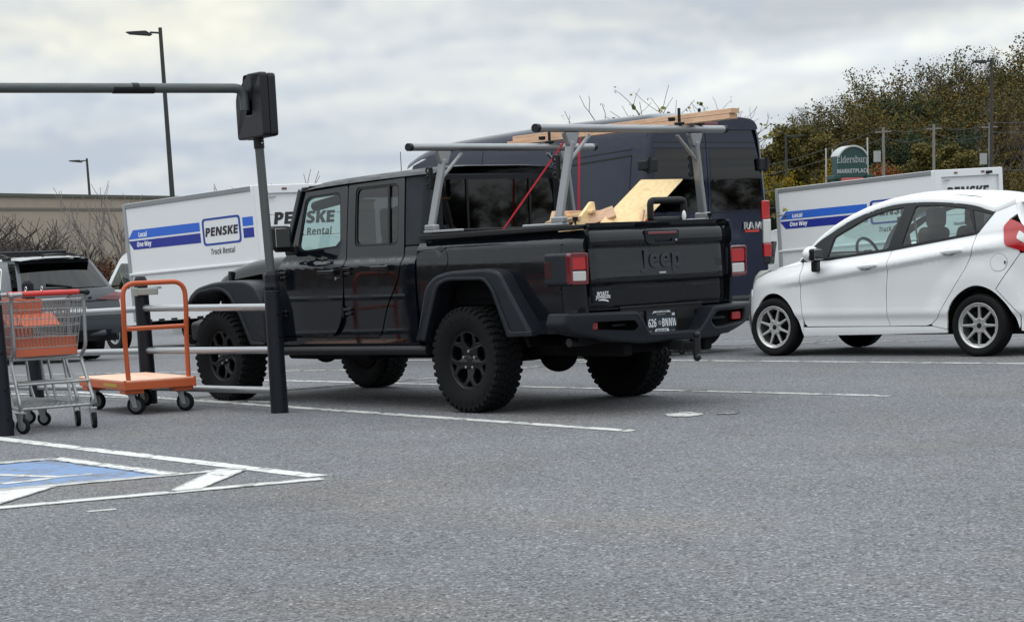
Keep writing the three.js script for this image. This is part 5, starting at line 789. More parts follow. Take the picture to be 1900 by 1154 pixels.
// ---------------------------------------------------------------- white box trucks
function boxTruck(label, up = 0) {
  const P = thing('box_truck', label, 'truck', 'white rental box trucks');
  const L = 4.42, w = 1.125, T = 2.85, b = 0.56;
  for (const s of [1, -1]) {
    const wall = part('side_wall', P);
    mesh('upper_panel', box(L / 2, (1.50 + T - 0.06) / 2, -s * (w - 0.02), L, T - 0.06 - 1.50, 0.04, 0.004), M.truckWhite, wall);
    mesh('lower_panel', box(L / 2, (b + 1.47) / 2, -s * (w - 0.022), L - 0.02, 1.47 - b, 0.04, 0.004), M.truckWhite, wall);
    mesh('rub_rail', [box(L / 2, 1.487, -s * (w + 0.012), L, 0.055, 0.045, 0.018)], std(C(0.70, 0.71, 0.72), 0.35, 0.2), wall);
    mesh('roof_rail', [box(L / 2, T - 0.045, -s * (w + 0.004), L, 0.09, 0.03, 0.008)], M.alu, wall);
    mesh('corner_post', [box(0.03, (b + T) / 2, -s * w, 0.075, T - b, 0.05, 0.012)], M.truckWhite, wall);
    mesh('corner_post', [box(L - 0.03, (b + T) / 2, -s * w, 0.10, T - b - 0.02, 0.05, 0.02)], M.truckGrey, wall);
    for (const x of [0.3, 0.75, 1.2, 1.65, 2.1, 2.55, 3.0, 3.45, 3.9]) mesh('skirt_marker', box(x, b + 0.02, -s * (w + 0.004), 0.2, 0.035, 0.008, 0), M.dark, wall);
    // decals: stripes, logo frame, lettering
    const dec = part('decal', P), put = (pts) => pts.map(([x, z]) => [x, z]);
    const sh = (pts, holes, m, nm, d = 0.003) => mesh(nm, sideExt(pts, holes, w + 0.0005, w + d, s, 0), m, dec);
    const fx = s > 0 ? (x) => x : (x) => L - x;
    sh(put([[fx(4.35), 2.168], [fx(4.16), 2.338], [fx(1.83), 2.325], [fx(1.83), 2.162]]), [], M.blueLight, 'stripe'); sh(put([[fx(4.35), 2.132], [fx(4.19), 1.962], [fx(1.83), 1.948], [fx(1.83), 2.126]]), [], M.blueDark, 'stripe');
    sh(put([[fx(0.43), 2.315], [fx(0.09), 2.315], [fx(0.09), 2.155], [fx(0.43), 2.155]]), [], M.blueLight, 'stripe'); sh(put([[fx(0.43), 2.12], [fx(0.09), 2.12], [fx(0.09), 1.945], [fx(0.43), 1.945]]), [], M.blueDark, 'stripe');
    const rr = (x0, x1, z0, z1, r) => fil([[fx(x0), z0], [fx(x1), z0], [fx(x1), z1], [fx(x0), z1]], r);
    sh(rr(1.75, 0.50, 1.878, 2.378, 0.09), [rr(1.69, 0.56, 1.918, 2.338, 0.06)], M.blueFrame, 'logo_frame');
    const flip = (g, x, z) => s > 0 ? onSide(g, x, z, w + 0.003) : g.applyMatrix4(new THREE.Matrix4().makeTranslation(L - x, z, w + 0.003));
    mesh('lettering', flip(words('PENSKE', 0.150, { shear: 0.22, wide: 1.42, bold: 0.035 }), 1.125, 2.126), M.print, dec);
    mesh('lettering', flip(words('Truck Rental', 0.105, { shear: 0.2, wide: 0.9 }), 1.14, 1.765), M.print, dec);
    mesh('lettering', flip(words('Local', 0.088, { shear: 0.15, bold: 0.03 }), 3.82, 2.242), M.printWhite, dec);
    mesh('lettering', flip(words('One Way', 0.088, { shear: 0.15, bold: 0.03 }), 3.80, 2.042), M.printWhite, dec);
    mesh('lettering', flip(words('ization at every turn.', 0.05, {}), 3.68, 1.195), M.print, dec);
    const wo = { R: 0.37, w: 0.42, rim: 0.21, kind: 5, nuts: 6, rimMat: M.truckGrey };
    wheel(P, 1.25, w - 0.26, s, wo); wheel(P, L + 1.0, w - 0.2, s, { ...wo, w: 0.22 });
    // cab
    const cab = part('cab_side', P);
    const cy = (X, Z) => 0.97 - 0.16 * smooth(1.15, 2.05, Z) - 0.06 * smooth(L + 1.2, L + 1.9, X);
    const cw = fil([[L + 0.32, 1.22], [L + 0.30, 1.72], [L + 0.75, 1.74], [L + 1.12, 1.24]], 0.05);
    mesh('cab_door', sideSkin(fil([[L + 0.02, 0.5], [L + 1.45, 0.5], [L + 1.9, 0.75], [L + 1.9, 1.02], [L + 1.28, 1.20], [L + 0.78, 1.86, 0.1], [L + 0.5, 1.96, 0.15], [L + 0.02, 1.98]]), [cw], cy, s, { th: 0.02 }), M.truckWhite, cab);
    mesh('cab_window', sideSkin(cw, [], (X, Z) => cy(X, Z) - 0.01, s, { th: 0 }), M.glass, cab);
    mesh('wide_mirror', [box(L + 1.02, 1.42, -s * 1.22, 0.07, 0.34, 0.2, 0.03), rod(V(L + 1.05, 1.3, -s * 0.95), V(L + 1.02, 1.4, -s * 1.2), 0.02)], M.plastic, cab);
  }
  mesh('box_roof', box(L / 2, T - 0.01, 0, L, 0.03, 2 * w - 0.02, 0.01), M.truckWhite, P);
  mesh('box_front', box(L - 0.02, (0.7 + T) / 2, 0, 0.04, T - 0.72, 2 * w - 0.06, 0.01), M.truckGrey, P);
  mesh('cab_roof', loft(Array.from({ length: 8 }, (_, i) => { const x = L + 0.85 * i / 7, z = 1.98 - 0.09 * (i / 7) ** 2; return Array.from({ length: 9 }, (_, j) => { const t = j / 8 * 2 - 1; return V(x, z + 0.06 * (1 - t ** 4), t * 0.82); }); })), M.truckWhite, P);
  mesh('windscreen', loft([[V(L + 0.82, 1.90, -0.78), V(L + 0.90, 1.95, 0), V(L + 0.82, 1.90, 0.78)], [V(L + 1.35, 1.18, -0.86), V(L + 1.5, 1.20, 0), V(L + 1.35, 1.18, 0.86)]]), M.glass, P);
  mesh('cab_hood', loft([[V(L + 1.3, 1.18, -0.92), V(L + 1.45, 1.22, 0), V(L + 1.3, 1.18, 0.92)], [V(L + 1.9, 1.03, -0.9), V(L + 2.0, 1.08, 0), V(L + 1.9, 1.03, 0.9)], [V(L + 1.92, 0.5, -0.9), V(L + 2.05, 0.5, 0), V(L + 1.92, 0.5, 0.9)]]), M.truckWhite, P);
  mesh('cab_seat', [box(L + 0.3, 1.1, 0, 0.2, 0.9, 1.5, 0.08)], M.fabric, P);
  // rear frame and roll-up door of four sections
  mesh('rear_frame', rearExt([[w, b], [w, T], [-w, T], [-w, b]], [[[w - 0.19, 0.75], [w - 0.19, T - 0.135], [-w + 0.12, T - 0.135], [-w + 0.12, 0.75]]], -0.02, 0.04, 0.006), M.truckWhite, P);
  const D = part('roll_up_door', P);
  for (let i = 0; i < 5; i++) mesh('door_section', box(0.05, 0.75 + 0.393 * (i + 0.5), 0.035, 0.03, 0.386, 2 * w - 0.30, 0.006), M.truckWhite, D);
  mesh('lettering', onRear(words('PENSKE', 0.205, { shear: 0.22, wide: 1.36, bold: 0.04 }), 0.031, 0.0, 2.255 + up), M.print, D);
  mesh('lettering', onRear(words('Truck Rental', 0.125, { shear: 0.2, wide: 1.1 }), 0.031, -0.02, 2.0 + up), M.print, D);
  mesh('lettering', onRear(words('Household & Business', 0.07, { wide: 1.0 }), 0.031, 0.0, 1.62 + up), M.print, D);
  mesh('door_handle', box(0.02, 0.95, 0.03, 0.03, 0.05, 0.2, 0.01), M.steel, D);
  mesh('tail_marker', [box(-0.025, T - 0.07, -0.45, 0.015, 0.04, 0.11, 0.005), box(-0.025, T - 0.07, 0.45, 0.015, 0.04, 0.11, 0.005)], M.redDark, P);
  mesh('rear_camera', [box(-0.06, T - 0.09, 0.62, 0.10, 0.06, 0.12, 0.015)], M.plastic, P);
  mesh('door_vent', box(-0.022, T - 0.215, -0.73, 0.012, 0.03, 0.16, 0.004), M.truckGrey, P);
  mesh('rear_bumper', [box(-0.10, 0.5, 0, 0.22, 0.10, 2 * w - 0.1, 0.01), box(0.05, 0.42, 0.7, 0.12, 0.2, 0.1, 0.01), box(0.05, 0.42, -0.7, 0.12, 0.2, 0.1, 0.01)], M.plastic, P);
  mesh('truck_floor', [box(L / 2, 0.66, 0, L - 0.1, 0.10, 2 * w - 0.1, 0), box(L / 2 + 0.8, 0.46, 0.42, L + 1.6, 0.16, 0.08, 0), box(L / 2 + 0.8, 0.46, -0.42, L + 1.6, 0.16, 0.08, 0), box(0.85, 0.44, 0, 0.1, 0.3, 2.0, 0)], M.dark, P);
  return P;
}
pose(boxTruck('white box truck with blue stripes parked beyond the pickup hood and cart corral'), -3.391, 38.647, 0.731, -0.24, 0.031, -0.013);
pose(boxTruck('white box truck with blue stripes parked behind the white hatchback', 0.13), 10.097, 43.814, 0.688, -0.336, 0.035, -0.023);

// ---------------------------------------------------------------- grey sport utility vehicle
{
  const P = thing('suv_car', 'dark grey sport utility vehicle with black roof rails behind the cart corral', 'car');
  const w0 = spline([[-1.0, 0.70], [-0.92, 0.80], [-0.75, 0.885], [-0.3, 0.925], [0.5, 0.94], [2.0, 0.94], [2.8, 0.93], [3.4, 0.86], [3.7, 0.70]]);
  const sec = spline([[0.25, 0.95], [0.4, 0.985], [0.7, 1.0], [0.95, 0.99], [1.08, 0.955], [1.2, 0.905], [1.45, 0.80], [1.58, 0.73]]);
  const Y = (X, Z) => w0(X) * sec(Z), inset = (d) => (X, Z) => Y(X, Z) - d;
  const arch = (c, r = 0.40) => Array.from({ length: 11 }, (_, i) => { const a = i / 10 * Math.PI; return [c - r * Math.cos(a), 0.32 + r * Math.sin(a)]; });
  const rearX = (z) => interp([[0.3, -0.88], [0.5, -0.97], [0.75, -0.98], [0.98, -0.95], [1.1, -0.90], [1.5, -0.60], [1.6, -0.50]], z);
  for (const s of [1, -1]) {
    const win = fil([[-0.42, 1.12], [-0.30, 1.44], [0.55, 1.50], [1.5, 1.46], [2.1, 1.08], [0.6, 1.07]], 0.05);
    mesh('body_side', sideSkin([[-0.74, 0.35], ...arch(0), [0.5, 0.27], [2.3, 0.27], ...arch(2.8), [3.3, 0.3], [3.6, 0.5], [3.6, 0.85], [3.2, 0.98], [2.3, 1.06], [1.5, 1.53], [0.9, 1.575], [0.2, 1.575], [-0.42, 1.545], [-0.62, 1.32], [-0.76, 1.09], [-0.84, 0.95], [-0.86, 0.6]], [win], Y, s, { th: 0.02, max: 0.12 }), M.grey, P);
    mesh('side_window', sideSkin(win, [], inset(0.012), s, { th: 0 }), M.privacy, P);
    mesh('window_trim', sideSkin(fil([[-0.45, 1.11], [-0.32, 1.46], [0.55, 1.52], [1.5, 1.48], [2.14, 1.07], [0.6, 1.05]], 0.05), [win], inset(-0.004), s, { th: 0.01 }), M.chrome, P);
    mesh('roof_rack_rail', [...pipe([V(-0.30, 1.60, -s * 0.60), V(-0.12, 1.66, -s * 0.60), V(1.2, 1.67, -s * 0.60), V(1.4, 1.59, -s * 0.60)], 0.022, 0.08, 8), box(-0.24, 1.60, -s * 0.61, 0.24, 0.06, 0.05, 0.02)], M.plastic, P);
    const L = part('tail_lamp', P);
    mesh('lamp_lens', skin(fil([[0.42, 0.93], [0.86, 0.90], [0.93, 1.01], [0.80, 1.03]], 0.02), [], (u, z) => V(rearX(z) - 0.025 - 0.10 * (1 - Math.min(1, u / 0.86) ** 2) + 0.35 * Math.max(0, u - 0.84), z, -s * u), { th: 0.03, flip: s > 0, max: 0.05 }), M.redDark, L);
    mesh('lamp_side', sideSkin(fil([[-0.84, 0.91], [-0.50, 1.0], [-0.55, 1.03], [-0.80, 1.03]], 0.02), [], inset(-0.006), s, { th: 0.01 }), M.redDark, L);
    const wo = { R: 0.36, w: 0.235, rim: 0.235, kind: 5, nuts: 5, rimMat: M.alloy };
    wheel(P, 0, 0.80, s, wo); wheel(P, 2.8, 0.80, s, wo);
  }
  const grid = (z0, z1, n, half, off, bow = 0.10) => loft(Array.from({ length: n }, (_, i) => { const z = lerp(z0, z1, i / (n - 1)); return Array.from({ length: 13 }, (_, j) => { const t = j / 12 * 2 - 1; return V(rearX(z) - off - bow * (1 - t ** 2), z, t * half(z)); }); }));
  const hw = (z) => interp([[0.3, 0.80], [0.6, 0.87], [0.95, 0.86], [1.1, 0.80], [1.5, 0.66], [1.6, 0.60]], z);
  mesh('tailgate', [grid(0.60, 1.09, 9, hw, 0), grid(1.08, 1.56, 7, hw, -0.012)], M.grey, P);
  mesh('tailgate_crease', grid(0.895, 0.915, 2, (z) => hw(z) * 0.9, 0.012), M.trim, P);
  mesh('rear_window', grid(1.12, 1.505, 7, (z) => hw(z) * 0.915, 0.008), M.limo, P);
  mesh('rear_wiper', bar(V(-0.985, 1.13, 0.05), V(-0.94, 1.19, -0.35), 0.03, 0.02), M.plastic, P);
  mesh('rear_spoiler', loft(Array.from({ length: 4 }, (_, i) => Array.from({ length: 11 }, (_, j) => { const t = j / 10 * 2 - 1; return V(-0.40 - 0.115 * i - 0.10 * (1 - t * t), 1.585 - 0.012 * i + 0.03 * (1 - t ** 4), t * (0.655 - 0.005 * i)); }))), M.grey, P);
  for (let i = 0; i < 7; i++) mesh('badge_letter', box(-1.06, 0.955, -0.2 + i * 0.085, 0.01, 0.035, 0.04 - (i % 3) * 0.012, 0.003), M.plastic, P);
  mesh('roof', loft(Array.from({ length: 12 }, (_, i) => { const x = lerp(-0.45, 1.55, i / 11), z = 1.575 - 0.05 * smooth(0.9, 1.6, x) - 0.02 * smooth(0, -0.45, x); return Array.from({ length: 11 }, (_, j) => { const t = j / 10 * 2 - 1; return V(x, z + 0.055 * (1 - t ** 4), t * 0.67); }); })), phys(C(0.30, 0.31, 0.33), { roughness: 0.3, metalness: 0.4, clearcoat: 1 }), P);
  mesh('roof_crossbar', [rod(V(0.15, 1.70, -0.62), V(0.15, 1.70, 0.62), 0.025), rod(V(0.95, 1.70, -0.62), V(0.95, 1.70, 0.62), 0.025)], M.plastic, P);
  mesh('roof_fin', [ext([[0, 0], [0.16, 0], [0.02, 0.07]], [], 0.03, 0.006).translate(-0.28, 1.61, -0.015)], M.plastic, P);
  mesh('windscreen', loft([[V(1.52, 1.55, -0.66), V(1.6, 1.58, 0), V(1.52, 1.55, 0.66)], [V(2.3, 1.06, -0.82), V(2.45, 1.07, 0), V(2.3, 1.06, 0.82)]]), M.glass, P);
  mesh('hood', loft([[V(2.28, 1.06, -0.85), V(2.4, 1.08, 0), V(2.28, 1.06, 0.85)], [V(3.3, 0.96, -0.82), V(3.55, 0.98, 0), V(3.3, 0.96, 0.82)], [V(3.6, 0.6, -0.72), V(3.8, 0.6, 0), V(3.6, 0.6, 0.72)]]), M.grey, P);
  mesh('rear_bumper', [grid(0.30, 0.62, 7, hw, 0.03), box(-0.98, 0.42, 0, 0.16, 0.1, 1.1, 0.04)], M.grey, P);
  mesh('bumper_insert', grid(0.30, 0.46, 3, (z) => hw(z) * 0.9, 0.045), M.plastic, P);
  mesh('licence_plate', box(-1.085, 0.755, 0.06, 0.015, 0.12, 0.32, 0.004), std(C(0.5, 0.5, 0.48), 0.5), P);
  mesh('cabin', [box(1.2, 0.34, 0, 4.4, 0.1, 1.5, 0), box(0.6, 0.75, 0, 0.2, 0.7, 1.4, 0.05), box(1.5, 0.8, 0, 0.2, 0.8, 1.4, 0.05)], M.dark, P);
  // its tailgate stands about 31.5 m off, its nose pointing away to the left
  pose(P, -7.12, 32.4, 0.70, -0.17, 0.02, 0);
}
// ---------------------------------------------------------------- cart corral
{
  const P1 = [-1.81, 16.78], P2 = [-3.19, 18.69], P3 = [-3.79, 15.64], P4 = [-4.58, 20.35], P5 = [-5.17, 17.55];
  const K = thing('cart_corral', 'cart corral of black posts, steel side rails and an overhead sign bar', 'cart corral');
  const post = (p, tall, lean = 0) => {
    const o = part('post', K), top = G(p[0], p[1], 1.07);
    mesh('sleeve', [rod(G(p[0], p[1], 0), G(p[0], p[1], 0.98), 0.072, 0.064, 22), new THREE.CylinderGeometry(0.060, 0.066, 0.035, 22).translate(p[0], top.y - 0.04, -p[1]), new THREE.CylinderGeometry(0.058, 0.061, 0.075, 22).translate(p[0], top.y + 0.0, -p[1]), new THREE.CylinderGeometry(0.044, 0.057, 0.03, 22).translate(p[0], top.y + 0.05, -p[1])], phys(C(0.006, 0.0075, 0.012), { roughness: 0.45, specularIntensity: 0.6 }), o);
    for (const h of [0.12, 0.34, 0.62, 0.80]) mesh('post_bolt', new THREE.SphereGeometry(0.010, 8, 6).translate(p[0] + 0.045, h, -p[1] + 0.052), M.dark, o);
    if (tall) mesh('upper_pipe', rod(G(p[0], p[1], 1.06), G(p[0] - 0.03, p[1], 2.2), 0.036, 0.036, 18), M.pipe, o);
    return o;
  };
  post(P1, true); post(P3, true); const p2 = post(P2, false); post(P4, false); post(P5, false);
  mesh('pipe_clip', [box(P2[0] + 0.06, 1.0, -P2[1] + 0.07, 0.20, 0.06, 0.04, 0.008), box(P2[0] - 0.04, 1.0, -P2[1] + 0.07, 0.05, 0.075, 0.05, 0.008)], std(C(0.30, 0.31, 0.29), 0.5, 0.3), p2);
  const dirA = V(P3[0] - P1[0], 0, -(P3[1] - P1[1])).normalize(), dirB = V(P2[0] - P1[0], 0, -(P2[1] - P1[1])).normalize();
  for (const [a, b, hs] of [[P1, P2, [[0.852, 0.852], [0.508, 0.475], [0.182, 0.145]]], [P2, P4, [[0.845, 0.80], [0.47, 0.43], [0.14, 0.10]]], [P3, P5, [[0.852, 0.852], [0.508, 0.49], [0.182, 0.165]]]])
    for (const [h0, h1] of hs) { const A = G(a[0], a[1], h0), B = G(b[0], b[1], h1), d = B.clone().sub(A).normalize(); const e = b === P4 ? B.clone().addScaledVector(d, 0.6) : B; mesh('rail', [rod(A.clone().addScaledVector(d, 0.03), e, 0.029, 0.029, 16)], M.steel, K); }
  // overhead bar with rounded elbows turning down into the sign boxes
  const y = 2.565, A = V(P1[0] - 0.03, y, -P1[1]).addScaledVector(dirA, 0.10), B = V(P3[0] - 0.03, y - 0.0, -P3[1]).addScaledVector(dirA, -0.10);
  mesh('overhead_bar', pipe([A.clone().setY(y - 0.17), A, B, B.clone().setY(y - 0.17)], 0.037, 0.11, 16), M.pipe, K);
  mesh('bar_tape', [rod(A.clone().lerp(B, 0.42), A.clone().lerp(B, 0.445), 0.0405, 0.0405, 16), rod(A.clone().lerp(B, 0.36).add(V(0, -0.004, 0)), A.clone().lerp(B, 0.52).add(V(0, -0.004, 0)), 0.0375, 0.0375, 16)], M.plastic, K);
  for (const [p, f] of [[P1, 1], [P3, -1]]) {
    const o = part('sign_box', K), m = new THREE.Matrix4().makeBasis(dirB, V(0, 1, 0), dirB.clone().cross(V(0, 1, 0))).setPosition(p[0] - 0.03, 0, -p[1]);
    const side = dirB.clone().cross(V(0, 1, 0)).dot(dirA) > 0 ? 1 : -1, k = side * f;
    const shell = ext(fil([[-0.215, 2.185, 0.03], [0.215, 2.175, 0.03], [0.215, 2.54, 0.10], [0.03, 2.645, 0.02], [0.0, 2.675, 0.01], [-0.215, 2.675, 0.03]]), [fil([[-0.045, 2.36], [0.055, 2.36], [0.055, 2.655], [-0.045, 2.655]], 0.02)], 0.065, 0.012).translate(0, 0, k > 0 ? 0.005 : -0.07);
    const back = ext(fil([[-0.215, 2.185, 0.03], [0.215, 2.175, 0.03], [0.215, 2.58, 0.1], [-0.215, 2.675, 0.04]]), [], 0.075, 0.016).translate(0, 0, k > 0 ? -0.07 : -0.005);
    mesh('sign_shell', [shell.applyMatrix4(m), back.applyMatrix4(m)], phys(C(0.011, 0.011, 0.015), { roughness: 0.4, specularIntensity: 0.7 }), o);
    mesh('collar', rod(V(p[0] - 0.028, 2.10, -p[1]), V(p[0] - 0.03, 2.2, -p[1]), 0.042, 0.042, 18), M.plastic, o);
    mesh('collar_screw', new THREE.SphereGeometry(0.008, 8, 6).translate(p[0] + 0.0, 2.14, -p[1] + 0.04), M.chrome, o);
  }
}

// ---------------------------------------------------------------- shopping carts
function makeCart(label, group) {
  const P = thing('shopping_cart', label, 'shopping cart', group);
  const wire = (a, b, r = 0.0026) => rod(a, b, r, r, 5, true);
  const caster = (x, z, R = 0.062, turn = 0) => {
    const o = part('caster', P); o.position.set(x, 0, z); o.rotation.y = turn;
    mesh('caster_wheel', lathe([[0.018, -0.015], [R * 0.62, -0.015], [R * 0.64, -0.017], [R - 0.006, -0.017], [R, -0.008], [R, 0.008], [R - 0.006, 0.017], [R * 0.64, 0.017], [R * 0.62, 0.015], [0.018, 0.015]], 24).rotateX(Math.PI / 2).translate(0, R, 0), M.rubber2, o);
    mesh('caster_hub', new THREE.CylinderGeometry(R * 0.6, R * 0.6, 0.033, 20).rotateX(Math.PI / 2).translate(0, R, 0), M.galv, o);
    mesh('caster_fork', [ext(fil([[-0.018, R - 0.02], [0.018, R - 0.02], [0.045, R * 2 + 0.03], [-0.02, R * 2 + 0.03]], 0.008), [], 0.003, 0.0008).translate(0, 0, 0.021), ext(fil([[-0.018, R - 0.02], [0.018, R - 0.02], [0.045, R * 2 + 0.03], [-0.02, R * 2 + 0.03]], 0.008), [], 0.003, 0.0008).translate(0, 0, -0.024), box(0.012, R * 2 + 0.032, 0, 0.075, 0.012, 0.055, 0.004)], M.galv, o);
  };
  caster(0, -0.29, 0.062, 0.5); caster(0, 0.29, 0.062, -0.25); caster(0.70, -0.16, 0.055, 0.3); caster(0.70, 0.16, 0.055, 0.9);
  // frame
  for (const s of [-1, 1]) {
    mesh('side_frame', pipe([V(0.80, 0.20, s * 0.17), V(0.55, 0.19, s * 0.20), V(0.03, 0.18, s * 0.29), V(0.0, 0.22, s * 0.30), V(0.16, 0.56, s * 0.285), V(0.05, 0.62, s * 0.29), V(0.02, 1.00, s * 0.295), V(-0.02, 1.045, s * 0.29)], 0.0145, 0.06, 10), M.galv, P);
    mesh('upright', pipe([V(0.62, 0.19, s * 0.19), V(0.70, 0.30, s * 0.19), V(0.78, 0.585, s * 0.2)], 0.0125, 0.06, 8), M.galv, P);
    mesh('upright', pipe([V(0.30, 0.185, s * 0.245), V(0.32, 0.24, s * 0.245), V(0.44, 0.57, s * 0.25)], 0.0125, 0.06, 8), M.galv, P);
  }
  for (const [x, y, z] of [[0.04, 0.37, 0.29], [0.03, 0.185, 0.29], [0.16, 0.555, 0.28], [0.80, 0.2, 0.17]]) mesh('cross_tube', rod(V(x, y, -z), V(x, y, z), 0.011), M.galv, P);
  { // lower tray
    const g = []; for (let i = 0; i <= 11; i++) { const z = lerp(-0.27, 0.27, i / 11); g.push(wire(V(0.02, 0.20, z), V(0.80, 0.215, z * 0.62), 0.003)); } for (let i = 0; i <= 6; i++) { const x = lerp(0.05, 0.78, i / 6), k = 0.27 * lerp(1, 0.63, x / 0.8); g.push(wire(V(x, 0.196, -k), V(x, 0.196, k), 0.0035)); }
    mesh('lower_tray', g, M.galv, P);
  }
  // basket: back gate, two sides, front, floor
  const top = (x) => 1.0 - 0.02 * x, bot = (x) => lerp(0.565, 0.60, x / 0.9), wd = (x, h) => lerp(0.285, 0.215, x / 0.9) - 0.03 * (1 - (h - 0.56) / 0.44), x0 = (h) => lerp(0.14, 0.03, (h - 0.56) / 0.44), x1 = (h) => lerp(0.80, 0.93, (h - 0.56) / 0.44);
  const gate = []; for (let i = 0; i <= 17; i++) { const t = i / 17 * 2 - 1; gate.push(wire(V(x0(0.57), 0.57, t * wd(0.1, 0.57)), V(x0(1.0), 0.995, t * wd(0, 1.0)))); } for (const h of [0.57, 0.64, 0.72, 0.80, 0.86, 0.93, 0.995]) gate.push(wire(V(x0(h), h, -wd(0.05, h)), V(x0(h), h, wd(0.05, h)), 0.0034));
  mesh('back_gate', gate, M.galv, P);
  for (const s of [-1, 1]) { const g = []; for (let i = 0; i <= 24; i++) { const t = i / 24, a = lerp(x0(0.57), x1(0.6), t), b = lerp(x0(1), x1(0.98), t); g.push(wire(V(a, bot(a), s * wd(a, 0.57)), V(b, top(b), s * wd(b, 1)))); } for (const h of [0.575, 0.65, 0.73, 0.81, 0.89, 0.985]) g.push(wire(V(x0(h), h, s * wd(x0(h), h)), V(x1(h), h, s * wd(x1(h), h)), 0.0034)); g.push(wire(V(0.03, 1.0, s * 0.285), V(0.93, 0.985, s * 0.215), 0.006)); mesh('basket_side', g, M.galv, P); }
  { const g = []; for (let i = 0; i <= 12; i++) { const t = i / 12 * 2 - 1; g.push(wire(V(0.80, 0.60, t * 0.19), V(0.93, 0.985, t * 0.215))); } for (const h of [0.6, 0.7, 0.8, 0.9, 0.985]) g.push(wire(V(x1(h), h, -0.21), V(x1(h), h, 0.21), 0.0034)); mesh('basket_front', g, M.galv, P); }
  { const g = []; for (let i = 0; i <= 14; i++) { const t = i / 14 * 2 - 1; g.push(wire(V(0.14, 0.565, t * 0.25), V(0.80, 0.60, t * 0.19))); } mesh('basket_floor', g, M.galv, P); }
  // orange plastic: bumper panels and child seat
  mesh('gate_panel', box(0.125, 0.645, 0, 0.010, 0.14, 0.50, 0.004), M.orangePlastic, P);
  mesh('floor_liner', [box(0.47, 0.605, 0, 0.64, 0.008, 0.40, 0.003).rotateZ(0.0)], M.orangePlastic, P);
  mesh('front_panel', box(0.875, 0.80, 0, 0.010, 0.30, 0.40, 0.004).rotateZ(-0.0), M.orangePlastic, P);
  mesh('child_seat_flap', box(0, 0, 0, 0.17, 0.007, 0.30, 0.003).rotateZ(0.55).translate(0.17, 0.85, -0.03), M.orangePlastic, P);
  mesh('child_seat_back', box(0.27, 0.93, -0.05, 0.007, 0.16, 0.2, 0.003), M.orangePlastic, P);
  { const g = []; for (let i = 0; i <= 6; i++) { const z = lerp(-0.22, 0.22, i / 6); g.push(wire(V(0.10, 0.99, z), V(0.30, 0.78, z), 0.003)); } g.push(wire(V(0.10, 0.99, -0.23), V(0.10, 0.99, 0.23), 0.004)); mesh('child_seat_wires', g, M.galv, P); }
  const h = part('handle', P); mesh('handle_grip', rod(V(-0.03, 1.05, -0.215), V(-0.03, 1.05, 0.235), 0.0195, 0.0195, 14), M.redPlastic, h);
  for (const s of [-1, 1]) mesh('handle_end', [rod(V(-0.03, 1.05, s * 0.22), V(-0.028, 1.047, s * 0.30), 0.0155), new THREE.SphereGeometry(0.024, 10, 8).translate(-0.025, 1.045, s * 0.305)], s > 0 ? M.plastic : M.galv, h);
  mesh('key_ring', new THREE.TorusGeometry(0.018, 0.003, 6, 18).translate(-0.03, 1.085, -0.06), M.chrome, h);
  return P;
}
const cart1 = makeCart('wire shopping cart with red handle and orange panels beside the near corral post', 'shopping carts in the corral'); pose(cart1, -3.42, 15.87, 0.594);
const nextCart = (label, x, z, yaw) => { const c = cart1.clone(); c.name = numbered('shopping_cart'); c.userData = { ...cart1.userData, label }; scene.add(c); pose(c, x, z, yaw); return c; };
nextCart('shopping cart pushed into the front of the red-handled cart', -3.60, 16.135, 0.594);
nextCart('shopping cart standing behind the black corral post at its opening', -4.30, 16.50, 0.60);

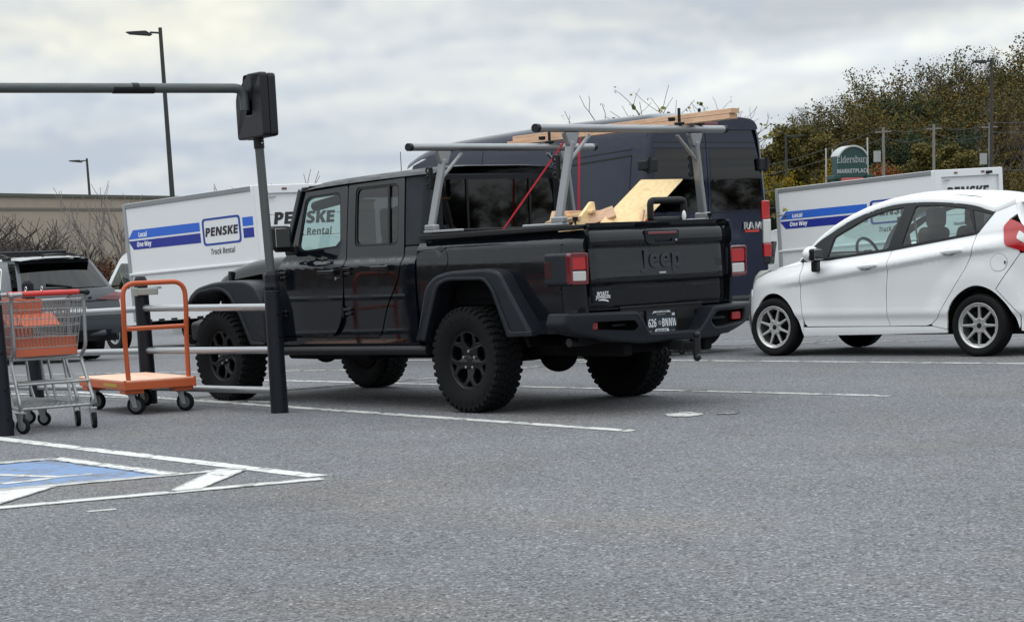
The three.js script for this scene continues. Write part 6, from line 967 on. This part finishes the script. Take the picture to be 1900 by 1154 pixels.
// ---------------------------------------------------------------- orange platform cart
{
  const P = thing('platform_cart', 'orange steel platform cart with looped push handle and grey casters', 'platform cart');
  pose(P, -2.86, 17.35, 0.514);
  const worn = noiseTex(256, (i, j) => { const k = smooth(0.52, 0.66, grime(i, j)), f = grime(i * 3, j * 3); return [lerp(0.93, 0.88, k) * (0.92 + 0.14 * f), lerp(0.72, 0.78, k) * (0.92 + 0.14 * f), lerp(0.60, 0.70, k)]; }, true);
  const deckM = std(C(1, 1, 1), 0.6, 0, { map: worn });
  mesh('deck', box(0.60, 0.283, 0, 1.20, 0.016, 0.62, 0.005), deckM, P);
  mesh('deck_skirt', [box(-0.002, 0.243, 0, 0.014, 0.065, 0.62, 0.004), box(1.202, 0.243, 0, 0.014, 0.065, 0.62, 0.004), box(0.60, 0.243, -0.307, 1.2, 0.065, 0.012, 0.004), box(0.60, 0.243, 0.307, 1.2, 0.065, 0.012, 0.004)], M.orange, P);
  mesh('corner_edge', [box(0.0, 0.25, -0.309, 0.022, 0.085, 0.018, 0.004), box(0.0, 0.25, 0.309, 0.022, 0.085, 0.018, 0.004)], M.orange, P);
  mesh('warning_label', box(0.36, 0.245, -0.3145, 0.34, 0.03, 0.002, 0), std(C(0.46, 0.30, 0.035), 0.6), P);
  for (const [x, z] of [[0.10, -0.22], [0.10, 0.22], [1.08, -0.22], [1.08, 0.22]]) mesh('caster_mount', box(x, 0.197, z, 0.14, 0.045, 0.17, 0.006), M.orange, P);
  for (const [x, z, t] of [[0.10, -0.22, 0.9], [0.10, 0.22, 0.75], [1.08, -0.22, 0.6], [1.08, 0.22, 0.6]]) {
    const o = part('caster', P), R = 0.078; o.position.set(x, 0, z); o.rotation.y = t;
    mesh('caster_wheel', lathe([[0.02, -0.02], [R * 0.66, -0.02], [R * 0.68, -0.022], [R - 0.008, -0.022], [R, -0.010], [R, 0.010], [R - 0.008, 0.022], [R * 0.68, 0.022], [R * 0.66, 0.02], [0.02, 0.02]], 28).rotateX(Math.PI / 2).translate(-0.03, R, 0), M.rubber2, o);
    mesh('caster_hub', new THREE.CylinderGeometry(R * 0.64, R * 0.64, 0.043, 24).rotateX(Math.PI / 2).translate(-0.03, R, 0), std(C(0.11, 0.115, 0.12), 0.5, 0.3), o);
    mesh('caster_fork', [1, -1].map((s) => ext(fil([[-0.048, R - 0.02], [-0.012, R - 0.02], [0.03, 0.17], [-0.03, 0.17]], 0.008), [], 0.004, 0.001).translate(0, 0, s * 0.029 - 0.002)).concat(box(0, 0.17, 0, 0.08, 0.012, 0.075, 0.004)), M.galv, o);
  }
  const h = part('push_handle', P);
  mesh('handle_tube', pipe([V(0.03, 0.24, -0.265), V(0.03, 0.62, -0.272), V(-0.01, 0.86, -0.275), V(-0.01, 1.085, -0.272), V(-0.01, 1.085, 0.272), V(-0.01, 0.86, 0.275), V(0.03, 0.62, 0.272), V(0.03, 0.24, 0.265)], 0.0205, 0.12, 14), M.orange, h);
  mesh('handle_crossbar', rod(V(0.02, 0.715, -0.272), V(0.02, 0.715, 0.272), 0.0185, 0.0185, 14), M.orange, h);
}
// ---------------------------------------------------------------- store building far off
{
  const B = thing('store_building', 'long tan store building with dark parapet line behind the bare shrubs', 'building');
  const a = [-34, 79.8], b = [-8, 141.7], L = Math.hypot(b[0] - a[0], b[1] - a[1]), u = V((b[0] - a[0]) / L, 0, -(b[1] - a[1]) / L), n = V(0, 1, 0).cross(u); if (n.z < 0) n.negate();
  const tan = std(C(1, 1, 1), 0.9, 0, { map: noiseTex(256, (i, j) => { const g = grime(i, j), f = grime(i * 4, j * 2 + 9), k = 0.94 + 0.1 * g + 0.05 * f; return [0.60 * k, 0.555 * k, 0.50 * k]; }, true) });
  const wall = (s0, s1, y0, y1, off, m, name, par = B) => { const th = 0.3, c = V(a[0], 0, -a[1]).addScaledVector(u, (s0 + s1) / 2).addScaledVector(n, off - th / 2), g = new THREE.BoxGeometry(s1 - s0, y1 - y0, th); const uv = g.attributes.uv; for (let i = 0; i < uv.count; i++) uv.setXY(i, uv.getX(i) * (s1 - s0) / 9, uv.getY(i) * (y1 - y0) / 9); return mesh(name, g.applyMatrix4(new THREE.Matrix4().makeBasis(u, V(0, 1, 0), n).setPosition(c.x, (y0 + y1) / 2, c.z)), m, par); };
  for (let i = 0; i < 8; i++) wall(i * 8.4, i * 8.4 + 8.36, -0.1, 4.35, 0, tan, 'wall_panel');
  wall(0, L, 4.45, 5.0, -0.02, tan, 'parapet'); wall(0, L, 4.35, 4.47, 0.06, std(C(0.15, 0.13, 0.11), 0.8), 'dark_band'); wall(-0.2, L, 5.0, 5.16, 0.10, std(C(0.075, 0.08, 0.06), 0.7), 'coping'); wall(0, L, -0.8, 0.55, 0.05, std(C(0.16, 0.075, 0.055), 0.9), 'brick_base');  // dark brown strip below the parapet, set slightly proud of the wall
  wall(0, L, -0.8, 4.9, -14, tan, 'rear_wall');
}


// ---------------------------------------------------------------- light poles
function lightPole(label, x, Z, top, arm, s = 1, twin = false) {
  const P = thing('light_pole', label, 'light pole', 'parking lot light poles'), base = terrain(x, Z);
  mesh('base', new THREE.CylinderGeometry(0.28, 0.30, 0.8, 16).translate(x, base + 0.4, -Z), std(C(0.3, 0.3, 0.29), 0.9), P);
  mesh('shaft', rod(V(x, base + 0.5, -Z), V(x, top, -Z), 0.125 * s, 0.075 * s, 12), M.pole, P);
  for (const d of twin ? [1, -1] : [1]) { const h = part('lamp_head', P); mesh('arm', [rod(V(x, top - 0.15, -Z), V(x + d * arm * 0.3, top - 0.12, -Z), 0.04 * s)], M.pole, h); mesh('luminaire', [ext(fil([[0, -0.09], [0.12, -0.15], [0.9, -0.06], [1.0, 0.0], [0.9, 0.02], [0.2, 0.03]].map(([p, q]) => [x + d * arm * (0.25 + 0.75 * p), top - 0.10 + q * s]), 0.02), [], 0.36, 0.01).translate(0, 0, -Z - 0.18)], M.pole, h); }
  return P;
}
lightPole('tall dark light pole rising behind the striped box truck by the corral', -9.42, 61.8, 8.05, -1.0, 0.72);
lightPole('slender distant light pole among the bare trees', -24.54, 128, 7.95, -1.1, 0.9);
lightPole('dark light pole standing against the wooded hillside', 20.29, 85, 8.05, -0.75, 0.75);
lightPole('distant light pole with square head beside the autumn trees', 19.3, 137, 8.0, 1.3, 1.0);
lightPole('thin far light pole above the pickup rack', -6.4, 150, 8.6, 0.01, 0.35);

// ---------------------------------------------------------------- road sign of the shopping centre
{
  const P = thing('monument_sign', 'dark green shopping centre sign with white arched top', 'sign');
  const g = (poly, holes, d, z = 0, b = 0.02) => ext(poly, holes, d, b).translate(0, 0, z);
  const arc = Array.from({ length: 15 }, (_, i) => { const a = Math.PI * (0.13 + 0.74 * i / 14); return [0.98 * Math.cos(a) * 1.08, 4.72 + 0.95 * Math.sin(a)]; });
  mesh('sign_face', g([[-0.98, 3.85], [0.98, 3.85], ...arc.map(([x, y]) => [x * 0.99, y - 0.06])], [], 0.8, -0.8), M.signGreen, P);
  mesh('arched_cap', g([...arc, ...arc.slice().reverse().map(([x, y]) => [x * 0.95, y - 0.10])], [], 1.0, -0.9), M.signPale, P);
  for (const x of [-1.05, 1.05]) mesh('sign_ledge', box(x, 3.88, -0.4, 0.42, 0.22, 1.05, 0.03), M.signGreen, P);
  for (const x of [-0.95, 0.95]) mesh('sign_pier', box(x, 1.5, -0.4, 0.35, 4.6, 0.7, 0.03), M.signGreen, P);
  mesh('tenant_panel', box(-0.05, 3.25, -0.12, 1.5, 0.9, 0.25, 0.02), std(C(0.30, 0.31, 0.32), 0.6), P);
  mesh('tenant_panel', box(-0.05, 3.66, 0.0, 1.42, 0.34, 0.08, 0.02), M.signRed, P);
  mesh('lettering', words('Eldersburg', 0.36, { f: fontSerif, wide: 0.80 }).translate(0, 4.82, 0.012), M.signPale, P);
  mesh('lettering', words('MARKETPLACE', 0.235, { wide: 0.92 }).translate(0, 4.22, 0.012), M.signPale, P);
  P.position.set(18.98, 0.85, -110); P.rotation.y = 0.32; P.scale.setScalar(0.9);
}

// ---------------------------------------------------------------- utility poles and wires
{
  const tops = [[22.47, 7.3, 120], [25.35, 7.35, 120], [28.55, 7.3, 120]], far = [15.0, 5.6, 132], near = [36, 7.6, 112];
  tops.forEach(([x, y, z], i) => { const P = thing('utility_pole', ['weathered utility pole just beyond the arched sign', 'weathered utility pole in front of the red autumn shrub', 'utility pole with pale transformer beside the dark light pole'][i], 'utility pole', 'utility poles along the road'); mesh('shaft', rod(V(x, -1, -z), V(x, y, -z), 0.10, 0.075, 10), M.wood, P); mesh('crossarm', [box(x, y - 0.25, -z, 0.9, 0.08, 0.1, 0.01)], M.wood, P); if (i !== 1) mesh('transformer', new THREE.CylinderGeometry(0.21, 0.21, 0.62, 16).translate(x - 0.36, y - (i ? 2.0 : 1.6), -z), std(C(0.32, 0.32, 0.31), 0.6), P); });
  for (const [x, y, z, h] of [[17.9, 5.95, 112, 0.9], [18.9, 6.05, 116, 1.0], [20.3, 6.45, 113, 1.2]]) { const P = thing('flag_post', 'thin pale post standing behind the arched sign', 'post', 'thin posts behind the sign'); mesh('post_shaft', rod(V(x, -1, -z), V(x, y, -z), 0.045, 0.04, 8), std(C(0.45, 0.45, 0.44), 0.6), P); }
  const chain = [far, ...tops, near];
  for (const [dy, dx] of [[0, 0], [-0.55, 0.1], [-2.6, 0.0]]) { const o = thing('overhead_wire', dy === 0 ? 'uppermost thin overhead wire between the utility poles' : dy < -1 ? 'lowest thin overhead wire between the utility poles' : 'middle thin overhead wire between the utility poles', 'wire', 'overhead wires'); const g = []; for (let i = 0; i + 1 < chain.length; i++) { const A = V(chain[i][0] + dx, chain[i][1] + dy, -chain[i][2]), B = V(chain[i + 1][0] + dx, chain[i + 1][1] + dy, -chain[i + 1][2]); let p = A; for (let k = 1; k <= 6; k++) { const t = k / 6, q = A.clone().lerp(B, t).add(V(0, -0.35 * 4 * t * (1 - t), 0)); g.push(rod(p, q, 0.022, 0.022, 5, true)); p = q; } } mesh('cable', g, M.cable, o); }
}

// ---------------------------------------------------------------- yellow box van beyond the second truck
{
  const P = thing('yellow_box_van', 'yellow box van just showing beyond the white truck rear', 'van'), Y = (n, g, m = M.yellow) => mesh(n, g, m, P);
  Y('box_body', box(2, 1.75, 0, 4, 1.9, 2.0, 0.04)); Y('box_roof', box(2, 2.78, 0, 4.06, 0.14, 2.06, 0.04), std(C(0.52, 0.30, 0.10), 0.6)); Y('rear_opening', box(-0.01, 2.35, 0.05, 0.03, 0.55, 1.5, 0.01), std(C(0.10, 0.05, 0.02), 0.8)); Y('rear_post', [box(-0.04, 1.8, 0.93, 0.1, 1.9, 0.14, 0.02), box(-0.04, 1.8, -0.93, 0.1, 1.9, 0.14, 0.02)]);
  for (const s of [1, -1]) { wheel(P, 0.9, 0.85, s, { R: 0.37, w: 0.3, rim: 0.21, kind: 5, nuts: 5, rimMat: M.truckGrey }); wheel(P, 4.3, 0.85, s, { R: 0.37, w: 0.3, rim: 0.21, kind: 5, nuts: 5, rimMat: M.truckGrey }); }
  Y('chassis', box(2.4, 0.55, 0, 5.2, 0.3, 1.2, 0), M.dark); Y('cab', [box(4.6, 1.2, 0, 1.2, 1.3, 1.8, 0.2)]);
  pose(P, 14.36, 62, 0.25, terrain(0, 62));
}

// ---------------------------------------------------------------- trees
function limb(g, a, b, r0, r1, n = 5) { g.push(rod(a, b, r0, r1, n, true)); }
// grows a tree in its own frame; returns wood pieces and twig tips
function grow(seed, o) {
  const r = rng(seed), g = { trunk: [], twig: [] }, tips = [];
  const rec = (p, d, len, rad, lvl) => {
    let q = p, dir = d.clone(); const n = lvl === 0 ? 4 : 3;
    for (let k = 0; k < n; k++) {
      dir.add(V((r() - 0.5) * o.wob, (r() - 0.5) * o.wob * 0.6 + o.up * (lvl > 0 ? 1 : 0.3), (r() - 0.5) * o.wob)).normalize();
      const e = q.clone().addScaledVector(dir, len / n), tp = o.taper ?? 0.62, ra = rad * lerp(1, tp, k / n), rb = rad * lerp(1, tp, (k + 1) / n);
      limb(lvl < 2 ? g.trunk : g.twig, q, e, ra, rb, lvl < 2 ? 7 : lvl < 3 ? 5 : 3); q = e;
      if (lvl < o.depth && (lvl > 0 || k >= o.from)) { const m = lvl === 0 ? o.kids0 : k === n - 1 ? 2 : r() < o.side ? 1 : 0; for (let c = 0; c < m; c++) { const ang = r() * 2 * Math.PI, sp = o.spread * (0.6 + 0.7 * r()), ax = V(Math.cos(ang), 0, Math.sin(ang)); const nd = dir.clone().multiplyScalar(Math.cos(sp)).addScaledVector(ax, Math.sin(sp)).normalize(); rec(q, nd, len * o.ratio * (0.75 + 0.5 * r()), rb * (o.kr ?? 0.68), lvl + 1); } }
      if (lvl >= o.depth - 1) tips.push(q);
    }
  };
  rec(V(0, 0, 0), V((r() - 0.5) * 0.15, 1, (r() - 0.5) * 0.15).normalize(), o.len, o.rad, 0);
  return { ...g, tips, r };
}
function leaves(tips, r, per, size, spread, cols) { // small separate leaf clumps round the twig tips, tinted one by one
  const pos = [], nor = [], col = [], a = V(0, 0, 0), b = V(0, 0, 0);
  for (const t of tips) { const tone = r(); for (let i = 0; i < per; i++) {
    const c = t.clone().add(V((r() + r() - 1) * spread, (r() + r() - 1) * spread * 0.8, (r() + r() - 1) * spread)), s = size * (0.55 + 0.9 * r());
    a.set(r() - 0.5, r() - 0.5, r() - 0.5).normalize(); b.set(r() - 0.5, r() - 0.5, r() - 0.5).cross(a).normalize();
    const n = a.clone().cross(b), k = cols[Math.floor((tone * 0.65 + r() * 0.35) * cols.length) % cols.length], v = 0.75 + 0.5 * r();
    for (const [x, y] of [[-0.5, 0], [0, -0.32], [0.5, 0.05], [-0.5, 0], [0.5, 0.05], [0.05, 0.34]]) { pos.push(c.x + (a.x * x + b.x * y) * s, c.y + (a.y * x + b.y * y) * s, c.z + (a.z * x + b.z * y) * s); nor.push(n.x, n.y, n.z); col.push(k[0] * v, k[1] * v, k[2] * v); }
  } }
  const g = new THREE.BufferGeometry(); g.setAttribute('position', new THREE.Float32BufferAttribute(pos, 3)); g.setAttribute('normal', new THREE.Float32BufferAttribute(nor, 3)); g.setAttribute('color', new THREE.Float32BufferAttribute(col, 3)); g.setAttribute('uv', new THREE.Float32BufferAttribute(new Float32Array(pos.length / 3 * 2), 2)); return g;
}
const leafMat = new THREE.MeshPhysicalMaterial({ color: C(1, 1, 1), vertexColors: true, roughness: 0.9, side: THREE.DoubleSide, specularIntensity: 0.3 });
const bark = std(C(0.085, 0.075, 0.068), 0.95), barkGrey = std(C(0.14, 0.128, 0.118), 0.95), barkPale = std(C(0.20, 0.175, 0.155), 0.95);
const protos = {};
function tree(kind, name, label, group, x, Z, height, y, turn, sx = 1) {
  const K = KINDS[kind], p = protos[kind] ??= (() => { const t = grow(K.seed, K); const top = Math.max(...t.tips.map((q) => q.y)); return { wood: fin(t.trunk), twig: t.twig.length ? fin(t.twig) : null, leaf: K.per ? leaves(t.tips.filter(() => t.r() < K.keep), t.r, K.per, K.size, K.fluff, K.cols) : null, top }; })();
  const o = thing(name, label, K.shrub ? 'shrub' : 'tree', group); const s = height / p.top;
  mesh('trunk', p.wood, K.bark, o); if (p.twig) mesh('branches', p.twig, K.bark, o);
  if (p.leaf) { const m = new THREE.Mesh(p.leaf, leafMat); m.name = 'crown'; m.castShadow = m.receiveShadow = true; o.add(m); }
  o.position.set(x, y, -Z); o.rotation.y = turn; o.scale.set(s * sx, s, s * sx); return o;
}
const KINDS = {
  oak: { seed: 41, len: 3.6, rad: 0.26, depth: 4, from: 1, kids0: 3, side: 0.75, spread: 0.75, ratio: 0.66, wob: 0.35, up: 0.06, per: 15, keep: 0.75, size: 0.15, fluff: 0.55, bark, cols: [[0.115, 0.073, 0.020], [0.136, 0.089, 0.020], [0.090, 0.077, 0.028], [0.072, 0.072, 0.026]] },
  oak2: { seed: 57, len: 4.2, rad: 0.26, depth: 4, from: 2, kids0: 3, side: 0.7, spread: 0.65, ratio: 0.64, wob: 0.35, up: 0.10, per: 12, keep: 0.66, size: 0.15, fluff: 0.52, bark, cols: [[0.078, 0.081, 0.025], [0.100, 0.086, 0.023], [0.059, 0.068, 0.028], [0.150, 0.095, 0.022]] },
  green: { seed: 73, len: 3.6, rad: 0.25, depth: 4, from: 1, kids0: 3, side: 0.8, spread: 0.7, ratio: 0.64, wob: 0.3, up: 0.08, per: 20, keep: 0.9, size: 0.15, fluff: 0.6, bark, cols: [[0.029, 0.048, 0.026], [0.037, 0.056, 0.025], [0.024, 0.040, 0.024], [0.045, 0.061, 0.024]] },
  sparse: { seed: 95, len: 4.6, rad: 0.20, depth: 4, from: 2, kids0: 3, side: 0.7, spread: 0.55, ratio: 0.62, wob: 0.4, up: 0.16, per: 5, keep: 0.5, size: 0.13, fluff: 0.4, bark: barkGrey, cols: [[0.113, 0.090, 0.031], [0.078, 0.078, 0.037], [0.134, 0.095, 0.033]] },
  bareTall: { seed: 17, len: 4.8, rad: 0.20, depth: 4, from: 2, kids0: 3, side: 0.8, spread: 0.5, ratio: 0.62, wob: 0.4, up: 0.18, per: 3, keep: 0.12, size: 0.13, fluff: 0.4, bark: barkGrey, cols: [[0.136, 0.074, 0.027]] },
  yellow: { seed: 29, len: 2.6, rad: 0.16, depth: 3, from: 1, kids0: 3, side: 0.8, spread: 0.6, ratio: 0.66, wob: 0.3, up: 0.12, per: 60, keep: 1, size: 0.14, fluff: 0.55, bark, cols: [[0.234, 0.148, 0.004], [0.176, 0.130, 0.014], [0.120, 0.112, 0.020]] },
  red: { seed: 33, len: 2.0, rad: 0.13, depth: 3, from: 1, kids0: 3, side: 0.8, spread: 0.5, ratio: 0.62, wob: 0.3, up: 0.2, per: 45, keep: 1, size: 0.12, fluff: 0.42, bark, cols: [[0.239, 0.064, 0.020], [0.278, 0.098, 0.036], [0.166, 0.065, 0.026]] },
  cone: { seed: 61, len: 4.0, rad: 0.14, depth: 3, from: 0, kids0: 4, side: 0.8, spread: 0.9, ratio: 0.36, wob: 0.2, up: 0.10, per: 34, keep: 1, size: 0.12, fluff: 0.40, bark, cols: [[0.105, 0.098, 0.028], [0.135, 0.108, 0.030], [0.080, 0.080, 0.028], [0.12, 0.085, 0.03]] },
  young: { seed: 140, taper: 0.75, kr: 0.8, len: 2.4, rad: 0.075, depth: 3, from: 1, kids0: 2, side: 0.35, spread: 0.55, ratio: 0.72, wob: 0.45, up: 0.10, per: 0, bark: barkPale },
  youngLeaf: { seed: 151, taper: 0.75, kr: 0.8, len: 2.2, rad: 0.05, depth: 4, from: 1, kids0: 3, side: 0.6, spread: 0.75, ratio: 0.68, wob: 0.5, up: 0.03, per: 2, keep: 0.25, size: 0.12, fluff: 0.09, bark: barkGrey, cols: [[0.173, 0.166, 0.017], [0.118, 0.126, 0.024], [0.218, 0.155, 0.015]] },
  bush: { seed: 160, taper: 0.78, kr: 0.78, len: 0.7, rad: 0.05, depth: 4, from: 0, kids0: 4, side: 0.95, spread: 0.75, ratio: 0.78, wob: 0.4, up: 0.07, per: 0, bark: std(C(0.060, 0.050, 0.044), 0.95), shrub: true },
  bushBrown: { seed: 175, taper: 0.78, kr: 0.78, len: 0.7, rad: 0.04, depth: 4, from: 0, kids0: 4, side: 0.95, spread: 0.8, ratio: 0.72, wob: 0.4, up: 0.06, per: 3, keep: 0.8, size: 0.09, fluff: 0.12, bark: std(C(0.085, 0.050, 0.036), 0.95), shrub: true, cols: [[0.117, 0.049, 0.028], [0.137, 0.066, 0.031]] },
};
// bare shrubs and saplings in front of the store
{
  const r = rng(300), gnd = terrain(0, 80);
  for (const [x, Z, h, sx] of [[-21.2, 80, 4.2, 1.15], [-18.9, 78, 4.4, 1.1], [-17.1, 79, 4.0, 1.1], [-15.7, 80, 3.5, 1.0], [-22.8, 82, 3.8, 1.1], [-20.1, 83, 4.3, 1.0], [-17.9, 82, 4.1, 1.2], [-22.0, 76, 4.0, 1.3], [-20.6, 75, 4.2, 1.3], [-19.4, 74, 4.3, 1.3], [-18.2, 75, 4.1, 1.3], [-16.6, 75, 3.6, 1.3], [-15.4, 76, 3.0, 1.2], [-23.6, 78, 4.0, 1.3]]) tree('bush', 'bare_shrub', 'dense leafless dark shrub in front of the store wall', 'bare shrubs by the store', x, Z, h, gnd, r() * 6, sx);
  for (const [x, Z, h] of [[-13.8, 76, 2.3], [-12.9, 75, 2.6], [-13.3, 78, 2.4], [-14.6, 79, 2.0]]) tree('bushBrown', 'brown_shrub', 'low reddish brown shrub beside the box truck front', 'brown shrubs by the store', x, Z, h, gnd, r() * 6, 1.2);
  tree('young', 'bare_sapling', 'pale bare sapling with forked twigs in front of the store', '', -14.4, 75, 5.0, gnd, 0.4, 1.0); tree('young', 'bare_sapling', 'pale bare sapling leaning over the front of the box truck', '', -12.9, 73, 4.95, gnd, 2.6, 0.9);
  tree('young', 'bare_sapling', 'pale bare sapling showing above the box truck roof', '', -6.9, 60, 4.55, gnd, 4.2, 1.0);
  tree('youngLeaf', 'young_tree', 'thin young tree with few yellow leaves above the navy van roof', '', 3.5, 46, 4.95, -0.45, 0.8, 1.25); tree('youngLeaf', 'young_tree', 'thin young tree showing few leaves at the van roof end', '', 4.75, 46, 4.85, -0.45, 3.9, 1.0);
}
// wooded hillside
{
  const hill = (x, Z) => -0.9 + 5.5 * smooth(128, 215, Z) * smooth(-10, 45, x) + 2.0 * smooth(25, 60, x) * smooth(125, 150, Z);
  const rows = []; for (let j = 0; j <= 20; j++) { const z = lerp(118, 420, j / 20), row = []; for (let i = 0; i <= 40; i++) { const x = lerp(-10, 240, i / 40); row.push(V(x, (j === 0 ? -1.2 : hill(x, z) + 0.3 * n2(x * 0.1, z * 0.1)), -z)); } rows.push(row); }
  struct('hill', loft(rows), std(C(0.055, 0.045, 0.030), 0.95));
  const r = rng(404);
  // skyline of the wood: azimuth (as x per metre of depth) and height of the tops (as rise per metre)
  const sky = spline([[0.112, 0.032], [0.126, 0.047], [0.135, 0.050], [0.145, 0.058], [0.158, 0.064], [0.168, 0.072], [0.180, 0.0765], [0.195, 0.080], [0.212, 0.081], [0.228, 0.083], [0.243, 0.0885], [0.26, 0.091], [0.32, 0.09]]);
  const put = (k, name, label, group, t, Z, f, sx = 1) => { const x = t * Z, y = hill(x, Z) - 0.2, top = 1.2 + sky(t) * Z * f; tree(k, name, label, group, x, Z, Math.max(2, top - y), y, r() * 6.28, sx * (0.9 + 0.3 * r())); };
  const L = { oak: ['oak_tree', 'large brown oak tree on the wooded hillside', 'brown oaks on the hillside'], oak2: ['broadleaf_tree', 'olive green and brown broadleaf tree on the hillside', 'olive broadleaf trees on the hillside'], green: ['evergreen_tree', 'dark green full tree on the hillside', 'dark green trees on the hillside'], sparse: ['thin_tree', 'grey twiggy tree with few leaves on the hillside', 'thin leafed trees on the hillside'], bareTall: ['bare_tree', 'tall leafless grey tree on the hillside', 'leafless trees on the hillside'], yellow: ['yellow_tree', 'golden yellow autumn tree below the hillside', 'golden trees below the hillside'], cone: ['cone_tree', 'yellow green cone shaped tree below the hillside', 'cone shaped trees below the hillside'] };
  const row = (list, Z, f, s) => list.forEach(([k, t]) => put(k, ...L[k], t, Z + (r() - 0.5) * 10, f * (0.95 + 0.08 * r()), s));
  row([['sparse', 0.145], ['sparse', 0.153], ['oak2', 0.163], ['sparse', 0.170], ['oak', 0.180], ['oak2', 0.189], ['oak', 0.198], ['sparse', 0.206], ['oak', 0.214], ['oak2', 0.222], ['oak', 0.231], ['bareTall', 0.239], ['oak', 0.247], ['oak', 0.256], ['oak2', 0.265], ['oak', 0.276]], 182, 1.0, 1.0);
  row([['sparse', 0.149], ['oak2', 0.158], ['oak', 0.173], ['oak', 0.186], ['oak2', 0.194], ['oak', 0.204], ['green', 0.212], ['oak', 0.221], ['oak2', 0.229], ['bareTall', 0.235], ['oak', 0.244], ['oak2', 0.253], ['oak', 0.263]], 168, 0.84, 1.05);
  row([['oak2', 0.150], ['oak', 0.160], ['oak', 0.170], ['green', 0.180], ['oak2', 0.191], ['green', 0.201], ['green', 0.214], ['oak', 0.224], ['bareTall', 0.232], ['bareTall', 0.240], ['oak', 0.249], ['bareTall', 0.256]], 155, 0.62, 1.1);
  row([['green', 0.130], ['green', 0.140], ['oak2', 0.150], ['oak', 0.161], ['green', 0.171], ['oak', 0.182], ['green', 0.206], ['green', 0.219], ['bareTall', 0.236], ['bareTall', 0.246], ['oak', 0.255]], 144, 0.42, 1.2);
  row([['cone', 0.122], ['yellow', 0.128], ['cone', 0.133], ['cone', 0.138]], 146, 0.97, 1.0);
  row([['green', 0.117], ['green', 0.125], ['oak2', 0.134], ['green', 0.143]], 138, 0.5, 1.2);
  put('yellow', 'yellow_tree', 'golden tree leaning beside the arched sign', '', 0.1545, 132, 0.56, 1.0);
  put('cone', 'cone_tree', 'yellow green cone tree between the utility poles', '', 0.2065, 132, 0.50, 1.1);
  put('cone', 'cone_tree', 'olive cone tree behind the second utility pole', '', 0.197, 134, 0.40, 1.0);
  put('red', 'red_shrub_tree', 'small pinkish red autumn tree in front of the hillside', '', 0.189, 130, 0.40, 1.0);
  row([['oak', 0.176], ['oak2', 0.183], ['green', 0.215], ['bareTall', 0.228], ['oak', 0.237], ['oak', 0.248], ['oak', 0.166]], 134, 0.36, 1.2);
}
// the wood goes on round the lot to the right, and a store stands on its left side: both mirror in paint and glass
{
  const r = rng(515), kinds = ['oak', 'oak2', 'green', 'oak', 'oak2'];
  for (let i = 0; i < 44; i++) { const a = lerp(0.33, 2.15, i / 43), R = 150 + 16 * r(), k = kinds[i % 5], h = 8 + 3 * r(); tree(k, { oak: 'oak_tree', oak2: 'broadleaf_tree', green: 'evergreen_tree' }[k], 'tall broadleaf tree of the wood standing round the lot edge', 'trees round the lot edge', 10 + R * Math.sin(a), R * Math.cos(a), h, -0.3, r() * 6.28, 1.5); }
  const B = thing('big_store', 'large brown store facing the parking lot', 'building');
  const wallM = std(C(0.16, 0.13, 0.105), 0.9), trimM = std(C(0.20, 0.16, 0.13), 0.8);
  for (let i = 0; i < 10; i++) mesh('wall_panel', box(-92, 2.9, 62 - 13 * i, 0.6, 9, 12.9, 0.05), wallM, B);
  mesh('wall_band', box(-91.6, 5.6, 3, 0.3, 1.1, 130, 0.05), trimM, B); mesh('store_roof', box(-115, 7.45, 3, 46, 0.3, 130, 0.05), std(C(0.2, 0.2, 0.2), 0.9), B);
  for (let i = 0; i < 6; i++) mesh('doorway', box(-91.65, 1.0, 50 - 20 * i, 0.2, 3.4, 6, 0.05), M.limo, B);
  for (const z of [-63, 69]) mesh('end_wall', box(-115, 2.9, z - 0.5, 46, 9, 0.6, 0.05), wallM, B);
}
renderer.render(scene, camera);
